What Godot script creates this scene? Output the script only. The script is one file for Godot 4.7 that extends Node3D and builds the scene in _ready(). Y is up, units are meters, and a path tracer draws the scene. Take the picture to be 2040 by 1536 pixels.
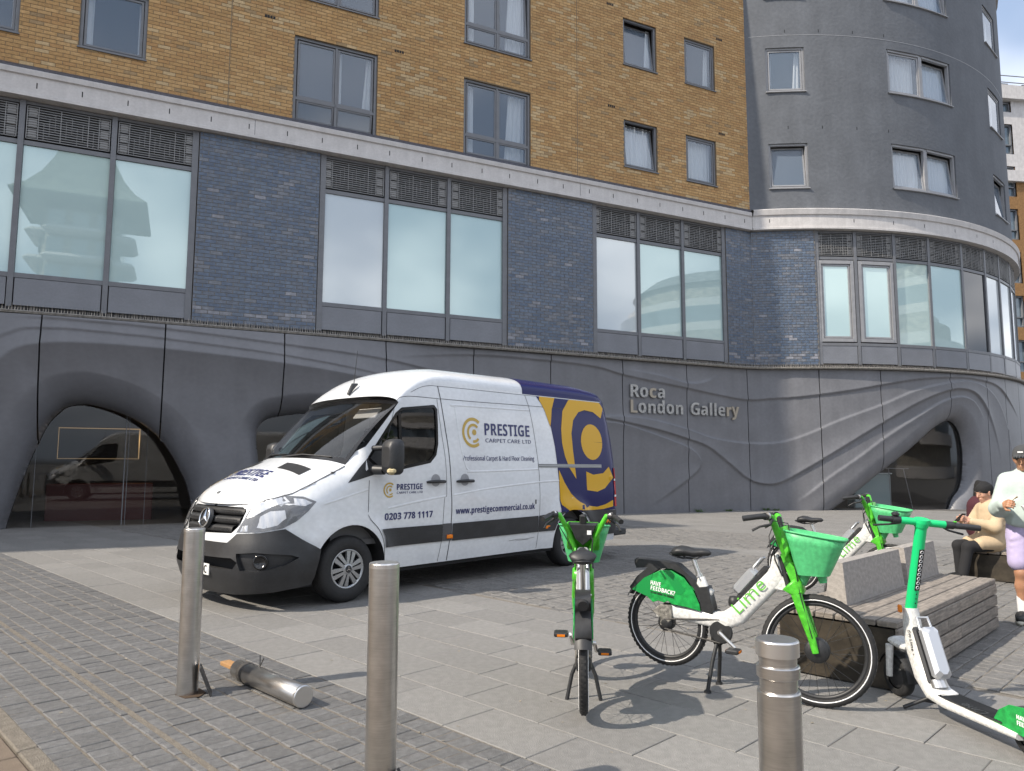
extends Node3D
# A plaza in front of a gallery: sculpted grey cladding, brick flats above, a parked van, hire bikes, benches and bollards.

var rng := RandomNumberGenerator.new()
var M := {}
var taken := {}

# ---------------------------------------------------------------- mesh builder
class MB:
	var st := SurfaceTool.new()
	var tris := 0
	func _init() -> void:
		st.begin(Mesh.PRIMITIVE_TRIANGLES)
		st.set_smooth_group(-1)
	func sg(g: int) -> void:
		st.set_smooth_group(g if g >= 0 else 4294967295)
	func tri(a: Vector3, b: Vector3, c: Vector3) -> void:
		st.add_vertex(a); st.add_vertex(b); st.add_vertex(c)
		tris += 1
	func quad(a: Vector3, b: Vector3, c: Vector3, d: Vector3) -> void:
		tri(a, b, c); tri(a, c, d)
	# box with optional chamfer
	func box(c: Vector3, size: Vector3, bs := Basis(), bev := 0.0) -> void:
		sg(-1)
		var h := size * 0.5
		var p := func(x: float, y: float, z: float) -> Vector3: return c + bs * Vector3(x, y, z)
		if bev <= 0.0:
			var q := [p.call(-h.x, -h.y, -h.z), p.call(h.x, -h.y, -h.z), p.call(h.x, h.y, -h.z), p.call(-h.x, h.y, -h.z), p.call(-h.x, -h.y, h.z), p.call(h.x, -h.y, h.z), p.call(h.x, h.y, h.z), p.call(-h.x, h.y, h.z)]
			for f in [[0, 1, 2, 3], [5, 4, 7, 6], [4, 0, 3, 7], [1, 5, 6, 2], [3, 2, 6, 7], [4, 5, 1, 0]]:
				quad(q[f[0]], q[f[1]], q[f[2]], q[f[3]])
			return
		var b := minf(bev, minf(h.x, minf(h.y, h.z)) * 0.95)
		var rings := []
		# rounded box as loft of octagons along y
		for lv in [[-h.y, b], [-h.y + b, 0.0], [h.y - b, 0.0], [h.y, b]]:
			var y: float = lv[0]
			var hx: float = h.x - lv[1]
			var hz: float = h.z - lv[1]
			var r := PackedVector3Array()
			for k in [[hx - b * 0.999, -hz], [hx, -hz + b * 0.999], [hx, hz - b * 0.999], [hx - b * 0.999, hz], [-hx + b * 0.999, hz], [-hx, hz - b * 0.999], [-hx, -hz + b * 0.999], [-hx + b * 0.999, -hz]]:
				r.append(p.call(k[0], y, k[1]))
			rings.append(r)
		loft(rings, true, true, -1)
	# rings of equal point counts
	func loft(rings: Array, closed := true, caps := true, g := 1) -> void:
		sg(g)
		var n: int = rings[0].size()
		for i in rings.size() - 1:
			var a: PackedVector3Array = rings[i]
			var b: PackedVector3Array = rings[i + 1]
			for j in (n if closed else n - 1):
				var k := (j + 1) % n
				quad(a[j], b[j], b[k], a[k])
		if caps:
			sg(-1)
			for e in [0, rings.size() - 1]:
				var r: PackedVector3Array = rings[e]
				var m := Vector3.ZERO
				for q in r: m += q
				m /= n
				for j in n:
					if e == 0: tri(m, r[j], r[(j + 1) % n])
					else: tri(m, r[(j + 1) % n], r[j])
	func tube(pts: Array, rad, n := 10, caps := true, flat := 1.0, up := Vector3.UP) -> void:
		var rings := []
		var prev := Vector3.ZERO
		for i in pts.size():
			var t: Vector3 = (pts[mini(i + 1, pts.size() - 1)] - pts[maxi(i - 1, 0)]).normalized()
			var s: Vector3
			if prev == Vector3.ZERO:
				s = t.cross(up)
				if s.length() < 0.05: s = t.cross(Vector3.RIGHT)
			else:
				s = prev - t * prev.dot(t)
			s = s.normalized()
			prev = s
			var u := s.cross(t)
			var r: float = rad[i] if rad is Array else rad
			var ring := PackedVector3Array()
			for j in n:
				var an := TAU * j / n
				ring.append(pts[i] + s * cos(an) * r + u * sin(an) * r * flat)
			rings.append(ring)
		loft(rings, true, caps, 1)
	func lathe(prof: Array, n := 24, xf := Transform3D(), g := 1) -> void:
		sg(g)
		var rings := []
		for q in prof:
			var ring := PackedVector3Array()
			for j in n:
				var an := -TAU * j / n
				ring.append(xf * Vector3(cos(an) * q.x, q.y, sin(an) * q.x))
			rings.append(ring)
		for i in rings.size() - 1:
			for j in n:
				var k := (j + 1) % n
				if g == 2: sg(2 + i)
				quad(rings[i][j], rings[i + 1][j], rings[i + 1][k], rings[i][k])
	func ring_tube(c: Vector3, axis: Vector3, R: float, r: float, n := 32, m := 8, a0 := 0.0, a1 := TAU) -> void:
		var u := axis.cross(Vector3.UP)
		if u.length() < 0.1: u = axis.cross(Vector3.RIGHT)
		u = u.normalized()
		var v := axis.cross(u).normalized()
		var rings := []
		for i in n + 1:
			var a := lerpf(a0, a1, float(i) / n)
			var d := u * cos(a) + v * sin(a)
			var ring := PackedVector3Array()
			for j in m:
				var b := TAU * j / m
				ring.append(c + d * (R + cos(b) * r) + axis * sin(b) * r)
			rings.append(ring)
		loft(rings, true, absf(a1 - a0) < TAU - 0.01, 1)
	# flat polygon extruded; xf maps (x, y, 0..depth)
	func prism(poly: PackedVector2Array, depth: float, xf := Transform3D(), smooth := -1) -> void:
		var q := poly
		if Geometry2D.is_polygon_clockwise(q):
			q = q.duplicate(); q.reverse()
		var t := Geometry2D.triangulate_polygon(q)
		sg(-1)
		for i in range(0, t.size(), 3):
			var a := q[t[i]]; var b := q[t[i + 1]]; var c := q[t[i + 2]]
			if (b - a).cross(c - a) < 0:
				var tmp := b; b = c; c = tmp
			tri(xf * Vector3(a.x, a.y, depth), xf * Vector3(c.x, c.y, depth), xf * Vector3(b.x, b.y, depth))
			if depth != 0.0: tri(xf * Vector3(a.x, a.y, 0), xf * Vector3(b.x, b.y, 0), xf * Vector3(c.x, c.y, 0))
		if depth == 0.0: return
		sg(smooth)
		for i in q.size():
			var a := q[i]; var b := q[(i + 1) % q.size()]
			quad(xf * Vector3(a.x, a.y, depth), xf * Vector3(b.x, b.y, depth), xf * Vector3(b.x, b.y, 0), xf * Vector3(a.x, a.y, 0))
	# polygon laid on a curved sheet: cut into cells, each point through map
	func patch(poly: PackedVector2Array, cell: float, map: Callable, holes := [], g := 3) -> void:
		sg(g)
		var lo := poly[0]; var hi := poly[0]
		for q in poly:
			lo = lo.min(q); hi = hi.max(q)
		var x := lo.x
		while x < hi.x - 1e-5:
			var x1 := minf(x + cell, hi.x)
			var strip := Geometry2D.intersect_polygons(poly, PackedVector2Array([Vector2(x, lo.y - 1), Vector2(x1, lo.y - 1), Vector2(x1, hi.y + 1), Vector2(x, hi.y + 1)]))
			for sp in strip:
				if Geometry2D.is_polygon_clockwise(sp): continue
				var y := lo.y
				while y < hi.y - 1e-5:
					var y1 := minf(y + cell, hi.y)
					var bits: Array = Geometry2D.intersect_polygons(sp, PackedVector2Array([Vector2(x - 1, y), Vector2(x1 + 1, y), Vector2(x1 + 1, y1), Vector2(x - 1, y1)]))
					for ho in holes:
						var nb := []
						for bt in bits:
							for c in Geometry2D.clip_polygons(bt, ho):
								if not Geometry2D.is_polygon_clockwise(c): nb.append(c)
						bits = nb
					for bt in bits:
						if Geometry2D.is_polygon_clockwise(bt): continue
						var t := Geometry2D.triangulate_polygon(bt)
						for i in range(0, t.size(), 3):
							var a: Vector2 = bt[t[i]]; var b: Vector2 = bt[t[i + 1]]; var c2: Vector2 = bt[t[i + 2]]
							var cr := (b - a).cross(c2 - a)
							if absf(cr) < 1e-9: continue
							if cr < 0:
								var tmp := b; b = c2; c2 = tmp
							tri(map.call(a), map.call(c2), map.call(b))
					y = y1
			x = x1
	func mesh() -> ArrayMesh:
		st.index()
		st.generate_normals()
		return st.commit()
	func obj(called: String, m: Material, parent: Node) -> MeshInstance3D:
		var o := MeshInstance3D.new()
		o.mesh = mesh()
		o.material_override = m
		o.name = called
		parent.add_child(o, true)
		return o

func inst(me: Mesh, called: String, m: Material, parent: Node, xf := Transform3D()) -> MeshInstance3D:
	var o := MeshInstance3D.new()
	o.mesh = me; o.material_override = m; o.name = called; o.transform = xf
	parent.add_child(o, true)
	return o

func numbered(n: String) -> String:
	taken[n] = taken.get(n, -1) + 1
	return n if taken[n] == 0 else "%s_%03d" % [n, taken[n]]

func tag(o: Node, label: String, category: String, group := "") -> Node:
	o.set_meta("label", label)
	o.set_meta("category", category)
	if group: o.set_meta("group", group)
	return o

func thing(called: String, label: String, category: String, at := Vector3.ZERO, turn := 0.0, group := "") -> Node3D:
	var o := Node3D.new()
	o.name = numbered(called)
	add_child(o)
	o.position = at
	o.rotation.y = turn
	tag(o, label, category, group)
	return o

func structure(called: String) -> Node3D:
	var o := Node3D.new()
	o.name = called
	add_child(o)
	o.set_meta("kind", "structure")
	return o

func sub(called: String, parent: Node) -> Node3D:
	var o := Node3D.new()
	o.name = called
	parent.add_child(o, true)
	return o

func pv(a: Array) -> PackedVector2Array:
	var r := PackedVector2Array()
	for i in range(0, a.size(), 2): r.append(Vector2(a[i], a[i + 1]))
	return r

# ---------------------------------------------------------------- materials
func noise_img(size: int, freq: float, oct: int, lo: float, hi: float, sd: int, cellular := false, contrast := 1.0) -> Image:
	var f := FastNoiseLite.new()
	f.seed = sd
	f.frequency = freq
	f.fractal_octaves = oct
	f.noise_type = FastNoiseLite.TYPE_CELLULAR if cellular else FastNoiseLite.TYPE_SIMPLEX_SMOOTH
	var im := f.get_seamless_image(size, size, false, false, 0.12, true)
	im.convert(Image.FORMAT_L8)
	var d := im.get_data()
	for i in d.size():
		var v := clampf((d[i] / 255.0 - 0.5) * contrast + 0.5, 0.0, 1.0)
		d[i] = int(255.0 * clampf(lerpf(lo, hi, v), 0.0, 1.0))
	return Image.create_from_data(size, size, false, Image.FORMAT_L8, d)

func tex(im: Image) -> ImageTexture:
	var c := im.duplicate()
	c.convert(Image.FORMAT_RGB8)
	return ImageTexture.create_from_image(c)

func mix_img(a: Image, b: Image) -> Image:
	var d := a.get_data(); var e := b.get_data()
	for i in d.size(): d[i] = int(d[i] * e[i] / 255.0)
	return Image.create_from_data(a.get_width(), a.get_height(), false, Image.FORMAT_L8, d)

func lin(r: float, g: float, b: float) -> Color:
	return Color(r, g, b).linear_to_srgb()

# colour given in linear light
func mat(called: String, c: Color, rough := 0.6, metal := 0.0, spec := 0.5) -> StandardMaterial3D:
	var m := StandardMaterial3D.new()
	m.resource_name = called
	m.albedo_color = c
	m.roughness = rough
	m.metallic = metal
	m.metallic_specular = spec
	M[called] = m
	return m

func tri_tex(m: StandardMaterial3D, t: Texture2D, scale: float, world := true) -> StandardMaterial3D:
	m.albedo_texture = t
	m.uv1_triplanar = true
	m.uv1_world_triplanar = world
	m.uv1_scale = Vector3.ONE * scale
	return m

func bump(m: StandardMaterial3D, t: Texture2D, cm: float) -> StandardMaterial3D:
	m.heightmap_enabled = true
	m.heightmap_texture = t
	m.heightmap_scale = cm
	return m

# ---------------------------------------------------------------- scene
const CAM_H := 1.5
const PITCH := 5.95
const ROLL := 0.15
var cam_basis: Basis

func project(p: Vector3) -> Vector3:
	var v := cam_basis.inverse() * (p - Vector3(0, CAM_H, 0))
	if v.z > -0.2: return Vector3(-1e5, -1e5, v.z)
	return Vector3(1020.0 + 1475.0 * v.x / -v.z, 768.0 - 1475.0 * v.y / -v.z, -v.z)

func in_view(p: Vector3, margin := 60.0) -> bool:
	var q := project(p)
	return q.x > -margin and q.x < 2040 + margin and q.y > -margin and q.y < 1536 + margin

func _ready() -> void:
	rng.seed = 7
	var cam := Camera3D.new()
	cam.name = "camera"
	cam.position = Vector3(0, CAM_H, 0)
	cam.rotation_degrees = Vector3(PITCH, 0, ROLL)
	cam.fov = rad_to_deg(2.0 * atan(768.0 / 1475.0))
	cam.near = 0.05
	cam.far = 2000.0
	add_child(cam)
	cam_basis = cam.basis
	var we := WorldEnvironment.new()
	we.name = "environment"
	var env := Environment.new()
	env.background_mode = Environment.BG_SKY
	env.tonemap_mode = Environment.TONE_MAPPER_LINEAR
	env.tonemap_exposure = 1.53
	env.sdfgi_enabled = true
	env.ssao_enabled = true
	env.ssil_enabled = true
	var sky := Sky.new()
	var sm := ProceduralSkyMaterial.new()
	sm.sky_top_color = Color(0.56, 0.64, 0.76)
	sm.sky_horizon_color = Color(0.7, 0.745, 0.8)
	sm.sky_curve = 0.16
	sm.ground_bottom_color = Color(0.42, 0.41, 0.4)
	sm.ground_horizon_color = Color(0.6, 0.62, 0.65)
	sm.sun_angle_max = 6.0
	sm.sky_cover = cloud_cover()
	sm.sky_cover_modulate = Color(1.0, 0.98, 0.955, 1.0)
	sky.sky_material = sm
	env.sky = sky
	env.background_energy_multiplier = 1.0
	we.environment = env
	add_child(we)
	var sun := DirectionalLight3D.new()
	sun.name = "sun"
	var el := deg_to_rad(43.0); var az := deg_to_rad(24.0)
	sun.basis = Basis.looking_at(Vector3(cos(az) * cos(el), -sin(el), -sin(az) * cos(el)))
	sun.light_energy = 1.38
	sun.light_color = Color(1.0, 0.955, 0.89)
	sun.light_angular_distance = 0.7
	sun.shadow_enabled = true
	add_child(sun)
	materials()
	plan_table()
	ground()
	brick_building()
	gallery_front()
	tower()
	context()
	van()
	bikes()
	scooter()
	benches()
	bollards()
	people()

func cloud_cover() -> ImageTexture:
	var w := 1024; var h := 512
	var f := FastNoiseLite.new()
	f.seed = 27; f.frequency = 1.7; f.fractal_octaves = 5; f.noise_type = FastNoiseLite.TYPE_SIMPLEX_SMOOTH
	var im := Image.create(w, h, false, Image.FORMAT_RGBA8)
	for y in h / 2:
		var th := PI * (y + 0.5) / h
		for x in w:
			var ph := TAU * x / w
			var d := Vector3(sin(th) * cos(ph), cos(th), sin(th) * sin(ph))
			var q := d / (d.y + 0.35)
			var v := f.get_noise_3d(q.x, q.y * 0.6, q.z) * 0.5 + 0.5
			var a := smoothstep(0.3, 0.78, v) * smoothstep(0.0, 0.12, d.y)
			im.set_pixel(x, y, Color(1.0, 0.99, 0.97, a))
	return ImageTexture.create_from_image(im)

func materials() -> void:
	var fine := noise_img(512, 0.09, 3, 0.0, 1.0, 3, false, 1.6)
	var coarse := noise_img(512, 0.012, 4, 0.0, 1.0, 5, false, 1.5)
	var speck := noise_img(512, 0.22, 2, 0.0, 1.0, 9, false, 2.4)
	var remap := func(im: Image, lo: float, hi: float) -> Image:
		var d := im.get_data()
		for i in d.size(): d[i] = int(255.0 * lerpf(lo, hi, d[i] / 255.0))
		return Image.create_from_data(im.get_width(), im.get_height(), false, Image.FORMAT_L8, d)
	var t_fine := tex(fine)
	var t_soft := tex(mix_img(remap.call(fine, 0.86, 1.0), remap.call(coarse, 0.8, 1.0)))
	var t_granite := tex(mix_img(remap.call(speck, 0.66, 1.0), remap.call(coarse, 0.93, 1.0)))
	var t_stone := tex(mix_img(remap.call(fine, 0.72, 1.0), remap.call(coarse, 0.86, 1.0)))
	var t_dirty := tex(mix_img(remap.call(fine, 0.9, 1.0), remap.call(noise_img(512, 0.02, 5, 0.0, 1.0, 21, false, 2.2), 0.72, 1.0)))
	var t_calm := tex(mix_img(remap.call(fine, 0.95, 1.0), remap.call(noise_img(512, 0.008, 3, 0.0, 1.0, 23, false, 1.2), 0.93, 1.0)))
	var t_calm2 := tex(mix_img(remap.call(fine, 0.95, 1.0), remap.call(noise_img(512, 0.03, 4, 0.0, 1.0, 27, false, 1.8), 0.86, 1.0)))
	# rain streaks: noise drawn out downwards
	var stretch := func(w: int, h: int, freq: float, lo: float, hi: float, sd: int) -> Image:
		var f := FastNoiseLite.new()
		f.seed = sd; f.frequency = freq; f.fractal_octaves = 4
		var im := f.get_seamless_image(w, h, false, false, 0.15, true)
		im.convert(Image.FORMAT_L8)
		im.resize(512, 512, Image.INTERPOLATE_BILINEAR)
		return remap.call(im, lo, hi)
	var t_streak := tex(mix_img(mix_img(stretch.call(512, 48, 0.03, 0.93, 1.0, 51), remap.call(fine, 0.95, 1.0)), remap.call(noise_img(512, 0.012, 4, 0.0, 1.0, 53, false, 1.3), 0.93, 1.0)))
	var t_brush := tex(mix_img(stretch.call(24, 512, 0.2, 0.9, 1.0, 57), remap.call(coarse, 0.9, 1.0)))
	M["t_soft"] = t_soft; M["t_calm"] = t_calm; M["t_dirty"] = t_dirty; M["t_fine"] = t_fine
	# paving
	var vc := func(called: String, t: Texture2D, sc: float, rough: float) -> StandardMaterial3D:
		var m := mat(called, Color(1, 1, 1), rough)
		m.vertex_color_use_as_albedo = true
		return tri_tex(m, t, sc)
	vc.call("slab_many", t_granite, 2.3, 0.75)
	vc.call("sett_many", t_stone, 3.1, 0.72)
	bump(M.slab_many, t_fine, 0.15); bump(M.sett_many, t_fine, 0.35)
	for k in 5:
		var g: float = [0.275, 0.29, 0.305, 0.285, 0.32][k]
		bump(tri_tex(mat("slab_%d" % k, lin(g * 1.03, g, g * 0.95), 0.75), t_granite, 2.3), t_fine, 0.15)
		var h: float = [0.19, 0.205, 0.22, 0.195, 0.23][k]
		bump(tri_tex(mat("sett_%d" % k, lin(h * 1.01, h, h * 0.99), 0.72), t_stone, 3.1), t_fine, 0.35)
	bump(tri_tex(mat("sand_joint", lin(0.24, 0.21, 0.17), 0.95), t_stone, 2.0), t_fine, 0.3)
	tri_tex(mat("warm_joint", lin(0.25, 0.225, 0.19), 0.95), t_stone, 2.0)
	tri_tex(mat("grey_joint", lin(0.14, 0.13, 0.12), 0.95), t_stone, 2.0)
	tri_tex(mat("far_paving", lin(0.27, 0.26, 0.245), 0.85), t_stone, 0.9)
	tri_tex(mat("brown_paving", lin(0.22, 0.17, 0.125), 0.9), t_granite, 1.9)
	# building
	vc.call("brick_many", t_stone, 1.7, 0.85)
	vc.call("glazed_many", t_soft, 1.1, 0.28)
	tri_tex(mat("yellow_mortar", lin(0.33, 0.25, 0.16), 0.95), t_stone, 1.5)
	tri_tex(mat("blue_mortar", lin(0.26, 0.245, 0.23), 0.9), t_stone, 1.5)
	for k in 6:
		var c: Array = [[0.69, 0.425, 0.18], [0.65, 0.39, 0.16], [0.73, 0.46, 0.205], [0.62, 0.36, 0.148], [0.76, 0.55, 0.30], [0.50, 0.34, 0.175]][k]
		tri_tex(mat("brick_%d" % k, lin(c[0], c[1], c[2]), 0.85), t_stone, 1.7)
		var d: Array = [[0.14, 0.185, 0.26], [0.125, 0.17, 0.25], [0.155, 0.20, 0.27], [0.16, 0.19, 0.245], [0.22, 0.24, 0.28], [0.14, 0.175, 0.24]][k]
		tri_tex(mat("glazed_%d" % k, lin(d[0], d[1], d[2]), 0.28), t_soft, 1.1)
	tri_tex(mat("band_white", lin(0.66, 0.64, 0.63), 0.8), t_streak, 0.3)
	tri_tex(mat("flashing", lin(0.085, 0.085, 0.105), 0.6), t_dirty, 0.8)
	tri_tex(mat("frame_grey", lin(0.165, 0.172, 0.188), 0.45), t_calm, 0.8)
	tri_tex(mat("frame_light", lin(0.31, 0.315, 0.33), 0.45), t_calm, 0.8)
	tri_tex(mat("spandrel", lin(0.20, 0.21, 0.235), 0.38), t_calm, 0.3)
	mat("grille_bar", lin(0.22, 0.22, 0.22), 0.5, 0.2)
	tri_tex(mat("render_grey", lin(0.150, 0.162, 0.182), 0.9), t_streak, 0.12)
	bump(M.render_grey, t_fine, 0.4)
	tri_tex(mat("cladding", lin(0.178, 0.181, 0.197), 0.42), t_streak, 0.16)
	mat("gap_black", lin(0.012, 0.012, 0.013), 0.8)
	tri_tex(mat("ledge_strip", lin(0.33, 0.31, 0.28), 0.6), t_dirty, 0.8)
	mat("spike_steel", lin(0.42, 0.38, 0.33), 0.5, 0.5)
	var film := mat("film_glass", lin(0.46, 0.605, 0.605), 0.008, 0.17, 0.7)
	film.clearcoat_enabled = false
	mat("pale_glass", lin(0.56, 0.61, 0.625), 0.008, 0.2, 0.7)
	mat("dark_glass", lin(0.02, 0.022, 0.026), 0.03, 0.0, 0.9)
	var g1 := mat("clear_glass", Color(0.04, 0.05, 0.055, 0.25), 0.015, 0.0, 0.9)
	g1.transparency = BaseMaterial3D.TRANSPARENCY_ALPHA
	var g2 := mat("home_glass", Color(0.55, 0.62, 0.7, 0.38), 0.02, 0.0, 0.9)
	g2.transparency = BaseMaterial3D.TRANSPARENCY_ALPHA
	var g3 := mat("screen_glass", Color(0.05, 0.065, 0.065, 0.42), 0.015, 0.0, 0.85)
	g3.transparency = BaseMaterial3D.TRANSPARENCY_ALPHA
	var g4 := mat("privacy_glass", Color(0.01, 0.012, 0.014, 0.8), 0.02, 0.0, 0.8)
	g4.transparency = BaseMaterial3D.TRANSPARENCY_ALPHA
	mat("room_dark", lin(0.16, 0.145, 0.13), 0.9)
	mat("curtain", lin(0.72, 0.76, 0.78), 0.9)
	M.curtain.backlight_enabled = true
	M.curtain.backlight = Color(0.35, 0.35, 0.35)
	var steel := mat("letter_steel", lin(0.56, 0.56, 0.55), 0.4, 0.5)
	tri_tex(steel, t_soft, 1.5)
	mat("letter_dirty", lin(0.36, 0.32, 0.26), 0.5, 0.4)
	# van
	tri_tex(mat("van_white", lin(0.74, 0.76, 0.78), 0.22), t_calm, 0.35)
	M.van_white.clearcoat_enabled = true; M.van_white.clearcoat = 0.6; M.van_white.clearcoat_roughness = 0.05
	tri_tex(mat("black_plastic", lin(0.030, 0.031, 0.034), 0.48), t_soft, 0.8)
	mat("black_gloss", lin(0.01, 0.01, 0.011), 0.12)
	tri_tex(mat("rubber", lin(0.022, 0.022, 0.023), 0.75), t_soft, 4.0)
	mat("alloy", lin(0.38, 0.39, 0.40), 0.34, 0.75)
	mat("chrome", lin(0.80, 0.81, 0.82), 0.08, 1.0)
	mat("navy", lin(0.012, 0.013, 0.085), 0.25, 0.0, 0.35)
	mat("gold", lin(0.60, 0.34, 0.02), 0.28, 0.0, 0.35)
	mat("gold_print", lin(0.46, 0.31, 0.06), 0.3)
	mat("navy_print", lin(0.02, 0.025, 0.11), 0.3)
	mat("seam", lin(0.03, 0.03, 0.035), 0.7)
	mat("amber", lin(0.75, 0.2, 0.01), 0.2)
	mat("red_lens", lin(0.45, 0.015, 0.02), 0.15)
	mat("clear_lens", Color(0.9, 0.92, 0.95, 0.1), 0.03, 0.0, 0.6).transparency = BaseMaterial3D.TRANSPARENCY_ALPHA
	mat("lamp_grey", lin(0.075, 0.078, 0.082), 0.3, 0.4)
	mat("lamp_dark", lin(0.035, 0.036, 0.04), 0.3, 0.2)
	mat("lamp_bright", lin(0.5, 0.51, 0.53), 0.3, 0.6)
	mat("plate_white", lin(0.72, 0.72, 0.70), 0.4)
	mat("seat_cloth", lin(0.07, 0.075, 0.08), 0.9)
	mat("dash_grey", lin(0.09, 0.09, 0.092), 0.7)
	mat("terracotta", lin(0.62, 0.32, 0.24), 0.8)
	# bikes
	tri_tex(mat("lime_green", lin(0.10, 0.62, 0.035), 0.32), t_soft, 3.0, false)
	tri_tex(mat("basket_green", lin(0.09, 0.52, 0.2), 0.45), t_calm2, 1.6, false)
	tri_tex(mat("sticker_green", lin(0.02, 0.42, 0.085), 0.3), t_soft, 3.0, false)
	mat("sticker_dark", lin(0.01, 0.22, 0.05), 0.3)
	tri_tex(mat("bike_white", lin(0.72, 0.72, 0.70), 0.3), t_calm2, 2.2, false)
	tri_tex(mat("bike_dirty", lin(0.55, 0.52, 0.46), 0.6), tex(mix_img(remap.call(speck, 0.45, 1.0), remap.call(coarse, 0.6, 1.0))), 4.0, false)
	tri_tex(mat("bike_black", lin(0.025, 0.026, 0.028), 0.5), t_soft, 4.0, false)
	mat("print_white", lin(0.8, 0.8, 0.8), 0.4)
	mat("print_black", lin(0.015, 0.015, 0.015), 0.5)
	mat("print_lime", lin(0.12, 0.42, 0.05), 0.4)
	mat("battery_alu", lin(0.52, 0.53, 0.55), 0.35, 0.7)
	mat("scooter_green", lin(0.008, 0.52, 0.17), 0.35)
	mat("brushed", lin(0.64, 0.625, 0.605), 0.3, 0.95)
	tri_tex(mat("steel_post", lin(0.62, 0.60, 0.575), 0.28, 0.95), t_brush, 1.4)
	tri_tex(mat("rust_plate", lin(0.10, 0.095, 0.09), 0.6, 0.4), t_dirty, 5.0)
	tri_tex(mat("raw_wood", lin(0.55, 0.30, 0.12), 0.8), t_stone, 8.0)
	tri_tex(mat("soil", lin(0.09, 0.055, 0.03), 1.0), t_stone, 6.0)
	wood_materials()
	tri_tex(mat("grit", lin(0.5, 0.44, 0.34), 0.9), tex(remap.call(noise_img(256, 0.2, 1, 0.0, 1.0, 61, false, 3.0), 0.25, 1.0)), 3.0)
	bump(tri_tex(mat("pale_block", lin(0.34, 0.315, 0.29), 0.85), t_calm2, 1.5), t_fine, 0.1)
	tri_tex(mat("bark", lin(0.10, 0.085, 0.07), 0.9), t_stone, 2.0)
	mat("leaves", lin(0.05, 0.09, 0.025), 0.6); M.leaves.backlight_enabled = true; M.leaves.backlight = Color(0.2, 0.3, 0.08)
	tri_tex(mat("far_brick", lin(0.40, 0.22, 0.085), 0.9), t_stone, 0.6)
	tri_tex(mat("far_cream", lin(0.45, 0.42, 0.36), 0.9), t_dirty, 0.1)
	tri_tex(mat("far_green", lin(0.26, 0.29, 0.24), 0.7), t_dirty, 0.1)
	tri_tex(mat("far_slate", lin(0.2, 0.21, 0.22), 0.7), t_dirty, 0.1)
	mat("far_glass", lin(0.13, 0.17, 0.2), 0.06, 0.2, 0.8)
	tri_tex(mat("bronze_panel", lin(0.060, 0.048, 0.033), 0.5, 0.2), t_dirty, 0.8)

func wood_materials() -> void:
	# grain runs along x of the object
	for k in 3:
		var f := FastNoiseLite.new()
		f.seed = 40 + k; f.frequency = 0.02; f.fractal_octaves = 4
		var w := 512; var h := 256
		var im := Image.create(w, h, false, Image.FORMAT_RGB8)
		var hm := Image.create(w, h, false, Image.FORMAT_L8)
		for y in h:
			for x in w:
				var a := f.get_noise_2d(x * 0.35, y * 5.0) * 0.5 + 0.5
				var b := f.get_noise_2d(x * 1.2 + 500.0, y * 1.2) * 0.5 + 0.5
				var v := lerpf(0.62, 1.0, a) * lerpf(0.78, 1.0, b)
				im.set_pixel(x, y, Color(v, v * 0.985, v * 0.965))
				hm.set_pixel(x, y, Color(a, a, a))
		var c: Array = [[0.42, 0.38, 0.34], [0.385, 0.35, 0.315], [0.46, 0.41, 0.36]][k]
		var m := mat("bench_wood_%d" % k, lin(c[0], c[1], c[2]), 0.85)
		m.albedo_texture = ImageTexture.create_from_image(im)
		m.uv1_triplanar = true
		m.uv1_scale = Vector3(0.9, 1.8, 1.8)
		bump(m, ImageTexture.create_from_image(hm), 0.25)

func gy(z: float) -> float:
	return -0.012 * maxf(0.0, -z - 12.0)

func ab(a: float, b: float, y := 0.0) -> Vector3:
	var x := (a + b) * 0.70711
	var z := (a - b) * 0.70711
	return Vector3(x, y + gy(z), z)

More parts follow.
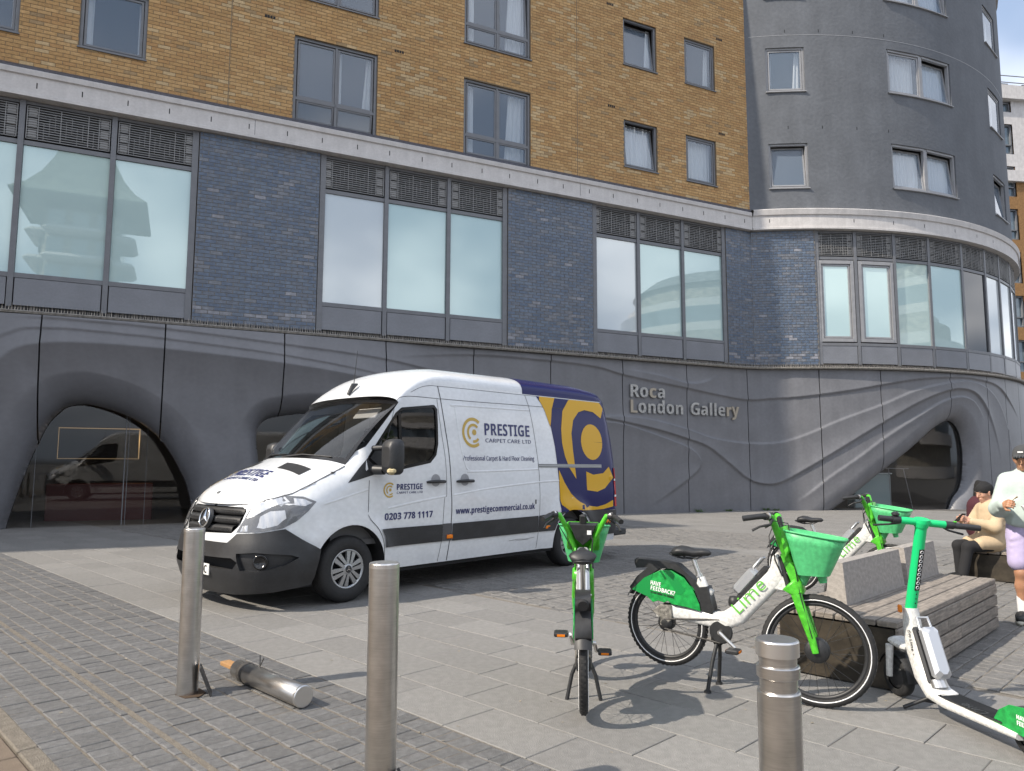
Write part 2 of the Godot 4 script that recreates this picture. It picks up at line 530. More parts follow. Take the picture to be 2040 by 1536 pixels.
func ground() -> void:
	var g := structure("ground")
	var st := MB.new()
	st.sg(1)
	var xs := [-400.0, -120.0, -60.0, -30.0, -15.0, 0.0, 15.0, 30.0, 60.0, 120.0, 400.0]
	var zs := [300.0, 60.0, 20.0, 4.0, -12.0, -20.0, -32.0, -50.0, -120.0, -400.0]
	for i in xs.size() - 1:
		for j in zs.size() - 1:
			var p := func(a: float, b: float) -> Vector3: return Vector3(a, maxf(gy(b), -0.45) - 0.045, b)
			st.quad(p.call(xs[i], zs[j]), p.call(xs[i], zs[j + 1]), p.call(xs[i + 1], zs[j + 1]), p.call(xs[i + 1], zs[j]))
	st.obj("ground_sheet", M.far_paving, g)
	var pave := structure("pavement")
	# bedding under each band of paving, seen in the joints
	var bands := [[-6.0, 1.12, "brown_paving", -0.02], [1.12, 2.85, "sand_joint", -0.006], [2.85, 5.8, "grey_joint", -0.007], [5.8, 11.55, "warm_joint", -0.009], [11.55, 12.4, "grey_joint", -0.007], [12.4, 15.6, "warm_joint", -0.009], [15.6, 34.0, "grey_joint", -0.007]]
	for bd in bands:
		var s := MB.new()
		s.sg(1)
		for k in 40:
			var a0 := -34.0 + k; var a1 := a0 + 1.0
			var nb := int(ceil((bd[1] - bd[0]) / 1.0))
			for i in nb:
				var b0: float = lerpf(bd[0], bd[1], float(i) / nb); var b1: float = lerpf(bd[0], bd[1], float(i + 1) / nb)
				s.quad(ab(a0, b0, bd[3]), ab(a0, b1, bd[3]), ab(a1, b1, bd[3]), ab(a1, b0, bd[3]))
		s.obj("bedding", M[bd[2]], pave)
	var unit := func(lx: float, lz: float, ch: float) -> ArrayMesh:
		var s := MB.new()
		var x := lx * 0.5; var z := lz * 0.5
		var t := [Vector3(-x + ch, 0, -z + ch), Vector3(x - ch, 0, -z + ch), Vector3(x - ch, 0, z - ch), Vector3(-x + ch, 0, z - ch)]
		var m := [Vector3(-x, -ch * 0.8, -z), Vector3(x, -ch * 0.8, -z), Vector3(x, -ch * 0.8, z), Vector3(-x, -ch * 0.8, z)]
		s.quad(t[0], t[1], t[2], t[3])
		for i in 4:
			var j := (i + 1) % 4
			s.quad(t[j], t[i], m[i], m[j])
			s.quad(m[j], m[i], m[i] + Vector3(0, -0.04, 0), m[j] + Vector3(0, -0.04, 0))
		return s.mesh()
	# local x along direction A (right, towards camera), z along -B
	var base := Basis(Vector3.UP, deg_to_rad(-45.0))
	var slabs := []; var setts := []
	for bd in [[2.85, 5.8, 0], [11.55, 12.4, 0], [15.6, 30.0, 0]]:
		var rows := int(round((bd[1] - bd[0]) / 0.4214))
		var rw: float = (bd[1] - bd[0]) / rows
		for r in rows:
			var b: float = bd[0] + rw * (r + 0.5)
			var off := -30.0 + 0.33 * (r % 2) + rng.randf_range(-0.05, 0.05)
			for k in 52:
				var a := off + 0.665 * k
				var q := ab(a + 0.33, b)
				if q.z < -0.5 and in_view(q, 160) and q.length() < 36: slabs.append([q, rw])
	for bd in [[1.12, 2.85, 0], [5.8, 11.55, 1], [12.4, 15.6, 1]]:
		if bd[2] == 0:
			var rows := 11; var rw: float = (bd[1] - bd[0]) / rows
			for r in rows:
				var a := -22.0 + rng.randf() * 0.1
				while a < 3.0:
					var l := rng.randf_range(0.092, 0.118)
					var q := ab(a + l * 0.5, bd[0] + rw * (r + 0.5))
					a += l
					if q.z < -0.5 and in_view(q, 90) and q.length() < 21: setts.append([q, l, rw, 0])
		else:
			var a := -20.0
			while a < 4.0:
				var b: float = bd[0] + rng.randf() * 0.1
				while b < bd[1]:
					var l := rng.randf_range(0.092, 0.122)
					var q := ab(a + 0.0865, b + l * 0.5)
					b += l
					if q.z < -0.5 and in_view(q, 90) and q.length() < 23: setts.append([q, l, 0.173, 1])
				a += 0.173
	var near := func(x, y): return x[0].length_squared() < y[0].length_squared()
	slabs.sort_custom(near); setts.sort_custom(near)
	var us: ArrayMesh = unit.call(0.665 - 0.006, 0.4214 - 0.006, 0.004)
	var ut: ArrayMesh = unit.call(1.0, 1.0, 0.04)
	var mm := [[], []]; var mc := [[], []]
	for i in slabs.size():
		var e = slabs[i]
		var q: Vector3 = e[0] + Vector3(0, rng.randf_range(-0.003, 0.001), 0)
		var xf := Transform3D(base * Basis(Vector3.UP, rng.randf_range(-0.003, 0.003)), q)
		if i < 300: inst(us, "slab", M["slab_%d" % rng.randi_range(0, 4)], pave, xf)
		else:
			var v := rng.randf_range(0.272, 0.322)
			mm[0].append(xf); mc[0].append(Color(v * 1.03, v, v * 0.95))
	for i in setts.size():
		var e = setts[i]
		var q: Vector3 = e[0] + Vector3(0, rng.randf_range(-0.005, 0.002), 0)
		var bs: Basis = base * Basis.from_euler(Vector3(rng.randf_range(-0.012, 0.012), rng.randf_range(-0.02, 0.02), rng.randf_range(-0.012, 0.012)))
		var w: float = e[2] - rng.randf_range(0.009, 0.016); var l: float = e[1] - rng.randf_range(0.003, 0.008)
		bs = bs.scaled_local(Vector3(l, 0.12, w) if e[3] == 0 else Vector3(w, 0.12, l))
		var xf := Transform3D(bs, q)
		if i < 300: inst(ut, "sett", M["sett_%d" % rng.randi_range(0, 4)], pave, xf)
		else:
			var v := rng.randf_range(0.185, 0.235)
			if e[3] == 1: v *= 1.28
			mm[1].append(xf); mc[1].append(Color(v * 1.01, v, v * 0.99) if e[3] == 0 else Color(v * 1.04, v, v * 0.94))
	for k in 2:
		var m := MultiMesh.new()
		m.transform_format = MultiMesh.TRANSFORM_3D
		m.use_colors = true
		m.mesh = [us, ut][k]
		m.instance_count = mm[k].size()
		for i in mm[k].size():
			m.set_instance_transform(i, mm[k][i]); m.set_instance_color(i, mc[k][i])
		var o := MultiMeshInstance3D.new()
		o.multimesh = m
		o.material_override = [M.slab_many, M.sett_many][k]
		o.name = ["small_far_slabs", "small_far_setts"][k]
		o.set_meta("kind", "stuff")
		pave.add_child(o)
	# grit, dropped leaves and bits of gum caught on the paving
	var lt := MB.new()
	lt.sg(-1)
	for i in 420:
		var q := ab(rng.randf_range(-9.0, 0.5), rng.randf_range(1.1, 9.0), 0.0015)
		if q.z > -1.0 or not in_view(q, 40): continue
		var r := rng.randf_range(0.003, 0.012); var an := rng.randf() * TAU
		var u := Vector3(cos(an), rng.randf_range(0.0, 0.25), sin(an)) * r; var w := Vector3(-sin(an), 0.0, cos(an)) * r * rng.randf_range(0.4, 0.9)
		lt.quad(q - u - w, q - u + w, q + u + w * 0.6, q + u - w)
	var lo := lt.obj("grit", M.grit, pave)
	lo.set_meta("kind", "stuff")
	# brown pavers at the road edge, a kerb and a slot drain
	for i in 9:
		for j in 26:
			var a := -8.0 + 0.4 * j + 0.2 * (i % 2); var b := 1.02 - 0.23 * i
			var q := ab(a, b - 0.11)
			if q.z < -0.4 and in_view(q, 120):
				var s := MB.new()
				s.box(Vector3.ZERO, Vector3(0.392, 0.05, 0.222), Basis(), 0.006)
				s.obj("paver", M.brown_paving, pave).transform = Transform3D(base, q + Vector3(0, -0.03 + rng.randf_range(-0.002, 0.002), 0))
	var kb := 0
	for j in 14:
		var q := ab(-9.6 + 0.9 * j, 1.08)
		var s := MB.new()
		s.box(Vector3.ZERO, Vector3(0.89, 0.06, 0.1), Basis(), 0.008)
		s.obj("kerb_stone", M.sand_joint if kb == 0 else M.brown_paving, pave).transform = Transform3D(base, q + Vector3(0, -0.026, 0))
	for e in [[1.655, 0.03]]:
		var s := MB.new()
		s.box(ab(-8.0, e[0], -0.003), Vector3(14.0, 0.01, 0.034), base)
		s.obj("drain_edge", M.sand_joint, pave)

# ---------------------------------------------------------------- facade frame
# s runs along the front (straight part, then round the tower), h is height, o is out from the face
const FJ := Vector3(8.5, 0, -26.94)
var FD := Vector3(20.4, 0, -9.99).normalized()
var FN: Vector3
const TC := Vector3(11.45, 0, -40.75)
const TR := 13.8
const S0 := 0.5308
var PH0: float
var plan := []
const PS := -34.0
const PD := 0.05

func plan_pt(s: float) -> Array:
	if s <= S0: return [FJ + FD * s, FN]
	var ph := PH0 + (s - S0) / TR
	var n := Vector3(sin(ph), 0, cos(ph))
	return [TC + n * TR, n]

func plan_table() -> void:
	FN = FD.cross(Vector3.UP).normalized()
	var p := FJ + FD * S0 - TC
	PH0 = atan2(p.x, p.z)
	# softened corner for the moulded ground floor
	for i in 1260:
		var s := PS + PD * i
		var c := Vector3.ZERO; var n := Vector3.ZERO
		for k in 9:
			var e := plan_pt(s + (k - 4) * 0.28)
			c += e[0]; n += e[1]
		plan.append([c / 9.0, n.normalized()])

func fp(s: float, h: float, o := 0.0) -> Vector3:
	var e := plan_pt(s)
	return e[0] + e[1] * o + Vector3(0, h, 0)

func fg(s: float, h: float, o := 0.0) -> Vector3:
	var t := clampf((s - PS) / PD, 0.0, 1258.0)
	var i := int(t)
	var f := t - i
	var a: Array = plan[i]; var b: Array = plan[i + 1]
	return a[0].lerp(b[0], f) + a[1].lerp(b[1], f) * o + Vector3(0, h, 0)

func fb(s: float) -> Basis:
	var n: Vector3 = plan_pt(s)[1]
	return Basis(Vector3.UP.cross(n).normalized(), Vector3.UP, n)

func fbox(mb: MB, s0: float, s1: float, h0: float, h1: float, o0: float, o1: float, bev := 0.0) -> void:
	var sm := (s0 + s1) * 0.5
	mb.box(fp(sm, (h0 + h1) * 0.5, (o0 + o1) * 0.5), Vector3(s1 - s0, h1 - h0, o1 - o0), fb(sm), bev)

# profile of (out, height) pairs swept along the front
func sweep(mb: MB, s0: float, s1: float, ds: float, prof: Array, g := -1) -> void:
	var n := maxi(1, int(ceil((s1 - s0) / ds)))
	mb.sg(g)
	for i in n:
		var a := lerpf(s0, s1, float(i) / n); var b := lerpf(s0, s1, float(i + 1) / n)
		for k in prof.size() - 1:
			var p: Vector2 = prof[k]; var q: Vector2 = prof[k + 1]
			if g > 0: mb.sg(10 + k)
			mb.quad(fp(a, q.y, q.x), fp(b, q.y, q.x), fp(b, p.y, p.x), fp(a, p.y, p.x))

# wall face with rectangular openings and their reveals
func wall_holes(mb: MB, s0: float, s1: float, h0: float, h1: float, o: float, rects: Array, deep: float, ds := 50.0) -> void:
	var ss := [s0, s1]; var hs := [h0, h1]
	for r in rects:
		ss.append_array([r[0], r[1]]); hs.append_array([r[2], r[3]])
	var x := s0
	while x < s1:
		ss.append(x); x += ds
	ss.sort(); hs.sort()
	mb.sg(2)
	for i in ss.size() - 1:
		var a: float = ss[i]; var b: float = ss[i + 1]
		if b - a < 1e-4 or a < s0 - 1e-4 or b > s1 + 1e-4: continue
		for j in hs.size() - 1:
			var c: float = hs[j]; var d: float = hs[j + 1]
			if d - c < 1e-4 or c < h0 - 1e-4 or d > h1 + 1e-4: continue
			var hit := false
			for r in rects:
				if (a + b) / 2 > r[0] and (a + b) / 2 < r[1] and (c + d) / 2 > r[2] and (c + d) / 2 < r[3]: hit = true
			if not hit: mb.quad(fp(a, d, o), fp(b, d, o), fp(b, c, o), fp(a, c, o))
	mb.sg(-1)
	for r in rects:
		mb.quad(fp(r[0], r[3], o - deep), fp(r[0], r[3], o), fp(r[0], r[2], o), fp(r[0], r[2], o - deep))
		mb.quad(fp(r[1], r[3], o), fp(r[1], r[3], o - deep), fp(r[1], r[2], o - deep), fp(r[1], r[2], o))
		var n := maxi(1, int(ceil((r[1] - r[0]) / ds)))
		for k in n:
			var a: float = lerpf(r[0], r[1], float(k) / n); var b: float = lerpf(r[0], r[1], float(k + 1) / n)
			mb.quad(fp(a, r[3], o - deep), fp(b, r[3], o - deep), fp(b, r[3], o), fp(a, r[3], o))
			mb.quad(fp(a, r[2], o), fp(b, r[2], o), fp(b, r[2], o - deep), fp(a, r[2], o - deep))

func lay_bricks(parent: Node, zones: Array, holes: Array, kind: String, gauge: Vector2, most: int) -> void:
	# every brick a box of its own standing proud of the mortar
	var all := []
	var nz := FastNoiseLite.new()
	nz.seed = 31; nz.frequency = 0.35; nz.fractal_octaves = 3
	for z in zones:
		var rows := int(ceil((z[3] - z[2]) / gauge.y))
		for r in rows:
			var h0: float = z[2] + r * gauge.y
			var h1: float = minf(h0 + gauge.y, z[3])
			if h1 - h0 < 0.03: continue
			var s: float = z[0] - fposmod(z[0], gauge.x) - gauge.x * (0.5 if r % 2 else 1.0)
			while s < z[1]:
				var spans := [[maxf(s, z[0]), minf(s + gauge.x, z[1])]]
				for ho in holes:
					if h0 + gauge.y * 0.5 > ho[2] and h0 + gauge.y * 0.5 < ho[3]:
						var ns := []
						for sp in spans:
							if sp[1] <= ho[0] or sp[0] >= ho[1]: ns.append(sp)
							else:
								if sp[0] < ho[0]: ns.append([sp[0], ho[0]])
								if sp[1] > ho[1]: ns.append([ho[1], sp[1]])
						spans = ns
				for sp in spans:
					if sp[1] - sp[0] > 0.04:
						var c := fp((sp[0] + sp[1]) / 2, (h0 + h1) / 2, 0.0)
						if in_view(c, 170): all.append([c, sp[1] - sp[0] - (0.014 if kind == "brick" else 0.02), h1 - h0 - 0.015, (sp[0] + sp[1]) / 2, (h0 + h1) / 2, z[2]])
				s += gauge.x
	var cube := MB.new()
	cube.box(Vector3.ZERO, Vector3.ONE)
	var um := cube.mesh()
	all.sort_custom(func(x, y): return x[0].distance_squared_to(Vector3(0, 1.5, 0)) < y[0].distance_squared_to(Vector3(0, 1.5, 0)))
	var xs := []; var cs := []
	var yellow := kind == "brick"
	for i in all.size():
		var e = all[i]
		var xf := Transform3D(fb(e[3]).scaled_local(Vector3(e[1], e[2], 0.04)), e[0] + plan_pt(e[3])[1] * (rng.randf_range(-0.0135, -0.0105)))
		var n := nz.get_noise_2d(e[3], e[4] * 1.6)
		var k := rng.randi_range(0, 3)
		if yellow:
			if rng.randf() < 0.03 + maxf(0.0, n - 0.2) * 1.3: k = 4
			elif rng.randf() < 0.03: k = 5
		else:
			if rng.randf() < 0.04 + maxf(0.0, n - 0.25) * 1.2: k = 4
			var low: float = e[4] - e[5]
			if low > 0.28 and low < 0.47 and rng.randf() < 0.55: k = 6
			if rng.randf() < 0.012: k = 6
		if i < most and k < 6: inst(um, kind, M["%s_%d" % [kind, k]], parent, xf)
		else:
			var m: StandardMaterial3D = M["%s_%d" % [kind, mini(k, 5)]]
			var c := m.albedo_color.srgb_to_linear() * rng.randf_range(0.92, 1.08) * (1.0 + 0.10 * nz.get_noise_2d(e[3] * 0.5 + 40.0, e[4] * 0.5))
			if k == 6: c = Color(0.3, 0.31, 0.35) * rng.randf_range(0.8, 1.2)
			c.a = 1.0
			xs.append(xf); cs.append(c)
	var mm := MultiMesh.new()
	mm.transform_format = MultiMesh.TRANSFORM_3D
	mm.use_colors = true
	mm.mesh = um
	mm.instance_count = xs.size()
	for i in xs.size():
		mm.set_instance_transform(i, xs[i]); mm.set_instance_color(i, cs[i])
	var o := MultiMeshInstance3D.new()
	o.multimesh = mm
	o.material_override = M[("brick" if yellow else "glazed") + "_many"]
	o.name = "far_bricks" if yellow else "far_glazed_bricks"
	o.set_meta("kind", "stuff")
	parent.add_child(o)

func bars(mb: MB, s0: float, s1: float, h0: float, h1: float, w: float, o0: float, o1: float) -> void:
	fbox(mb, s0, s0 + w, h0, h1, o0, o1)
	fbox(mb, s1 - w, s1, h0, h1, o0, o1)
	fbox(mb, s0 + w, s1 - w, h0, h0 + w, o0, o1 - 0.002)
	fbox(mb, s0 + w, s1 - w, h1 - w, h1, o0, o1 - 0.002)

# curtain: a wavy sheet
func drape(mb: MB, s0: float, s1: float, h0: float, h1: float, o: float, lean := 0.0, wave := 0.022) -> void:
	mb.sg(1)
	var n := int(maxf(8, (s1 - s0) * 40))
	var p := func(i: int, h: float, f: float) -> Vector3:
		var t := float(i) / n
		return fp(lerpf(s0, s1, t) + lean * f * (1.0 - t), h, o + sin(t * n * 0.9) * wave + sin(t * n * 0.37) * wave * 0.6)
	for i in n:
		for j in 4:
			var a := float(j) / 4; var b := float(j + 1) / 4
			mb.quad(p.call(i, lerpf(h0, h1, b), b), p.call(i + 1, lerpf(h0, h1, b), b), p.call(i + 1, lerpf(h0, h1, a), a), p.call(i, lerpf(h0, h1, a), a))

# lights: list of [s0, s1, h0, h1, open] ; curtains: list of [s0, s1, h0, h1]
func window(parent: Node, r: Array, lights: Array, curtains: Array, frame_mat: String, vent := false) -> void:
	var w := sub("window", parent)
	var f := MB.new()
	bars(f, r[0] + 0.003, r[1] - 0.003, r[2] + 0.003, r[3] - 0.003, 0.075, -0.15, -0.055)
	if vent:
		fbox(f, r[0] + 0.15, r[0] + 0.8, r[3] - 0.06, r[3] - 0.03, -0.056, -0.045)
	for l in lights:
		if l[0] > r[0] + 0.2: fbox(f, l[0] - 0.03, l[0] + 0.035, l[2] - 0.03, l[3] + 0.03, -0.148, -0.062)
		if l[2] > r[2] + 0.2: fbox(f, l[0] - 0.03, l[1] + 0.03, l[2] - 0.045, l[2] + 0.035, -0.146, -0.059)
	f.obj("frame", M[frame_mat], w)
	for l in lights:
		var op: float = l[4]
		var a: float = l[0] + 0.04; var b: float = l[1] - 0.04; var c: float = l[2] + 0.04; var d: float = l[3] - 0.04
		# a tilted sash leans in at the top (op > 0) or out at the bottom (op < 0)
		var n := Node3D.new()
		n.name = "sash_hinge"
		var piv := fp((a + b) / 2, c if op >= 0 else d, -0.1)
		var bs := fb((a + b) / 2)
		var xf := Transform3D(bs * Basis(Vector3.RIGHT, -op), piv)
		n.free()
		var hh := d - c; var ww := b - a
		var sgn := 1.0 if op >= 0 else -1.0
		var s := MB.new()
		for e in [[-ww / 2 + 0.025, hh / 2, 0.05, hh], [ww / 2 - 0.025, hh / 2, 0.05, hh], [0.0, 0.025, ww - 0.1, 0.05], [0.0, hh - 0.025, ww - 0.1, 0.05]]:
			s.box(xf * Vector3(e[0], e[1] * sgn, 0.0), Vector3(e[2], e[3], 0.055), xf.basis)
		s.obj("sash", M[frame_mat], w)
		var g := MB.new()
		g.sg(-1)
		var q := func(x: float, y: float) -> Vector3: return xf * Vector3(x, y * sgn, 0.005)
		g.quad(q.call(-ww / 2 + 0.04, hh - 0.04), q.call(ww / 2 - 0.04, hh - 0.04), q.call(ww / 2 - 0.04, 0.04), q.call(-ww / 2 + 0.04, 0.04))
		g.obj("pane", M.home_glass, w)
	var sl := MB.new()
	fbox(sl, r[0] - 0.03, r[1] + 0.03, r[2] - 0.03, r[2] + 0.004, -0.15, 0.05)
	sl.obj("sill", M[frame_mat], w)
	for c in curtains:
		var dm := MB.new()
		drape(dm, c[0], c[1], c[2], c[3], -0.3, c[4] if c.size() > 4 else 0.0)
		dm.obj("curtain", M.curtain, w)

# a run of glazed shopfront bays: louvre grille, pane, spandrel
func bay(parent: Node, edges: Array, tints: Array, framed := []) -> void:
	var b := sub("glazed_bay", parent)
	var f := MB.new()
	for i in edges.size():
		var e: float = edges[i]
		var w := 0.06 if i > 0 and i < edges.size() - 1 else 0.075
		var sh := 0.0 if i > 0 and i < edges.size() - 1 else (0.075 if i == 0 else -0.075)
		fbox(f, e + sh - w, e + sh + w, 5.12, 10.17, -0.2, -0.02)
	for i in edges.size() - 1:
		var s0: float = edges[i] + 0.06; var s1: float = edges[i + 1] - 0.06
		for hb in [[9.08, 9.19, -0.06], [5.82, 5.93, -0.035], [10.1, 10.17, -0.06]]:
			fbox(f, s0, s1, hb[0], hb[1], -0.2, hb[2])
	f.obj("frame", M.frame_grey, b)
	for i in edges.size() - 1:
		var s0: float = edges[i] + 0.07; var s1: float = edges[i + 1] - 0.07
		var p := MB.new()
		if i in framed:
			var fr := MB.new()
			bars(fr, s0 + 0.02, s1 - 0.02, 5.97, 9.04, 0.13, -0.14, -0.02)
			bars(fr, s0 + 0.17, s1 - 0.17, 6.12, 8.89, 0.06, -0.13, -0.05)
			fr.obj("casement", M.frame_light, b)
			fbox(p, s0 + 0.2, s1 - 0.2, 6.15, 8.86, -0.12, -0.09)
		else:
			fbox(p, s0 - 0.005, s1 + 0.005, 5.935, 9.075, -0.14, -0.1)
		p.obj("pane", M[tints[i]], b)
		var sp := MB.new()
		fbox(sp, s0 + 0.015, s1 - 0.015, 5.16, 5.81, -0.15, -0.045)
		sp.obj("spandrel_panel", M.spandrel, b)
		var bk := MB.new()
		fbox(bk, s0, s1, 9.19, 10.1, -0.62, -0.55)
		bk.obj("louvre_back", M.frame_grey, b)
		var lr := MB.new()
		for k in 9: lr.box(fp((s0 + s1) / 2, 9.26 + k * 0.1, -0.3), Vector3(s1 - s0, 0.012, 0.22), fb((s0 + s1) / 2) * Basis(Vector3.RIGHT, 0.6))
		lr.obj("louvre_blades", M.frame_grey, b)
		var g := MB.new()
		var g0 := s0 + 0.03; var g1 := s1 - 0.03; var gh0 := 9.24; var gh1 := 10.05
		var n := 13
		for k in n + 1:
			var h := lerpf(gh0, gh1, float(k) / n)
			fbox(g, g0, g1, h - 0.009, h + 0.009, -0.062, -0.045)
		var m := 15
		for k in m + 1:
			if k == 1 or k == m - 1: continue
			var s := lerpf(g0, g1, float(k) / m)
			var big := k == 0 or k == 2 or k == 6 or k == 11 or k == m - 2 or k == m
			if big: fbox(g, s - 0.009, s + 0.009, gh0, gh1, -0.06, -0.035)
			else:
				var q := (k % 3) * 2
				fbox(g, s - 0.005, s + 0.005, lerpf(gh0, gh1, q / 13.0), lerpf(gh0, gh1, (q + 7.0) / 13.0), -0.06, -0.04)
		for e in [g0, g1 - (g1 - g0) * 2.0 / m]:
			for hh in [[0.04, 0.28], [0.36, 0.64], [0.72, 0.96]]:
				fbox(g, e + 0.03, e + (g1 - g0) * 2.0 / m - 0.03, lerpf(gh0, gh1, hh[0]), lerpf(gh0, gh1, hh[1]), -0.09, -0.06)
		g.obj("grille", M.grille_bar, b)

func brick_building() -> void:
	var t := thing("brick_apartment_block", "yellow brick flats over blue glazed piers, left of the grey round tower", "building")
	# solid core, roof and back so that no light leaks through
	var core := MB.new()
	fbox(core, -34.0, 3.0, 3.6, 21.0, -13.0, -1.6)
	core.obj("core_wall", M.room_dark, t)
	var rf := MB.new()
	fbox(rf, -34.0, S0, 21.0, 21.5, -13.0, 0.0)
	rf.obj("roof", M.band_white, t)
	var wing := MB.new()
	fbox(wing, -50.0, -30.7, -0.4, 22.0, -13.0, 4.6)
	wing.obj("projecting_wing", M.brick_0, t)
	var rects := [
		[-24.3, -22.78, 11.79, 13.5], [-21.52, -20.02, 11.79, 13.5], [-16.31, -13.92, 10.99, 13.51], [-16.31, -13.92, 14.65, 17.2],
		[-11.16, -8.82, 10.97, 13.48], [-11.16, -8.82, 14.63, 17.2], [-5.16, -3.74, 11.7, 13.44], [-5.14, -3.71, 15.43, 17.19],
		[-2.45, -1.05, 11.67, 13.41], [-2.43, -1.01, 15.37, 17.15]]
	var wl := MB.new()
	wall_holes(wl, -31.0, S0, 10.9, 21.0, 0.0, rects, 0.16)
	wl.obj("mortar_wall", M.yellow_mortar, t)
	lay_bricks(t, [[-27.0, S0, 10.93, 20.9]], rects, "brick", Vector2(0.297, 0.099), 300)
	for r in rects:
		var a: float = r[0]; var b: float = r[1]; var c: float = r[2]; var d: float = r[3]
		var mid := (a + b) / 2
		if b - a > 2.0:
			var tr := c + 0.7
			var low := -0.16 if a < -15.0 and c < 12.0 else 0.0
			var top := 0.06 if a > -12.0 and c > 14.0 else 0.0
			var cur := []
			if a < -15.0 and c < 12.0: cur = [[b - 0.38, b - 0.1, tr, d - 0.1, 0.12], [mid + 0.08, mid + 0.2, tr, d - 0.1, 0.0]]
			elif a < -12.0: cur = [[a + 0.1, a + 0.5, c, d, 0.0]]
			else: cur = [[a + 0.1, a + 0.45, c + 0.06, d - 0.1, 0.0], [mid + 0.35, b - 0.12, c + 0.06, d - 0.1, 0.15]]
			window(t, r, [[a + 0.07, mid, tr, d - 0.07, 0.0], [mid, b - 0.07, tr, d - 0.07, top], [a + 0.07, mid, c + 0.07, tr, low], [mid, b - 0.07, c + 0.07, tr, low]], cur, "frame_grey", a > -12.0 and c < 12.0)
		else:
			var op := 0.13 if a < -3.0 and a > -6.0 else 0.0
			var cur := [[a + 0.08, b - 0.08, c + 0.05, d - 0.08]] if (a > -6.0 and c < 13.0) else [[b - 0.36, b - 0.1, c + 0.05, d - 0.08, 0.1]]
			if a < -20.0: cur = [[a + 0.1, a + 0.28, c + 0.05, d - 0.08], [b - 0.2, b - 0.1, c + 0.05, d - 0.08]]
			window(t, r, [[a + 0.06, b - 0.06, c + 0.06, d - 0.06, op]], cur, "frame_grey")
	for e in [[-17.0, 13.84], [-13.27, 13.78], [-5.67, 13.76], [-5.68, 17.5], [-0.75, 13.76], [-0.75, 17.5], [-17.3, 17.4], [-19.1, 13.8]]:
		var ab_ := MB.new()
		for k in 4: fbox(ab_, e[0] - 0.145 + k * 0.075, e[0] - 0.085 + k * 0.075, e[1] - 0.04, e[1] + 0.04, -0.02, 0.012)
		ab_.obj("air_brick", M.gap_black, t)
	# movement joints
	for s in [-7.05, -18.0]:
		var mj := MB.new()
		fbox(mj, s - 0.012, s + 0.012, 10.95, 20.9, -0.01, 0.0125)
		mj.obj("movement_joint", M.yellow_mortar, t)
	# white band and lead flashing
	var bd := MB.new()
	sweep(bd, -31.0, S0 + 0.05, 4.0, [Vector2(-0.1, 10.19), Vector2(0.2, 10.19), Vector2(0.2, 10.27), Vector2(0.17, 10.285), Vector2(0.17, 10.7), Vector2(0.22, 10.715), Vector2(0.24, 10.83), Vector2(0.22, 10.85), Vector2(-0.05, 10.85)])
	bd.obj("white_band", M.band_white, t)
	var fl := MB.new()
	sweep(fl, -31.0, S0 + 0.02, 4.0, [Vector2(0.21, 10.852), Vector2(0.19, 10.9), Vector2(0.02, 11.03), Vector2(-0.02, 11.04)])
	fl.obj("lead_flashing", M.flashing, t)
	var k := 0
	var s := -26.2
	while s < S0:
		var sl := MB.new()
		fbox(sl, s - 0.012, s + 0.012, 10.42, 10.56, 0.1, 0.173)
		sl.obj("band_slot", M.gap_black, t)
		s += 1.0 if k % 2 else 0.95
		k += 1
	for sj in [-17.3, -7.05]:
		var j := MB.new()
		fbox(j, sj - 0.006, sj + 0.006, 10.2, 10.72, 0.1, 0.172)
		j.obj("band_joint", M.flashing, t)
	# blue glazed piers
	var piers := [[-18.64, -15.5, 5.02, 10.19], [-9.62, -6.48, 5.02, 10.19], [-0.70, S0, 5.02, 10.19]]
	for p in piers:
		var pm := MB.new()
		fbox(pm, p[0], p[1], p[2] - 0.1, p[3] + 0.03, -0.3, 0.0)
		pm.obj("mortar_pier", M.blue_mortar, t)
	lay_bricks(t, piers, [], "glazed", Vector2(0.297, 0.099), 300)
	bay(t, [-26.55, -24.55, -22.58, -20.62, -18.66], ["film_glass", "film_glass", "film_glass", "film_glass"])
	bay(t, [-15.48, -13.55, -11.6, -9.64], ["pale_glass", "film_glass", "film_glass"])
	bay(t, [-6.46, -4.6, -2.68, -0.72], ["pale_glass", "film_glass", "film_glass"])
	var bw := MB.new()
	fbox(bw, -31.0, -26.6, 5.0, 10.2, -0.3, 0.0)
	bw.obj("end_pier", M.glazed_0, t)

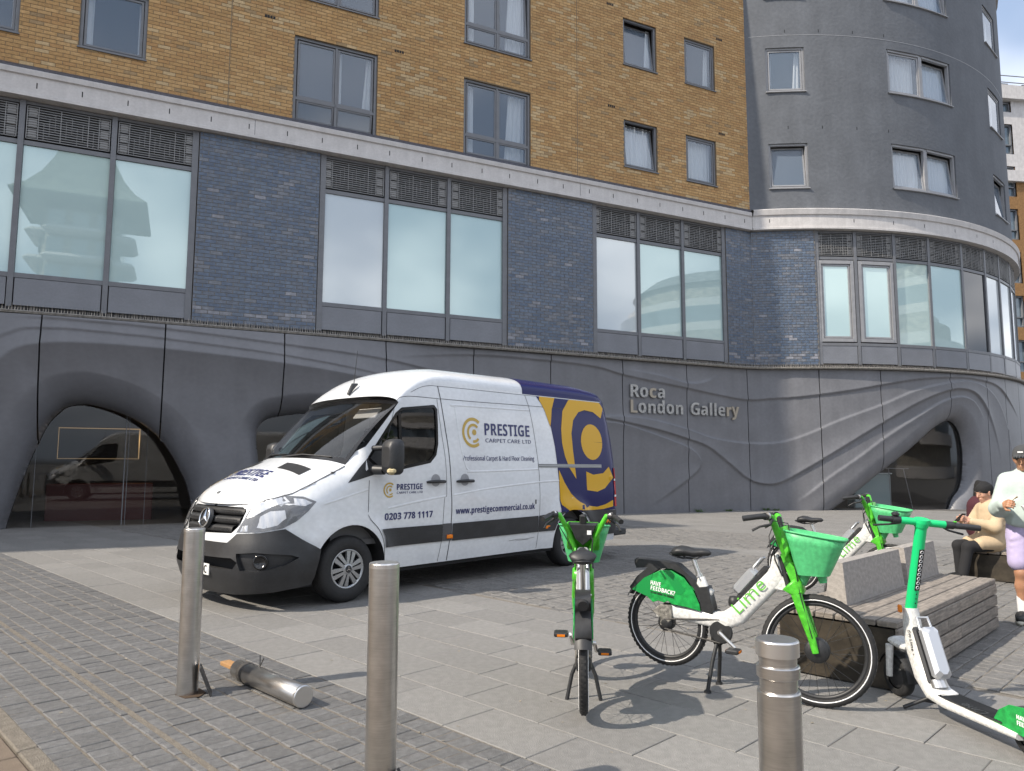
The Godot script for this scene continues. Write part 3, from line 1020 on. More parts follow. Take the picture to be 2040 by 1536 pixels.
func tower() -> void:
	var t := thing("grey_round_tower", "dark grey rendered round tower with a white band, right of the yellow brick flats", "building")
	var e0 := S0 - 0.02; var e1 := S0 + TR * 3.2
	var rects := []
	for h in [[11.82, 13.58], [15.64, 17.42], [19.45, 21.2]]:
		rects.append([1.29, 2.74, h[0], h[1]])
		rects.append([6.12, 9.44, h[0] + 0.12, h[1] + 0.14])
		rects.append([12.6, 14.4, h[0] + 0.1, h[1] + 0.1])
	var w := MB.new()
	wall_holes(w, e0, e1, 10.9, 23.8, 0.0, rects, 0.2, 0.3)
	w.obj("rendered_wall", M.render_grey, t)
	var core := MB.new()
	core.lathe([Vector2(0.0, 3.6), Vector2(TR - 1.6, 3.6), Vector2(TR - 1.6, 23.8)], 48, Transform3D(Basis(), TC))
	core.obj("core_wall", M.room_dark, t)
	var rf := MB.new()
	rf.lathe([Vector2(0.0, 24.1), Vector2(TR + 0.15, 24.1), Vector2(TR + 0.15, 23.75), Vector2(0, 23.75)], 64, Transform3D(Basis(), TC), 2)
	rf.obj("roof", M.band_white, t)
	for r in rects:
		var wide: bool = r[1] - r[0] > 2.0
		var mid: float = (r[0] + r[1]) / 2
		var lo: bool = r[2] < 13.0
		var li := []; var cu := []
		if wide:
			li = [[r[0] + 0.06, mid, r[2] + 0.06, r[3] - 0.06, 0.12 if lo else 0.0], [mid, r[1] - 0.06, r[2] + 0.06, r[3] - 0.06, 0.12]]
			cu = [[r[0] + 0.1, mid - 0.15, r[2] + 0.05, r[3] - 0.1], [mid + 0.1, r[1] - 0.1, r[2] + 0.05, r[3] - 0.1]]
			# the wide windows follow the curve: two flat halves
			tower_window(t, r, li, cu)
		else:
			li = [[r[0] + 0.06, r[1] - 0.06, r[2] + 0.06, r[3] - 0.06, 0.1 if lo else 0.0]]
			if not lo: cu = [[r[0] + 0.08, r[0] + 0.25, r[2] + 0.05, r[3] - 0.1], [r[1] - 0.4, r[1] - 0.1, r[2] + 0.05, r[3] - 0.1, 0.12]]
			window(t, r, li, cu, "frame_light")
	var bd := MB.new()
	sweep(bd, S0 - 0.05, e1, 0.3, [Vector2(-0.1, 10.19), Vector2(0.2, 10.19), Vector2(0.2, 10.27), Vector2(0.17, 10.285), Vector2(0.17, 10.72), Vector2(0.22, 10.735), Vector2(0.26, 10.93), Vector2(0.22, 10.96), Vector2(-0.05, 10.97)], 1)
	bd.obj("white_band", M.band_white, t)
	var gr := MB.new()
	sweep(gr, S0, e1, 0.3, [Vector2(-0.01, 17.9), Vector2(0.006, 17.905), Vector2(0.006, 17.925), Vector2(-0.01, 17.93)])
	gr.obj("render_joint", M.frame_light, t)
	for s in [1.2, 4.3, 5.9, 7.3, 8.9, 10.3, 11.6]:
		var sl := MB.new()
		fbox(sl, s - 0.012, s + 0.012, 10.45, 10.58, 0.1, 0.173)
		sl.obj("band_slot", M.gap_black, t)
	for s in [2.04, 3.33, 4.69, 6.03]:
		for h in [18.02, 14.15]:
			var sl := MB.new()
			fbox(sl, s - 0.012, s + 0.012, h, h + 0.12, -0.05, 0.004)
			sl.obj("weep_slot", M.gap_black, t)
	var pm := MB.new()
	sweep(pm, S0, 2.87, 0.25, [Vector2(0.0, 10.22), Vector2(0.0, 4.9)])
	pm.obj("mortar_pier", M.blue_mortar, t)
	lay_bricks(t, [[S0, 2.85, 5.02, 10.19]], [], "glazed", Vector2(0.297, 0.099), 150)
	var ed := [2.85, 4.4, 6.02, 7.64, 9.49, 11.19, 12.6, 14.3, 16.0, 17.7]
	bay(t, ed, ["film_glass", "film_glass", "film_glass", "film_glass", "dark_glass", "pale_glass", "pale_glass", "pale_glass", "film_glass"], [0, 1])
	var bw := MB.new()
	sweep(bw, 17.6, e1, 0.3, [Vector2(0.0, 10.22), Vector2(0.0, 4.9)], 1)
	bw.obj("lower_wall", M.render_grey, t)

func tower_window(parent: Node, r: Array, lights: Array, curtains: Array) -> void:
	var w := sub("window", parent)
	for k in 2:
		var l: Array = lights[k]
		var a: float = r[0] if k == 0 else l[0]; var b: float = l[1] if k == 0 else r[1]
		var f := MB.new()
		bars(f, a + 0.003, b - 0.003, r[2] + 0.003, r[3] - 0.003, 0.08, -0.17, -0.05)
		f.obj("frame", M.frame_light, w)
		var s0: float = a + 0.1; var s1: float = b - 0.1; var c: float = r[2] + 0.1; var d: float = r[3] - 0.1
		var xf := Transform3D(fb((s0 + s1) / 2) * Basis(Vector3.RIGHT, -l[4]), fp((s0 + s1) / 2, c, -0.12))
		var ww := s1 - s0; var hh := d - c
		var s := MB.new()
		for e in [[-ww / 2 + 0.03, hh / 2, 0.06, hh], [ww / 2 - 0.03, hh / 2, 0.06, hh], [0.0, 0.03, ww - 0.12, 0.06], [0.0, hh - 0.03, ww - 0.12, 0.06]]:
			s.box(xf * Vector3(e[0], e[1], 0), Vector3(e[2], e[3], 0.055), xf.basis)
		s.obj("sash", M.frame_light, w)
		var g := MB.new()
		g.quad(xf * Vector3(-ww / 2 + 0.05, hh - 0.05, 0), xf * Vector3(ww / 2 - 0.05, hh - 0.05, 0), xf * Vector3(ww / 2 - 0.05, 0.05, 0), xf * Vector3(-ww / 2 + 0.05, 0.05, 0))
		g.obj("pane", M.home_glass, w)
		var dm := MB.new()
		drape(dm, curtains[k][0], curtains[k][1], curtains[k][2], curtains[k][3], -0.34)
		dm.obj("curtain", M.curtain, w)
	var sl := MB.new()
	sweep(sl, r[0] - 0.03, r[1] + 0.03, 0.3, [Vector2(-0.15, r[2] - 0.03), Vector2(0.07, r[2] - 0.03), Vector2(0.07, r[2] + 0.004), Vector2(-0.15, r[2] + 0.01)])
	sl.obj("sill", M.frame_light, w)

# ---------------------------------------------------------------- sculpted ground floor
var creases := []
var openings := []

func seg_dist(p: Vector2, a: Vector2, b: Vector2) -> Array:
	var d := b - a
	var t := clampf((p - a).dot(d) / maxf(d.length_squared(), 1e-9), 0.0, 1.0)
	var q := a + d * t
	return [p.distance_to(q), d.cross(p - a), t]

func smooth_line(a: Array, n := 5) -> PackedVector2Array:
	var q := pv(a)
	var out := PackedVector2Array()
	for i in q.size() - 1:
		var p0 := q[maxi(i - 1, 0)]; var p1 := q[i]; var p2 := q[i + 1]; var p3 := q[mini(i + 2, q.size() - 1)]
		for k in n: out.append(p1.cubic_interpolate(p2, p0, p3, float(k) / n))
	out.append(q[-1])
	return out

# signed distance to a polygon: negative inside
func poly_sd(p: Vector2, q: PackedVector2Array) -> float:
	var d := 1e9
	var inside := false
	var n := q.size()
	var j := n - 1
	for i in n:
		var a := q[i]; var b := q[j]
		var e := b - a; var w := p - a
		var t := clampf(w.dot(e) / e.length_squared(), 0.0, 1.0)
		var v := w - e * t
		d = minf(d, v.length_squared())
		if (a.y > p.y) != (b.y > p.y) and p.x < (b.x - a.x) * (p.y - a.y) / (b.y - a.y) + a.x: inside = not inside
		j = i
	return -sqrt(d) if inside else sqrt(d)

func relief(p: Vector2, list: Array) -> float:
	var o := 0.13
	for c in list:
		if p.x < c.lo.x or p.x > c.hi.x or p.y < c.lo.y or p.y > c.hi.y: continue
		var q: PackedVector2Array = c.q
		var best := 1e9; var sgn := 1.0; var at := 0.0
		for i in q.size() - 1:
			var a := q[i]; var b := q[i + 1]
			var d := b - a; var w := p - a
			var t := clampf(w.dot(d) / maxf(d.length_squared(), 1e-9), 0.0, 1.0)
			var l := (w - d * t).length_squared()
			if l < best:
				best = l; sgn = signf(d.cross(w)); at = i + t
		var dist := sqrt(best)
		var fade := smoothstep(0.0, c.f0, at) * (1.0 - smoothstep(q.size() - 1 - c.f1, q.size() - 1, at))
		var wd: float = c.up if sgn > 0 else c.dn
		var v := exp(-dist / wd)
		o += c.a * v * fade
	return o

func crease(a: Array, amp: float, up: float, dn: float, f0 := 6.0, f1 := 6.0) -> void:
	var q := smooth_line(a, 4)
	var lo := q[0]; var hi := q[0]
	for p in q:
		lo = lo.min(p); hi = hi.max(p)
	var r := Vector2.ONE * maxf(up, dn) * 4.5
	creases.append({"q": q, "a": amp, "up": up, "dn": dn, "f0": f0, "f1": f1, "lo": lo - r, "hi": hi + r})

func surf(p: Vector2, list: Array, ops: Array) -> Array:
	var o := relief(p, list)
	var sd := 1e9
	for op in ops:
		if p.x < op.lo.x - op.w * 2 or p.x > op.hi.x + op.w * 2: continue
		var d := poly_sd(p, op.q)
		sd = minf(sd, d)
		var t := clampf(d / op.w, 0.0, 1.0)
		o = lerpf(o, o * t + 0.1 * (1.0 - t), 1.0) - op.deep * (1.0 - sqrt(maxf(0.0, 1.0 - (1.0 - t) * (1.0 - t)))) 
	return [o, sd]

func gallery_front() -> void:
	var t := thing("sculpted_gallery_front", "flowing grey moulded cladding of the gallery ground floor with arched glazed openings", "building")
	var op := func(a: Array, w: float, deep: float) -> void:
		var q := smooth_line(a, 4)
		var lo := q[0]; var hi := q[0]
		for p in q:
			lo = lo.min(p); hi = hi.max(p)
		openings.append({"q": q, "w": w, "deep": deep, "lo": lo, "hi": hi})
	op.call([-22.42, -0.60, -22.38, -0.03, -22.24, 0.60, -22.10, 1.14, -21.92, 1.74, -21.70, 2.34, -21.50, 2.64, -21.29, 2.83, -21.02, 2.90, -20.76, 2.89, -20.36, 2.79, -19.96, 2.64, -19.59, 2.42, -19.24, 2.12, -18.98, 1.76, -18.72, 1.30, -18.52, 0.85, -18.34, 0.05, -18.28, -0.60], 0.72, 0.66)
	op.call([-16.60, -0.60, -16.66, 0.60, -16.80, 1.50, -16.88, 2.10, -16.84, 2.42, -16.63, 2.65, -16.20, 2.76, -15.60, 2.84, -14.90, 2.80, -14.40, 2.50, -14.00, 1.80, -13.70, 0.80, -13.60, -0.60], 0.5, 0.6)
	op.call([2.7, -0.62, 3.27, -0.13, 4.02, 0.37, 5.02, 1.09, 6.49, 2.06, 7.55, 2.79, 8.3, 3.11, 8.72, 3.08, 9.08, 2.73, 9.24, 2.01, 9.16, 1.21, 8.91, 0.57, 8.45, 0.15, 8.0, -0.62], 0.6, 0.4)
	# T1 dark step under an upper belly; T2 light shelf; T3 deep step; T4 nose; T5 the arm over the arch
	crease([-13.60, 4.45, -11.00, 4.72, -8.50, 4.72, -6.54, 4.63, -5.54, 4.44, -4.43, 4.29, -2.81, 4.10, -1.58, 3.94, -0.07, 3.79, 0.98, 3.85, 2.22, 3.93, 3.93, 4.16, 5.09, 4.37, 6.59, 4.62, 8.13, 4.75, 9.58, 4.76, 11.19, 4.58, 12.30, 4.04, 13.48, 3.30], 0.055, 0.45, 0.022)
	crease([-9.00, 2.90, -6.55, 2.98, -5.56, 3.03, -4.45, 2.97, -2.85, 2.67, -1.63, 2.36, -0.07, 2.21, 1.22, 2.24, 2.21, 2.52, 3.47, 3.06, 5.07, 3.63, 6.57, 4.21, 8.16, 4.54, 9.28, 4.64, 10.46, 4.41, 11.34, 3.83, 11.96, 2.88, 12.35, 1.69, 12.68, 0.20], 0.042, 0.02, 0.4)
	crease([-9.00, 3.15, -6.55, 2.98, -5.57, 2.88, -4.02, 2.62, -2.81, 2.34, -1.93, 2.09, -1.08, 1.58, -0.07, 0.94, 0.73, 0.76, 1.33, 0.86, 2.21, 1.32, 3.43, 2.05, 5.08, 3.00, 6.53, 3.73, 7.69, 4.16, 8.65, 4.34, 9.58, 4.20, 10.29, 3.60, 10.88, 2.59, 11.27, 1.40], 0.075, 0.3, 0.026, 6.0, 10.0)
	crease([-7.60, 2.92, -6.55, 2.86, -5.52, 2.78, -4.46, 2.53, -2.82, 2.05, -2.32, 1.72, -2.28, 1.36, -2.80, 0.96, -3.54, 0.53, -4.42, 0.05], 0.055, 0.026, 0.38)
	crease([1.70, 0.04, 2.29, 0.44, 3.00, 1.00, 4.06, 1.70, 5.18, 2.47, 6.50, 3.21, 7.69, 3.79, 8.74, 4.03, 9.58, 3.80, 10.20, 3.10], 0.05, 0.02, 0.22)
	crease([-5.54, 4.62, -3.98, 4.47, -2.80, 4.26, -1.95, 4.36, -1.26, 4.70], 0.05, 0.03, 0.22)
	# left part: three lines flowing over the arch and a belly that turns under
	crease([-25.00, 3.20, -23.40, 4.00, -22.68, 4.33, -22.23, 4.55, -21.81, 4.60, -21.23, 4.62, -20.06, 4.58, -19.23, 4.54, -16.38, 4.32, -14.00, 4.00, -12.50, 3.60], 0.035, 0.2, 0.02)
	crease([-22.60, 4.83, -21.83, 4.85, -21.25, 4.85, -19.25, 4.80, -16.40, 4.62, -13.60, 4.40, -11.00, 4.00, -8.00, 3.60, -6.00, 3.45], 0.04, 0.3, 0.025)
	crease([-25.00, 2.40, -23.40, 3.30, -22.65, 3.79, -22.35, 4.05, -21.96, 4.20, -21.14, 4.30, -19.22, 4.28, -16.38, 4.10, -14.00, 3.80, -12.00, 3.30], 0.34, 1.1, 0.95, 1.0, 4.0)
	var joints := [-27.30, -24.58, -21.85, -19.23, -16.36, -13.57, -10.82, -8.17, -5.45, -2.77, 0.00, 2.77, 5.07, 8.17, 10.37, 11.96, 13.68, 16.08, 18.88, 22.88]
	for i in joints.size() - 1:
		var a: float = joints[i] + 0.017; var b: float = joints[i + 1] - 0.017
		var cl := []; var ol := []
		for c in creases:
			if c.hi.x > a and c.lo.x < b: cl.append(c)
		for o in openings:
			if o.hi.x + 2 > a and o.lo.x - 2 < b: ol.append(o)
		var far := i == 0 or i > 16
		var nx := int(ceil((b - a) / (0.4 if far else 0.05))); var ny := 14 if far else 180
		var h0 := -0.32; var h1 := 4.9
		var pos := []; var sds := PackedFloat32Array()
		for ix in nx + 1:
			for iy in ny + 1:
				var p := Vector2(lerpf(a, b, float(ix) / nx), lerpf(h0, h1, float(iy) / ny))
				var e := surf(p, cl, ol)
				if e[1] < 0.06 and e[1] > -0.075 and not far:
					# pull grid points onto the rim
					for k in 2:
						var q := Vector2(surf_sd(p + Vector2(0.004, 0), ol) - surf_sd(p - Vector2(0.004, 0), ol), surf_sd(p + Vector2(0, 0.004), ol) - surf_sd(p - Vector2(0, 0.004), ol))
						if q.length() < 1e-6: break
						var np: Vector2 = p - q.normalized() * surf_sd(p, ol) * (1.0 if e[1] < 0.028 else 0.35)
						np.x = clampf(np.x, a, b)
						if ix == 0 or ix == nx: np.x = p.x
						p = np
					var e2 := surf(p, cl, ol)
					e = [e2[0], e2[1] if e[1] >= 0.028 else (0.0 if absf(e2[1]) < 0.02 else e2[1])]
				pos.append(fg(p.x, p.y, e[0])); sds.append(e[1])
		var s := MB.new()
		s.sg(1)
		for ix in nx:
			for iy in ny:
				var k := ix * (ny + 1) + iy
				var l := k + ny + 1
				if sds[k] < -0.03 or sds[l] < -0.03 or sds[k + 1] < -0.03 or sds[l + 1] < -0.03: continue
				s.quad(pos[k + 1], pos[l + 1], pos[l], pos[k])
		# returns of the panel edges
		s.sg(-1)
		for e in [[0, a, -1], [nx, b, 1]]:
			for iy in ny:
				var k: int = e[0] * (ny + 1) + iy
				if sds[k] < -0.03 or sds[k + 1] < -0.03: continue
				var q0: Vector3 = pos[k]; var q1: Vector3 = pos[k + 1]
				var back: Vector3 = -fg_n(e[1]) * 0.12
				if e[2] < 0: s.quad(q1 + back, q1, q0, q0 + back)
				else: s.quad(q1, q1 + back, q0 + back, q0)
		s.obj("cladding_panel", M.cladding, t)
	# dark cavity behind the joints
	var cav := MB.new()
	cav.sg(1)
	var s := -27.3
	while s < 23.9:
		for k in 26:
			var h := -0.32 + 0.2 * k
			var p := Vector2(s + 0.1, h + 0.1)
			var e := surf(p, creases, openings)
			if e[1] < 0.35: continue
			var q := [Vector2(s, h), Vector2(s + 0.2, h), Vector2(s + 0.2, h + 0.2), Vector2(s, h + 0.2)]
			var w := []
			for v in q: w.append(fg(v.x, v.y, surf(v, creases, openings)[0] - 0.1))
			cav.quad(w[3], w[2], w[1], w[0])
		s += 0.2
	cav.obj("joint_cavity", M.gap_black, t)
	# ledge with its comb of bird spikes
	var le := MB.new()
	gsweep(le, -31.0, 24.0, 0.3, [Vector2(-0.2, 4.9), Vector2(0.3, 4.92), Vector2(0.32, 4.97), Vector2(0.3, 4.99), Vector2(0.26, 4.99)])
	le.obj("ledge_lip", M.ledge_strip, t)
	var lb := MB.new()  # black strip stands in for the shade in the gap behind the spikes
	gsweep(lb, -31.0, 24.0, 0.3, [Vector2(0.27, 4.985), Vector2(0.12, 5.0), Vector2(0.1, 5.09), Vector2(-0.2, 5.12)])
	lb.obj("ledge_dark_gap", M.gap_black, t)
	var sp := MB.new()
	sp.sg(-1)
	s = -26.0
	while s < 15.0:
		for k in 2:
			var x := s + k * 0.04 + rng.randf_range(-0.012, 0.012)
			var b0 := fg(x, 4.985, 0.285 - k * 0.1); var tp := fg(x + rng.randf_range(-0.02, 0.02), 5.13 + rng.randf_range(-0.02, 0.05), 0.3 - k * 0.22)
			var d := fg(x + 0.011, 4.985, 0.285 - k * 0.1) - b0
			var u := (tp - b0).cross(d).normalized() * 0.005
			sp.tri(b0 - d * 0.5, tp, b0 + d * 0.5); sp.tri(b0 + d * 0.5, tp, b0 + u); sp.tri(b0 + u, tp, b0 - d * 0.5)
		s += 0.062
	var so := sp.obj("bird_spikes", M.spike_steel, t)
	so.set_meta("kind", "stuff")
	# glass in the openings and the rooms behind
	for o in openings:
		var g := MB.new()
		g.patch(Geometry2D.offset_polygon(o.q, 0.05)[0], 0.4, func(p: Vector2) -> Vector3: return fg(p.x, p.y, pane_o(p.x, o)))
		g.obj("pane", M.clear_glass, t)
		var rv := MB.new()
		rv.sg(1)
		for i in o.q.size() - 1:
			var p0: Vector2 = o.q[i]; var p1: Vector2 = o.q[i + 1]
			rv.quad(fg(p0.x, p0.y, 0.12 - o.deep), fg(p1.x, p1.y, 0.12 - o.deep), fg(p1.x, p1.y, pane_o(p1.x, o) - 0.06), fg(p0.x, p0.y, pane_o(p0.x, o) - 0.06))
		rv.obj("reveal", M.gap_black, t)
	var mu := MB.new()
	for e in [[-21.9, 0.008], [-20.0, 0.022], [-19.93, 0.012], [-19.5, 0.008]]:
		mu.box(fg(e[0], 1.3, pane_o(e[0], openings[0])), Vector3(e[1], 3.0, 0.05), fb(e[0]))
	mu.obj("glazing_bar", M.frame_grey, t)
	var rm := MB.new()
	# rooms: floor, back wall, ceiling behind each opening
	for e in [[-25.0, -12.5, 8.5], [1.5, 12.0, 7.0]]:
		var n := 12
		for i in n:
			var a := lerpf(e[0], e[1], float(i) / n); var b := lerpf(e[0], e[1], float(i + 1) / n)
			var dp: float = -0.75 - e[2]
			rm.quad(fg(a, 3.4, dp), fg(b, 3.4, dp), fg(b, -0.4, dp), fg(a, -0.4, dp))
			rm.quad(fg(a, 3.4, -0.3), fg(b, 3.4, -0.3), fg(b, 3.4, dp), fg(a, 3.4, dp))
			rm.quad(fg(a, -0.2, dp), fg(b, -0.2, dp), fg(b, -0.2, -0.62), fg(a, -0.2, -0.62))
		for x in e.slice(0, 2):
			rm.quad(fg(x, 3.4, -0.3), fg(x, 3.4, -0.75 - e[2]), fg(x, -0.4, -0.75 - e[2]), fg(x, -0.4, -0.3))
	rm.obj("showroom_wall", M.room_dark, t)
	letters(t)
	for e in [[-2.4, 0.16], [-1.1, 0.1], [0.6, 0.13], [1.0, 0.09]]:
		var wd := thing("weed", ["small green weed at the cladding foot, leftmost of the row", "low weed at the cladding foot, second from left", "green weed at the cladding foot, third from left", "smallest weed at the cladding foot, rightmost of the row"][[-2.4, -1.1, 0.6, 1.0].find(e[0])], "plant", fg(e[0], gy(-27.0) - 0.01, 0.24), 0.0, "weeds at the wall foot")
		var bl := MB.new()
		bl.sg(-1)
		for k in 26:
			var an := rng.randf() * TAU; var r: float = e[1] * rng.randf_range(0.4, 1.0)
			var b0 := Vector3(rng.randf_range(-0.1, 0.1), 0, rng.randf_range(-0.04, 0.04))
			var tp := b0 + Vector3(cos(an) * r * 0.8, r, sin(an) * r * 0.5)
			var sd := Vector3(-sin(an), 0, cos(an)) * 0.012
			bl.quad(b0 - sd, (b0 + tp) * 0.5 - sd * 1.5 + Vector3(0, r * 0.15, 0), tp, (b0 + tp) * 0.5 + sd * 1.5 + Vector3(0, r * 0.15, 0))
		bl.obj("leaf_tuft", M.leaves, wd)
	showroom()

# pane set-back; left arch glass gets an added turn to place its mirrored van
func pane_o(s: float, o: Dictionary) -> float:
	return 0.08 - o.deep - (0.158 * maxf(0.0, s + 22.42) if s < -18.0 else 0.0)

func surf_sd(p: Vector2, ol: Array) -> float:
	var d := 1e9
	for o in ol:
		if p.x < o.lo.x - 2 or p.x > o.hi.x + 2: continue
		d = minf(d, poly_sd(p, o.q))
	return d

func fg_n(s: float) -> Vector3:
	var t := clampf((s - PS) / PD, 0.0, 1258.0)
	return plan[int(t)][1]

func gsweep(mb: MB, s0: float, s1: float, ds: float, prof: Array) -> void:
	var n := maxi(1, int(ceil((s1 - s0) / ds)))
	mb.sg(-1)
	for i in n:
		var a := lerpf(s0, s1, float(i) / n); var b := lerpf(s0, s1, float(i + 1) / n)
		for k in prof.size() - 1:
			var p: Vector2 = prof[k]; var q: Vector2 = prof[k + 1]
			mb.quad(fg(a, q.y, q.x), fg(b, q.y, q.x), fg(b, p.y, p.x), fg(a, p.y, p.x))

func font(weight: int, fam := "Droid Sans") -> SystemFont:
	var f := SystemFont.new()
	f.font_names = PackedStringArray([fam])
	f.font_weight = weight
	return f

# text mesh scaled so that capitals are cap metres high, left aligned on its baseline
func text_mesh(txt: String, cap: float, depth: float, weight := 700, step := 0.5) -> TextMesh:
	var t := TextMesh.new()
	t.text = txt
	t.font = font(weight)
	t.font_size = 64
	t.pixel_size = cap / (64.0 * 0.714)
	t.depth = depth
	t.curve_step = step
	t.horizontal_alignment = HORIZONTAL_ALIGNMENT_LEFT
	t.vertical_alignment = VERTICAL_ALIGNMENT_BOTTOM
	return t

func letters(t: Node) -> void:
	for row in [["Roca", -5.24, -3.71, 3.69], ["London", -5.24, -2.95, 3.165], ["Gallery", -2.70, -0.47, 3.165]]:
		# advance widths of the letters, then each letter a mesh of its own
		var f := font(700)
		var total := f.get_string_size(row[0], HORIZONTAL_ALIGNMENT_LEFT, -1, 64).x
		var k: float = (row[2] - row[1]) / total
		var x := 0.0
		for i in row[0].length():
			var ch: String = row[0][i]
			var m := text_mesh(ch, 0.42, 0.05, 700, 1.0)
			m.pixel_size = 0.42 / (64.0 * 0.714)
			var wd := f.get_string_size(ch, HORIZONTAL_ALIGNMENT_LEFT, -1, 64).x
			var s: float = row[1] + x * k
			x += wd
			var bs := fb(minf(s, S0)).scaled_local(Vector3(k / m.pixel_size, 1, 1))
			var bb := m.get_aabb()
			var dirty: bool = (row[0] == "Roca" and i == 2) or (row[0] == "London" and i == 0) or (row[0] == "Gallery" and i > 4)
			var yy: float = row[3]
			if ch == "y": yy -= 0.12
			var off := surf(Vector2(s + 0.15, row[3] + 0.2), creases, [])[0] as float
			inst(m, "letter", M.letter_dirty if dirty else M.letter_steel, t, Transform3D(bs, fg(s, yy - bb.position.y - (0.0 if ch != "y" else 0.0), off + 0.05) - bs * Vector3(bb.position.x * 0.0, 0, 0)))

func showroom() -> void:
	# seen dimly through the right arch: a glass-fronted counter, a folding rail; through the left arch a lit picture frame
	var c := thing("display_counter", "pale frosted counter inside the gallery behind the right arch", "counter", fg(5.82, -0.2, -1.8))
	var b := MB.new()
	b.box(Vector3(0, 0.65, 0), Vector3(1.6, 1.3, 0.5), fb(5.7), 0.03)
	b.obj("front", mat("frosted", lin(0.32, 0.42, 0.44), 0.3), c)
	var tp := MB.new()
	tp.box(Vector3(0, 1.32, 0), Vector3(1.7, 0.05, 0.56), fb(5.7), 0.01)
	tp.obj("top", mat("frosted_top", lin(0.5, 0.58, 0.6), 0.2), c)
	var r := thing("folding_rail", "thin metal folding rail standing in the gallery behind the right arch", "rail", fg(7.0, -0.2, -1.5))
	var q := fb(6.9)
	for k in 2:
		var l := MB.new()
		l.tube([q * Vector3(-0.5 + k, 0, 0.2), q * Vector3(-0.35 + k * 0.7, 1.5, 0)], 0.014, 6)
		l.obj("leg", M.frame_light, r)
	var bar := MB.new()
	bar.tube([q * Vector3(-1.4, 1.55, 0), q * Vector3(0.6, 1.5, 0)], 0.016, 6)
	bar.obj("bar", M.frame_light, r)
	var f := thing("lit_frame", "thin lit rectangular frame on the wall inside the left arch", "frame", fg(-20.7, 2.0, -3.2))
	var fr := MB.new()
	var fbs := fb(-20.7)
	for e in [[0.0, 0.42, 2.0, 0.02], [0.0, -0.42, 2.0, 0.012], [0.99, 0.0, 0.025, 0.82], [-0.99, 0.0, 0.012, 0.82]]:
		fr.box(fbs * Vector3(e[0], e[1], 0), Vector3(e[2], e[3], 0.03), fbs)
	var lm := mat("lit_strip", lin(0.45, 0.4, 0.3), 0.4)
	lm.emission_enabled = true
	lm.emission = Color(1.0, 0.82, 0.55)
	lm.emission_energy_multiplier = 0.18
	fr.obj("light_strip", lm, f)
	var pl := OmniLight3D.new()
	pl.name = "strip_glow"
	pl.position = fbs * Vector3(0.9, 0.1, 0.12)
	pl.light_energy = 0.15
	pl.light_color = Color(1.0, 0.82, 0.55)
	pl.omni_range = 6.0
	pl.omni_attenuation = 2.0
	pl.light_size = 0.3
	pl.shadow_enabled = true
	f.add_child(pl)
	var rb := thing("red_plinth", "dark red low plinth inside the left arch", "plinth", fg(-20.6, -0.2, -3.4))
	var pb := MB.new()
	pb.box(Vector3(0, 0.55, 0), Vector3(2.6, 1.1, 0.6), fbs, 0.02)
	pb.obj("plinth_body", mat("dark_red", lin(0.10, 0.018, 0.014), 0.5), rb)

# ---------------------------------------------------------------- the van
# local x runs from the front axle to the rear, y up, z to the side that faces the camera
var vplan := []
const VW := 1.015

func interp(tab: Array, x: float) -> float:
	if x <= tab[0][0]: return tab[0][1]
	for i in tab.size() - 1:
		if x <= tab[i + 1][0]:
			var t: float = (x - tab[i][0]) / (tab[i + 1][0] - tab[i][0])
			return lerpf(tab[i][1], tab[i + 1][1], t)
	return tab[-1][1]

func v_setup() -> void:
	# plan outline from the middle of the nose round to the side; first value is the distance ahead of the front axle along the skin
	var pts := smooth_line([-1.10, 0.0, -1.085, 0.35, -1.04, 0.60, -0.955, 0.79, -0.80, 0.92, -0.6, 0.985, -0.4, 1.008, 0.0, VW], 6)
	var l := 0.0
	var acc := [0.0]
	for i in pts.size() - 1:
		l += pts[i].distance_to(pts[i + 1])
		acc.append(l)
	for i in pts.size(): vplan.append([acc[i] - l, pts[i]])

func v_plan(t: float) -> Array:
	if t >= 0.0: return [Vector2(t, VW), Vector2(0, 1)]
	var i := 0
	while i < vplan.size() - 2 and vplan[i + 1][0] < t: i += 1
	var a: Vector2 = vplan[i][1]; var b: Vector2 = vplan[i + 1][1]
	var f: float = clampf((t - vplan[i][0]) / (vplan[i + 1][0] - vplan[i][0]), 0.0, 1.0)
	var d := (b - a).normalized()
	return [a.lerp(b, f), Vector2(-d.y, d.x)]

const V_SIDE := [[0.2, 0.06], [0.3, 0.045], [0.45, 0.022], [0.54, 0.012], [0.66, 0.006], [0.9, 0.0], [1.08, 0.0], [1.14, 0.006], [1.3, 0.008], [1.5, 0.018], [2.0, 0.055], [2.3, 0.09], [2.5, 0.13], [2.62, 0.19], [2.7, 0.27]]
const V_NOSE := [[0.1, 0.14], [0.25, 0.06], [0.4, 0.01], [0.55, 0.0], [0.68, 0.012], [0.8, 0.045], [0.95, 0.085], [1.05, 0.115], [1.12, 0.15], [1.3, 0.26]]
const V_TOP := [[-1.80, 1.055], [-1.25, 1.06], [-1.08, 1.085], [-0.68, 1.165], [-0.5, 1.225], [-0.2, 1.355], [0.07, 1.475], [0.75, 2.20], [0.9, 2.31], [1.1, 2.4], [1.35, 2.46], [4.85, 2.46], [5.03, 2.38]]
const V_REAR := [[0.45, 5.2], [0.8, 5.21], [1.4, 5.18], [2.04, 5.1], [2.38, 5.03], [2.46, 5.0]]

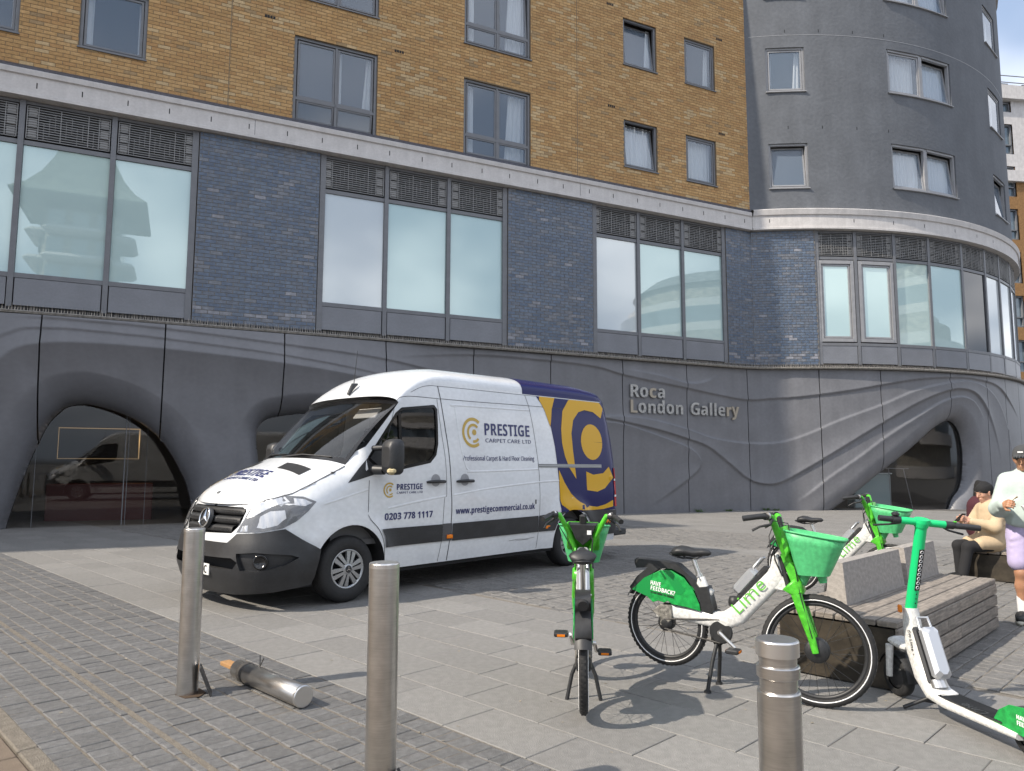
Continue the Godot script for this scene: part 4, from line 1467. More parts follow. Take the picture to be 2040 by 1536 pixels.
func v_map(p: Vector2, out := 0.0) -> Vector3:
	var e := v_plan(p.x)
	var k := smoothstep(-0.45, -1.0, p.x)
	var ins := lerpf(interp(V_SIDE, p.y), interp(V_NOSE, p.y), k)
	# wing tops roll in towards the bonnet
	if p.x < 0.25:
		var top := interp(V_TOP, p.x)
		var t := clampf((p.y - (top - 0.26)) / 0.26, 0.0, 1.0)
		ins += (1.0 - sqrt(maxf(0.0, 1.0 - t * t * 0.85))) * 0.2 * (1.0 - k * 0.75)
	# flared arches
	for c in [0.07, 3.98]:
		var d := Vector2(p.x - c, p.y - 0.36).length()
		if p.y > 0.3: ins -= 0.03 * smoothstep(0.62, 0.56, d)
	# rear corner rounding
	var xr := interp(V_REAR, p.y)
	var q := clampf((p.x - (xr - 0.14)) / 0.14, 0.0, 1.0)
	ins += (1.0 - sqrt(maxf(0.0, 1.0 - q * q * 0.9))) * 0.12
	var pos: Vector2 = e[0] - e[1] * (ins - out)
	return Vector3(pos.x, p.y, pos.y)

func flip_z(v: Vector3) -> Vector3:
	return Vector3(v.x, v.y, -v.z)

func arc_poly(c: Vector2, r: float, a0: float, a1: float, n := 20) -> Array:
	var o := []
	for i in n + 1:
		var a := deg_to_rad(lerpf(a0, a1, float(i) / n))
		o.append_array([c.x + cos(a) * r, c.y + sin(a) * r])
	return o

func ring_seg(c: Vector2, r0: float, r1: float, a0: float, a1: float, sx := 1.0) -> PackedVector2Array:
	var o := PackedVector2Array()
	for i in 25:
		var a := deg_to_rad(lerpf(a0, a1, i / 24.0))
		o.append(c + Vector2(cos(a) * r1 * sx, sin(a) * r1))
	for i in 25:
		var a := deg_to_rad(lerpf(a1, a0, i / 24.0))
		o.append(c + Vector2(cos(a) * r0 * sx, sin(a) * r0))
	return o

func v_line(mb: MB, a: Array, w: float, out := 0.0025, n := 6) -> void:
	var q := smooth_line(a, n)
	mb.sg(3)
	for i in q.size() - 1:
		var d := (q[i + 1] - q[i]).normalized().orthogonal() * w * 0.5
		mb.quad(v_map(q[i] + d, out), v_map(q[i + 1] + d, out), v_map(q[i + 1] - d, out), v_map(q[i] - d, out))

func v_text(parent: Node, txt: String, x0: float, x1: float, y: float, cap: float, m: Material, weight := 700, called := "lettering") -> void:
	var t := text_mesh(txt, cap, 0.002, weight, 0.8)
	var bb := t.get_aabb()
	var p := v_map(Vector2((x0 + x1) / 2, y + cap / 2), 0.004)
	var up := (v_map(Vector2((x0 + x1) / 2, y + cap), 0.0) - v_map(Vector2((x0 + x1) / 2, y), 0.0)).normalized()
	var bs := Basis(Vector3.RIGHT, up, Vector3.RIGHT.cross(up))
	var k := (x1 - x0) / bb.size.x
	inst(t, called, m, parent, Transform3D(bs.scaled_local(Vector3(k, 1, 1)), p - bs * Vector3((bb.position.x + bb.size.x / 2) * k, bb.position.y + (bb.size.y / 2 if not ("g" in txt or "y" in txt) else bb.size.y - cap / 2 * 1.02), 0)))

func wheel(parent: Node, at: Vector3, side: float) -> void:
	var w := sub("wheel", parent)
	w.position = at
	var xf := Transform3D(Basis(Vector3.RIGHT, PI / 2 * side), Vector3.ZERO)   # lathe axis y becomes z
	var ty := MB.new()
	ty.lathe([Vector2(0.205, -0.11), Vector2(0.225, -0.118), Vector2(0.30, -0.118), Vector2(0.335, -0.1), Vector2(0.352, -0.07), Vector2(0.354, 0.0), Vector2(0.352, 0.07), Vector2(0.335, 0.1), Vector2(0.318, 0.112), Vector2(0.30, 0.117), Vector2(0.27, 0.12), Vector2(0.225, 0.116), Vector2(0.212, 0.104), Vector2(0.205, 0.09)], 56, xf)
	for k in 5:
		var y := -0.068 + 0.034 * k
		ty.lathe([Vector2(0.3545, y - 0.004), Vector2(0.349, y), Vector2(0.3545, y + 0.004)], 56, xf)
	ty.obj("tyre", M.rubber, w)
	var rm := MB.new()
	rm.lathe([Vector2(0.0, 0.03), Vector2(0.19, 0.03), Vector2(0.205, 0.08), Vector2(0.209, 0.1)], 48, xf)
	rm.obj("rim_well", M.black_plastic, w)
	var hc := MB.new()
	hc.lathe([Vector2(0.186, 0.092), Vector2(0.196, 0.104), Vector2(0.208, 0.106), Vector2(0.212, 0.098)], 48, xf)
	hc.lathe([Vector2(0.0, 0.122), Vector2(0.045, 0.12), Vector2(0.062, 0.112), Vector2(0.064, 0.09)], 32, xf)
	for k in 6:
		for s in [-1, 1]:
			var a: float = TAU * k / 6 + 0.26
			var d := Vector3(cos(a), sin(a), 0); var u: Vector3 = Vector3(-sin(a), cos(a), 0) * s
			var z := side
			hc.sg(-1)
			var q := [d * 0.05 + u * 0.006, d * 0.05 + u * 0.034, d * 0.195 + u * 0.062, d * 0.195 + u * 0.012]
			var f := []
			for i in 4: f.append(q[i] + Vector3(0, 0, z * ([0.117, 0.115, 0.098, 0.1][i])))
			hc.quad(f[0], f[1], f[2], f[3])
			for i in 4:
				var j := (i + 1) % 4
				hc.quad(f[j], f[i], f[i] - Vector3(0, 0, z * 0.03), f[j] - Vector3(0, 0, z * 0.03))
	hc.obj("hub_cap", M.alloy, w)
	var em := MB.new()
	em.lathe([Vector2(0.0, 0.1235), Vector2(0.04, 0.1215)], 24, xf)
	em.obj("centre_cap", M.black_plastic, w)
	var sr := MB.new()
	for k in 3:
		var a := PI / 2 + TAU * k / 3
		sr.box(Vector3(cos(a) * 0.014, sin(a) * 0.014, side * 0.124), Vector3(0.028, 0.005, 0.004), Basis(Vector3.BACK, a))
	sr.obj("emblem_star", M.chrome, w)

func van() -> void:
	v_setup()
	var S := Vector3(0.74059, 0, 0.67195)
	var org := Vector3(-1.8015, 0, -8.1044) - S * 0.99
	var v := thing("parked_van", "white high-roof panel van with navy and gold rear graphics parked by the bollards", "van", org, deg_to_rad(47.78))
	var t0: float = vplan[0][0]
	# ---- body skin
	var arch := func(cx: float, cy: float, r: float) -> PackedVector2Array: return pv(arc_poly(Vector2(cx, cy), r, 180, 0, 24) + [cx + r, cy - 0.6, cx - r, cy - 0.6])
	var a_f: PackedVector2Array = arch.call(0.07, 0.37, 0.455); var a_r: PackedVector2Array = arch.call(3.98, 0.37, 0.445)
	var top := PackedVector2Array()
	for e in V_TOP: top.append(Vector2(maxf(e[0], t0), e[1]))
	var skin := PackedVector2Array([Vector2(t0, 0.62), Vector2(-0.55, 0.62), Vector2(-0.42, 0.3), Vector2(5.19, 0.30)])
	for e in [[0.45, 5.2], [0.8, 5.21], [1.4, 5.18], [2.04, 5.1], [2.38, 5.03]]: skin.append(Vector2(e[1], e[0]))
	for i in range(top.size() - 2, -1, -1): skin.append(top[i])
	var win := pv([0.30, 1.545, 0.71, 2.06, 0.80, 2.125, 1.30, 2.185, 1.335, 2.15, 1.325, 1.73, 1.29, 1.60, 1.20, 1.515, 0.5, 1.395])
	var grille := pv([t0 - 0.1, 1.035, t0 + 0.55, 1.035, t0 + 0.63, 1.0, t0 + 0.6, 0.86, t0 + 0.5, 0.775, t0 - 0.1, 0.755])
	var lamp := pv([-1.14, 1.07, -0.90, 1.115, -0.66, 1.155, -0.5, 1.145, -0.37, 1.09, -0.46, 1.0, -0.58, 0.9, -0.72, 0.83, -0.95, 0.795, -1.26, 0.785, -1.19, 0.92])
	for sd in 2:
		var b := MB.new()
		var mp := func(p: Vector2) -> Vector3:
			var q := v_map(p)
			return q if sd == 0 else flip_z(q)
		b.patch(skin, 0.11, mp, [a_f, a_r, win, grille])
		b.obj("body_side", M.van_white, v)
	# roof with a rounded edge, from the screen header to the tail
	var yc := [[0.70, 2.25], [0.82, 2.38], [0.97, 2.52], [1.12, 2.62], [1.3, 2.69], [1.6, 2.735], [3.0, 2.75], [4.5, 2.735], [4.85, 2.68], [5.0, 2.58]]
	var rf := MB.new()
	var rings := []
	var xs := [0.75, 0.82, 0.9, 1.0, 1.1, 1.22, 1.35, 1.6, 2.0, 2.5, 3.0, 3.5, 4.0, 4.4, 4.7, 4.85, 4.95, 5.0, 5.03]
	for x in xs:
		var e := v_map(Vector2(x, interp(V_TOP, x)))
		var r := PackedVector2Array()
		var ring := PackedVector3Array()
		for k in 29:
			var th := PI * k / 28.0
			var cz := signf(cos(th)) * pow(absf(cos(th)), 0.72); var sy := pow(absf(sin(th)), 0.72)
			ring.append(Vector3(x - 0.06 * sy * (1.0 - smoothstep(0.75, 1.3, x)), lerpf(e.y, interp(yc, x), sy), e.z * cz))
		rings.append(ring)
	rf.loft(rings, false, false, 1)
	rf.obj("roof", M.van_white, v)
	# tail
	var tl := MB.new()
	var tr := []
	for y in [0.45, 0.8, 1.2, 1.6, 2.04, 2.2, 2.38]:
		var e := v_map(Vector2(interp(V_REAR, y), y))
		var ring := PackedVector3Array()
		for k in 9: ring.append(Vector3(e.x + 0.05 * sin(PI * k / 8.0), y, lerpf(-e.z, e.z, k / 8.0)))
		tr.append(ring)
	var last := PackedVector3Array()
	var lr: PackedVector3Array = rings[-1]
	for k in 9: last.append(lr[28 - int(round(k * 28 / 8.0))])
	tr.append(last)
	tl.loft(tr, false, false, 1)
	tl.obj("rear_door", M.navy, v)
	# bonnet between the wings
	var bn := MB.new()
	var cen := [[0.0, Vector2(-1.0, 1.06)], [0.1, Vector2(-0.98, 1.13)], [0.25, Vector2(-0.85, 1.235)], [0.6, Vector2(-0.5, 1.40)], [1.0, Vector2(-0.17, 1.535)]]
	var br := []
	for i in 15:
		var f := i / 14.0
		var xe := lerpf(-1.18, 0.07, f)
		var e := v_map(Vector2(xe, interp(V_TOP, xe)))
		var c := Vector2(-1, 1.05)
		for k in cen.size() - 1:
			if f >= cen[k][0]: c = cen[k][1].lerp(cen[k + 1][1], minf(1.0, (f - cen[k][0]) / (cen[k + 1][0] - cen[k][0])))
		var ring := PackedVector3Array()
		for k in 21:
			var z := lerpf(-1.0, 1.0, k / 20.0)
			var q := absf(z)
			var hump := 0.03 * smoothstep(1.0, 0.8, q) * smoothstep(0.0, 0.3, f)
			ring.append(Vector3(lerpf(c.x, e.x, pow(q, 2.2)), lerpf(c.y, e.y, pow(q, 2.6)) + hump * 0.5, e.z * z))
		br.append(ring)
	bn.loft(br, false, false, 1)
	bn.obj("bonnet", M.van_white, v)
	var bseam := MB.new()
	v_line(bseam, [-1.12, 1.075, -0.68, 1.158, -0.5, 1.217, -0.2, 1.347, 0.05, 1.458], 0.007, 0.003)
	bseam.obj("bonnet_seam", M.seam, v)
	# windscreen
	var scr := func(u: float, w: float) -> Vector3:
		var q := absf(u)
		var e0 := v_map(Vector2(0.07, 1.475)); var e1 := v_map(Vector2(0.75, 2.20))
		var lo := Vector3(lerpf(-0.17, e0.x, pow(q, 2.2)), lerpf(1.535, e0.y, pow(q, 2.6)), e0.z * u)
		var hi := Vector3(lerpf(0.69, e1.x, pow(q, 2.2)), lerpf(2.25, e1.y, pow(q, 2.6)), e1.z * u)
		var r := lo.lerp(hi, w)
		return r + Vector3(-0.03, 0.02, 0) * sin(PI * w)
	var ws := MB.new()
	ws.sg(1)
	for i in 20:
		for j in 10:
			var u0 := lerpf(-1, 1, i / 20.0); var u1 := lerpf(-1, 1, (i + 1) / 20.0)
			ws.quad(scr.call(u0, j / 10.0), scr.call(u0, (j + 1) / 10.0), scr.call(u1, (j + 1) / 10.0), scr.call(u1, j / 10.0))
	ws.obj("windscreen", M.screen_glass, v)
	var fr := MB.new()
	fr.sg(1)
	var nrm := Vector3(-0.72, 0.69, 0) * 0.004
	for i in 20:
		var u0 := lerpf(-1, 1, i / 20.0); var u1 := lerpf(-1, 1, (i + 1) / 20.0)
		for wv in [[-0.02, 0.075], [0.955, 1.02]]:
			fr.quad(scr.call(u0, wv[0]) + nrm, scr.call(u0, wv[1]) + nrm, scr.call(u1, wv[1]) + nrm, scr.call(u1, wv[0]) + nrm)
	for j in 10:
		for u in [[-1.0, -0.955], [0.955, 1.0]]:
			fr.quad(scr.call(u[0], j / 10.0) + nrm, scr.call(u[0], (j + 1) / 10.0) + nrm, scr.call(u[1], (j + 1) / 10.0) + nrm, scr.call(u[1], j / 10.0) + nrm)
	fr.obj("windscreen_border", M.black_gloss, v)
	for k in 2:
		var wp := MB.new()
		var u0: float = [-0.35, 0.45][k]
		wp.tube([scr.call(u0 - 0.5, 0.02) + nrm * 4, scr.call(u0 - 0.1, 0.055) + nrm * 5, scr.call(u0 + 0.35, 0.06) + nrm * 4], [0.012, 0.01, 0.007], 6)
		wp.obj("wiper", M.black_plastic, v)
	# ---- cab seen through the glass
	var cab := sub("cab_interior", v)
	var ds := MB.new()
	ds.loft([PackedVector3Array([Vector3(-0.12, 1.40, -0.9), Vector3(0.35, 1.36, -0.9), Vector3(0.5, 1.2, -0.9), Vector3(0.5, 0.6, -0.9), Vector3(-0.12, 0.6, -0.9)]), PackedVector3Array([Vector3(-0.12, 1.40, 0.9), Vector3(0.35, 1.36, 0.9), Vector3(0.5, 1.2, 0.9), Vector3(0.5, 0.6, 0.9), Vector3(-0.12, 0.6, 0.9)])], true, true, -1)
	ds.obj("dashboard", M.dash_grey, cab)
	for z in [-0.5, 0.2, 0.62]:
		var se := MB.new()
		se.box(Vector3(1.15, 1.0, z), Vector3(0.5, 0.16, 0.46), Basis(), 0.05)
		se.box(Vector3(1.38, 1.4, z), Vector3(0.16, 0.75, 0.44), Basis(Vector3.BACK, -0.15), 0.06)
		se.box(Vector3(1.44, 1.86, z), Vector3(0.1, 0.2, 0.26), Basis(Vector3.BACK, -0.1), 0.04)
		se.obj("seat", M.seat_cloth, cab)
	var sw := MB.new()
	sw.ring_tube(Vector3(0.55, 1.42, -0.5), Vector3(-0.75, 0.66, 0).normalized(), 0.2, 0.016, 28, 8)
	sw.tube([Vector3(0.55, 1.42, -0.7), Vector3(0.53, 1.40, -0.5), Vector3(0.55, 1.42, -0.3)], 0.02, 6)
	sw.tube([Vector3(0.53, 1.40, -0.5), Vector3(0.25, 1.2, -0.5)], 0.04, 8)
	sw.obj("steering_wheel", M.black_plastic, cab)
	var bk := MB.new()
	bk.box(Vector3(1.72, 1.45, 0), Vector3(0.05, 1.9, 1.76))
	bk.box(Vector3(1.0, 0.62, 0), Vector3(1.5, 0.06, 1.84))
	bk.obj("bulkhead", M.dash_grey, cab)
	var vs := MB.new()
	vs.box(Vector3(0.78, 2.1, 0.3), Vector3(0.02, 0.16, 0.45), Basis(Vector3.BACK, -0.7), 0.006)
	vs.obj("sun_visor", M.plate_white, cab)
	var pp := MB.new()
	pp.box(Vector3(0.12, 1.42, 0.35), Vector3(0.3, 0.012, 0.22), Basis(Vector3.UP, 0.4))
	pp.box(Vector3(0.15, 1.43, 0.6), Vector3(0.22, 0.02, 0.3), Basis(Vector3.UP, -0.3) * Basis(Vector3.BACK, 0.3))
	pp.obj("papers", M.plate_white, cab)
	var rm := MB.new()
	rm.box(Vector3(0.52, 2.0, 0.0), Vector3(0.04, 0.08, 0.24), Basis(), 0.02)
	rm.obj("inner_mirror", M.black_plastic, cab)
	var cup := thing("paper_cup", "small pink cup standing on the van dashboard behind the windscreen", "cup", org + Basis(Vector3.UP, deg_to_rad(47.78)) * Vector3(0.0, 1.405, -0.42))
	var cp := MB.new()
	cp.lathe([Vector2(0.0, 0.0), Vector2(0.032, 0.0), Vector2(0.042, 0.1), Vector2(0.046, 0.1), Vector2(0.046, 0.135), Vector2(0.0, 0.135)], 18, Transform3D(), 2)
	cp.obj("cup_body", M.terracotta, cup)
	# ---- side glass, seals, seams
	for sd in 2:
		var side := sd
		var mp := func(p: Vector2) -> Vector3:
			var q := v_map(p, -0.012)
			return q if side == 0 else flip_z(q)
		var mo := func(p: Vector2) -> Vector3:
			var q := v_map(p, 0.003)
			return q if side == 0 else flip_z(q)
		var g := MB.new()
		g.patch(win, 0.2, mp)
		g.obj("side_window", M.privacy_glass, v)
		var outer: PackedVector2Array = Geometry2D.offset_polygon(win, 0.022, Geometry2D.JOIN_ROUND)[0]
		var sl := MB.new()
		sl.patch(outer, 0.15, mo, [Geometry2D.offset_polygon(win, -0.012, Geometry2D.JOIN_ROUND)[0]])
		sl.patch(pv([0.735, 2.08, 0.775, 2.11, 0.775, 1.44, 0.735, 1.44]), 0.15, mo)
		sl.obj("window_seal", M.black_gloss, v)
		var sail := MB.new()
		sail.patch(pv([0.02, 1.275, 0.28, 1.55, 0.48, 1.79, 0.5, 1.395]), 0.15, mo)
		sail.obj("mirror_sail", M.black_plastic, v)
	var sm := MB.new()
	v_line(sm, [0.30, 1.30, 0.29, 1.0, 0.30, 0.88, 0.42, 0.76, 0.50, 0.6, 0.53, 0.32], 0.007)
	v_line(sm, [0.30, 1.36, 0.55, 1.75, 0.70, 2.17, 0.84, 2.28, 1.30, 2.29, 1.42, 2.285], 0.006)
	v_line(sm, [1.40, 2.45, 1.42, 2.30, 1.46, 2.0, 1.52, 1.6, 1.55, 1.1, 1.55, 0.8, 1.51, 0.31], 0.012)
	v_line(sm, [1.36, 2.28, 1.40, 1.9, 1.455, 1.55, 1.47, 1.12, 1.43, 1.05, 1.40, 0.6, 1.36, 0.31], 0.006)
	v_line(sm, [3.05, 2.45, 3.12, 2.2, 3.2, 1.7, 3.24, 1.3, 3.24, 0.9, 3.20, 0.32], 0.007)
	v_line(sm, [1.42, 2.29, 2.0, 2.29, 3.07, 2.30, 4.0, 2.30, 4.95, 2.28], 0.006)
	v_line(sm, [0.95, 2.34, 1.2, 2.435, 1.6, 2.45, 3.0, 2.45, 4.9, 2.45], 0.005)
	sm.obj("panel_seam", M.seam, v)
	# swaged panel lines, pressed in: shown by narrow ridges
	var rg := MB.new()
	for a in [[1.66, 2.19, 1.66, 2.21, 1.70, 2.225, 3.1, 2.235], [1.66, 2.2, 1.72, 1.75, 1.80, 1.47, 1.86, 1.40, 1.95, 1.385, 3.22, 1.41], [1.58, 1.10, 2.3, 1.17, 3.24, 1.23, 3.68, 1.24], [0.56, 0.98, 1.0, 1.04, 1.45, 1.09], [-0.28, 1.06, 0.05, 1.14, 0.29, 1.20], [1.5, 2.53, 3.0, 2.53, 4.8, 2.5]]:
		var q := smooth_line(a, 6)
		rg.sg(1)
		for i in q.size() - 1:
			var d := (q[i + 1] - q[i]).normalized().orthogonal() * 0.014
			var e0 := [v_map(q[i] + d, 0.0005), v_map(q[i], 0.007), v_map(q[i] - d, 0.0005)]; var e1 := [v_map(q[i + 1] + d, 0.0005), v_map(q[i + 1], 0.007), v_map(q[i + 1] - d, 0.0005)]
			for k in 2: rg.quad(e0[k], e1[k], e1[k + 1], e0[k + 1])
	rg.obj("pressed_crease", M.van_white, v)
	# ---- black mouldings, bumper, sill
	for sd in 2:
		var side := sd
		var mo := func(p: Vector2) -> Vector3:
			var edge := 0.016
			var q := v_map(p, edge)
			return q if side == 0 else flip_z(q)
		var mm := MB.new()
		mm.patch(pv([0.46, 0.755, 1.40, 0.755, 1.40, 0.55, 0.52, 0.55, 0.515, 0.66]), 0.12, mo)
		mm.patch(pv([1.565, 0.755, 3.195, 0.765, 3.195, 0.545, 1.56, 0.545]), 0.12, mo)
		mm.patch(pv([3.21, 0.765, 3.80, 0.80, 3.72, 0.76, 3.60, 0.66, 3.535, 0.545, 3.21, 0.545]), 0.12, mo)
		mm.patch(pv([4.40, 0.545, 4.36, 0.66, 4.25, 0.76, 4.15, 0.80, 5.2, 0.76, 5.2, 0.40, 4.43, 0.40]), 0.12, mo)
		mm.obj("rubbing_strip", M.black_plastic, v)
		var pm := MB.new()
		pm.patch(pv([1.405, 0.76, 1.555, 0.76, 1.555, 0.55, 1.405, 0.55]), 0.2, func(p: Vector2) -> Vector3:
			var q := v_map(p, 0.012)
			return q if side == 0 else flip_z(q))
		pm.obj("pillar_strip", mat("pillar_dark_%d" % sd, lin(0.07, 0.07, 0.075), 0.4), v)
		var bm := MB.new()
		var bo := func(p: Vector2) -> Vector3:
			var o := 0.02 + 0.018 * smoothstep(0.62, 0.5, p.y) + 0.012 * smoothstep(0.72, 0.66, p.y)
			var q := v_map(p, o)
			return q if side == 0 else flip_z(q)
		var intake := pv([t0 - 0.1, 0.53, t0 + 0.6, 0.54, t0 + 0.68, 0.5, t0 + 0.62, 0.43, t0 - 0.1, 0.425])
		var recess := pv([-1.18, 0.585, -0.98, 0.60, -0.64, 0.565, -0.56, 0.535, -0.72, 0.46, -0.95, 0.415, -1.12, 0.42])
		bm.patch(pv([t0, 0.685, t0 + 0.5, 0.685, t0 + 0.60, 0.775, -0.95, 0.79, -0.70, 0.825, -0.53, 0.715, -0.335, 0.60, -0.385, 0.37, -0.40, 0.25, -0.8, 0.20, -1.3, 0.165, t0, 0.155]), 0.06, bo, [intake, recess])
		bm.obj("bumper", M.black_plastic, v)
		var lip := MB.new()
		lip.patch(Geometry2D.offset_polygon(recess, 0.02)[0], 0.08, func(p: Vector2) -> Vector3:
			var q := v_map(p, 0.0)
			return q if side == 0 else flip_z(q))
		lip.sg(-1)
		for i in recess.size():
			var e0 := recess[i]; var e1 := recess[(i + 1) % recess.size()]
			var q4 := [bo.call(e0), bo.call(e1), v_map(e1, 0.0), v_map(e0, 0.0)]
			if side == 1:
				q4[2] = flip_z(q4[2]); q4[3] = flip_z(q4[3])
			lip.quad(q4[0], q4[1], q4[2], q4[3])
		lip.obj("fog_recess", M.black_plastic, v)
		var ik := MB.new()
		ik.patch(pv([t0, 0.56, t0 + 0.72, 0.56, t0 + 0.72, 0.4, t0, 0.4]), 0.15, func(p: Vector2) -> Vector3:
			var q := v_map(p, -0.06)
			return q if side == 0 else flip_z(q))
		ik.obj("lower_intake", M.gap_black, v)
		var fg_ := MB.new()
		var fc := v_map(Vector2(-0.93, 0.505), 0.012)
		var fn := (v_map(Vector2(-0.93, 0.5), 0.2) - v_map(Vector2(-0.93, 0.5), 0.0)).normalized()
		if side == 1:
			fc = flip_z(fc); fn = flip_z(fn)
		var fbs := Basis.looking_at(fn)
		fg_.lathe([Vector2(0.075, -0.005), Vector2(0.075, 0.012), Vector2(0.055, 0.012), Vector2(0.05, 0.0), Vector2(0.0, 0.004)], 24, Transform3D(fbs * Basis(Vector3.RIGHT, -PI / 2), fc))
		fg_.obj("fog_lamp", M.black_gloss, v)
		# headlight: grey bowl, chrome reflectors, clear cover
		var lamp_n := sub("headlight", v)
		var lb := MB.new()
		lb.patch(lamp, 0.08, func(p: Vector2) -> Vector3:
			var q := v_map(p, 0.003)
			return q if side == 0 else flip_z(q))
		lb.obj("lamp_bowl", M.lamp_dark, lamp_n)
		var rfm := MB.new()
		for e in [[[-1.12, 1.06, -0.90, 1.105, -0.68, 1.145, -0.64, 1.09, -0.8, 1.06, -0.95, 1.0, -1.06, 0.95, -1.15, 0.93], 25.0], [[-0.97, 0.95, -0.86, 1.0, -0.70, 1.01, -0.69, 0.93, -0.78, 0.86, -0.92, 0.83, -1.0, 0.84], 70.0], [[-1.19, 0.85, -1.12, 0.86, -1.11, 0.80, -1.2, 0.797], 90.0], [[-0.60, 1.13, -0.50, 1.12, -0.42, 1.08, -0.5, 1.05, -0.60, 1.06], 90.0]]:
			var fq: float = e[1]
			rfm.patch(pv(e[0]), 0.022, func(p: Vector2) -> Vector3:
				var q := v_map(p, 0.008 + 0.006 * sin(p.x * fq + p.y * 20.0))
				return q if side == 0 else flip_z(q), [], -1)
		rfm.obj("reflector", M.lamp_bright, lamp_n)
		var lc := MB.new()
		lc.patch(lamp, 0.08, func(p: Vector2) -> Vector3:
			var q := v_map(p, 0.026)
			return q if side == 0 else flip_z(q))
		lc.obj("lamp_cover", M.clear_lens, lamp_n)
		# grille: dark back and three louvres
		var gb := MB.new()
		gb.patch(Geometry2D.intersect_polygons(grille, pv([t0, 0.7, t0 + 1, 0.7, t0 + 1, 1.1, t0, 1.1]))[0], 0.1, func(p: Vector2) -> Vector3:
			var q := v_map(p, -0.05)
			return q if side == 0 else flip_z(q))
		gb.obj("grille_back", M.gap_black, v)
		for k in 3:
			var lv := MB.new()
			var y0: float = [0.955, 0.865, 0.775][k]
			var x1: float = [0.615, 0.585, 0.50][k]
			var pr := [Vector2(-0.05, 0.075), Vector2(-0.005, 0.07), Vector2(0.008, 0.055), Vector2(0.004, 0.015), Vector2(-0.02, 0.0), Vector2(-0.05, 0.0)]
			lv.sg(1)
			for i in 8:
				var a := t0 + x1 * i / 8.0; var b := t0 + x1 * (i + 1) / 8.0
				for j in pr.size() - 1:
					var q := [v_map(Vector2(a, y0 + pr[j].y), pr[j].x), v_map(Vector2(b, y0 + pr[j].y), pr[j].x), v_map(Vector2(b, y0 + pr[j + 1].y), pr[j + 1].x), v_map(Vector2(a, y0 + pr[j + 1].y), pr[j + 1].x)]
					if side == 1:
						for m in 4: q[m] = flip_z(q[m])
					lv.quad(q[0], q[1], q[2], q[3])
			lv.obj("grille_bar", M.lamp_grey if k == 3 else M.black_plastic, v)
			var gs := MB.new()
			for i in 17:
				for j in 2:
					var xx := t0 + 0.16 + i * 0.025 + j * 0.012
					if xx > t0 + x1 - 0.05: continue
					var c := v_map(Vector2(xx, y0 + 0.025 + j * 0.018), 0.009)
					if side == 1: c = flip_z(c)
					gs.box(c, Vector3(0.006, 0.008, 0.011))
			gs.obj("grille_mesh", M.lamp_grey, v)
	var star := sub("emblem", v)
	var ec := Vector3(-1.075, 0.915, 0.0)
	var ebs := Basis(Vector3.UP, -PI / 2) * Basis(Vector3.RIGHT, -0.25)
	var er := MB.new()
	er.lathe([Vector2(0.0, 0.0), Vector2(0.105, 0.0), Vector2(0.115, -0.03)], 32, Transform3D(ebs * Basis(Vector3.RIGHT, PI / 2), ec))
	er.obj("emblem_back", M.black_plastic, star)
	var es := MB.new()
	es.ring_tube(ec + ebs * Vector3(0, 0, 0.008), ebs * Vector3(0, 0, 1), 0.098, 0.009, 40, 8)
	for k in 3:
		var a := PI / 2 + TAU * k / 3
		var d := ebs * Vector3(cos(a), sin(a), 0); var u := ebs * Vector3(-sin(a), cos(a), 0); var n := ebs * Vector3(0, 0, 1)
		es.sg(-1)
		var c := ec + n * 0.022
		es.tri(c, ec + d * 0.095 + n * 0.01, ec + u * 0.018 + n * 0.006 + d * 0.008)
		es.tri(c, ec - u * 0.018 + n * 0.006 + d * 0.008, ec + d * 0.095 + n * 0.01)
	es.obj("emblem_star", M.chrome, star)
	var hb := MB.new()
	hb.lathe([Vector2(0.0, 0.004), Vector2(0.026, 0.003), Vector2(0.03, 0.0)], 20, Transform3D(Basis(Vector3.BACK, 0.45), Vector3(-0.93, 1.178, 0.0)))
	hb.obj("bonnet_badge", M.lamp_grey, v)
	# number plate: only its last letter is clear of the bollard
	var np := sub("number_plate", v)
	var nb := MB.new()
	nb.box(Vector3(-1.135, 0.40, 0.0), Vector3(0.012, 0.115, 0.52), Basis(), 0.004)
	nb.obj("plate", M.plate_white, np)
	var nt := text_mesh("C", 0.078, 0.002, 700)
	inst(nt, "lettering", M.print_black, np, Transform3D(Basis(Vector3.UP, -PI / 2), Vector3(-1.143, 0.362 - nt.get_aabb().position.y, 0.155)))
	# bonnet air vents
	for z in [-0.5, 0.5]:
		var av := MB.new()
		var vp := pv([-0.43, z - 0.2, -0.29, z - 0.22, -0.25, z + 0.2, -0.40, z + 0.2])
		av.patch(vp, 0.08, func(p: Vector2) -> Vector3: return Vector3(p.x, bonnet_y(br, p.x, p.y) + 0.006, p.y))
		av.obj("bonnet_vent", M.black_plastic, v)
	# bonnet lettering
	var bt := func(txt: String, z0: float, z1: float, x: float, cap: float, m: Material) -> void:
		var t := text_mesh(txt, cap, 0.002, 700)
		var bb := t.get_aabb()
		var ar := t.get_mesh_arrays()
		var k := (z1 - z0) / bb.size.x
		var vs2: PackedVector3Array = ar[Mesh.ARRAY_VERTEX]
		for i in vs2.size():
			var px := x + (vs2[i].y - bb.position.y) * 0.9; var pz := z0 + (vs2[i].x - bb.position.x) * k
			vs2[i] = Vector3(px, bonnet_y(br, px, pz) + 0.005 + vs2[i].z, pz)
		var am := ArrayMesh.new()
		var na := []
		na.resize(Mesh.ARRAY_MAX)
		na[Mesh.ARRAY_VERTEX] = vs2; na[Mesh.ARRAY_INDEX] = ar[Mesh.ARRAY_INDEX]
		am.add_surface_from_arrays(Mesh.PRIMITIVE_TRIANGLES, na)
		inst(am, "lettering", m, v)
	bt.call("PRESTIGE", -0.36, 0.36, -0.64, 0.15, M.navy_print)
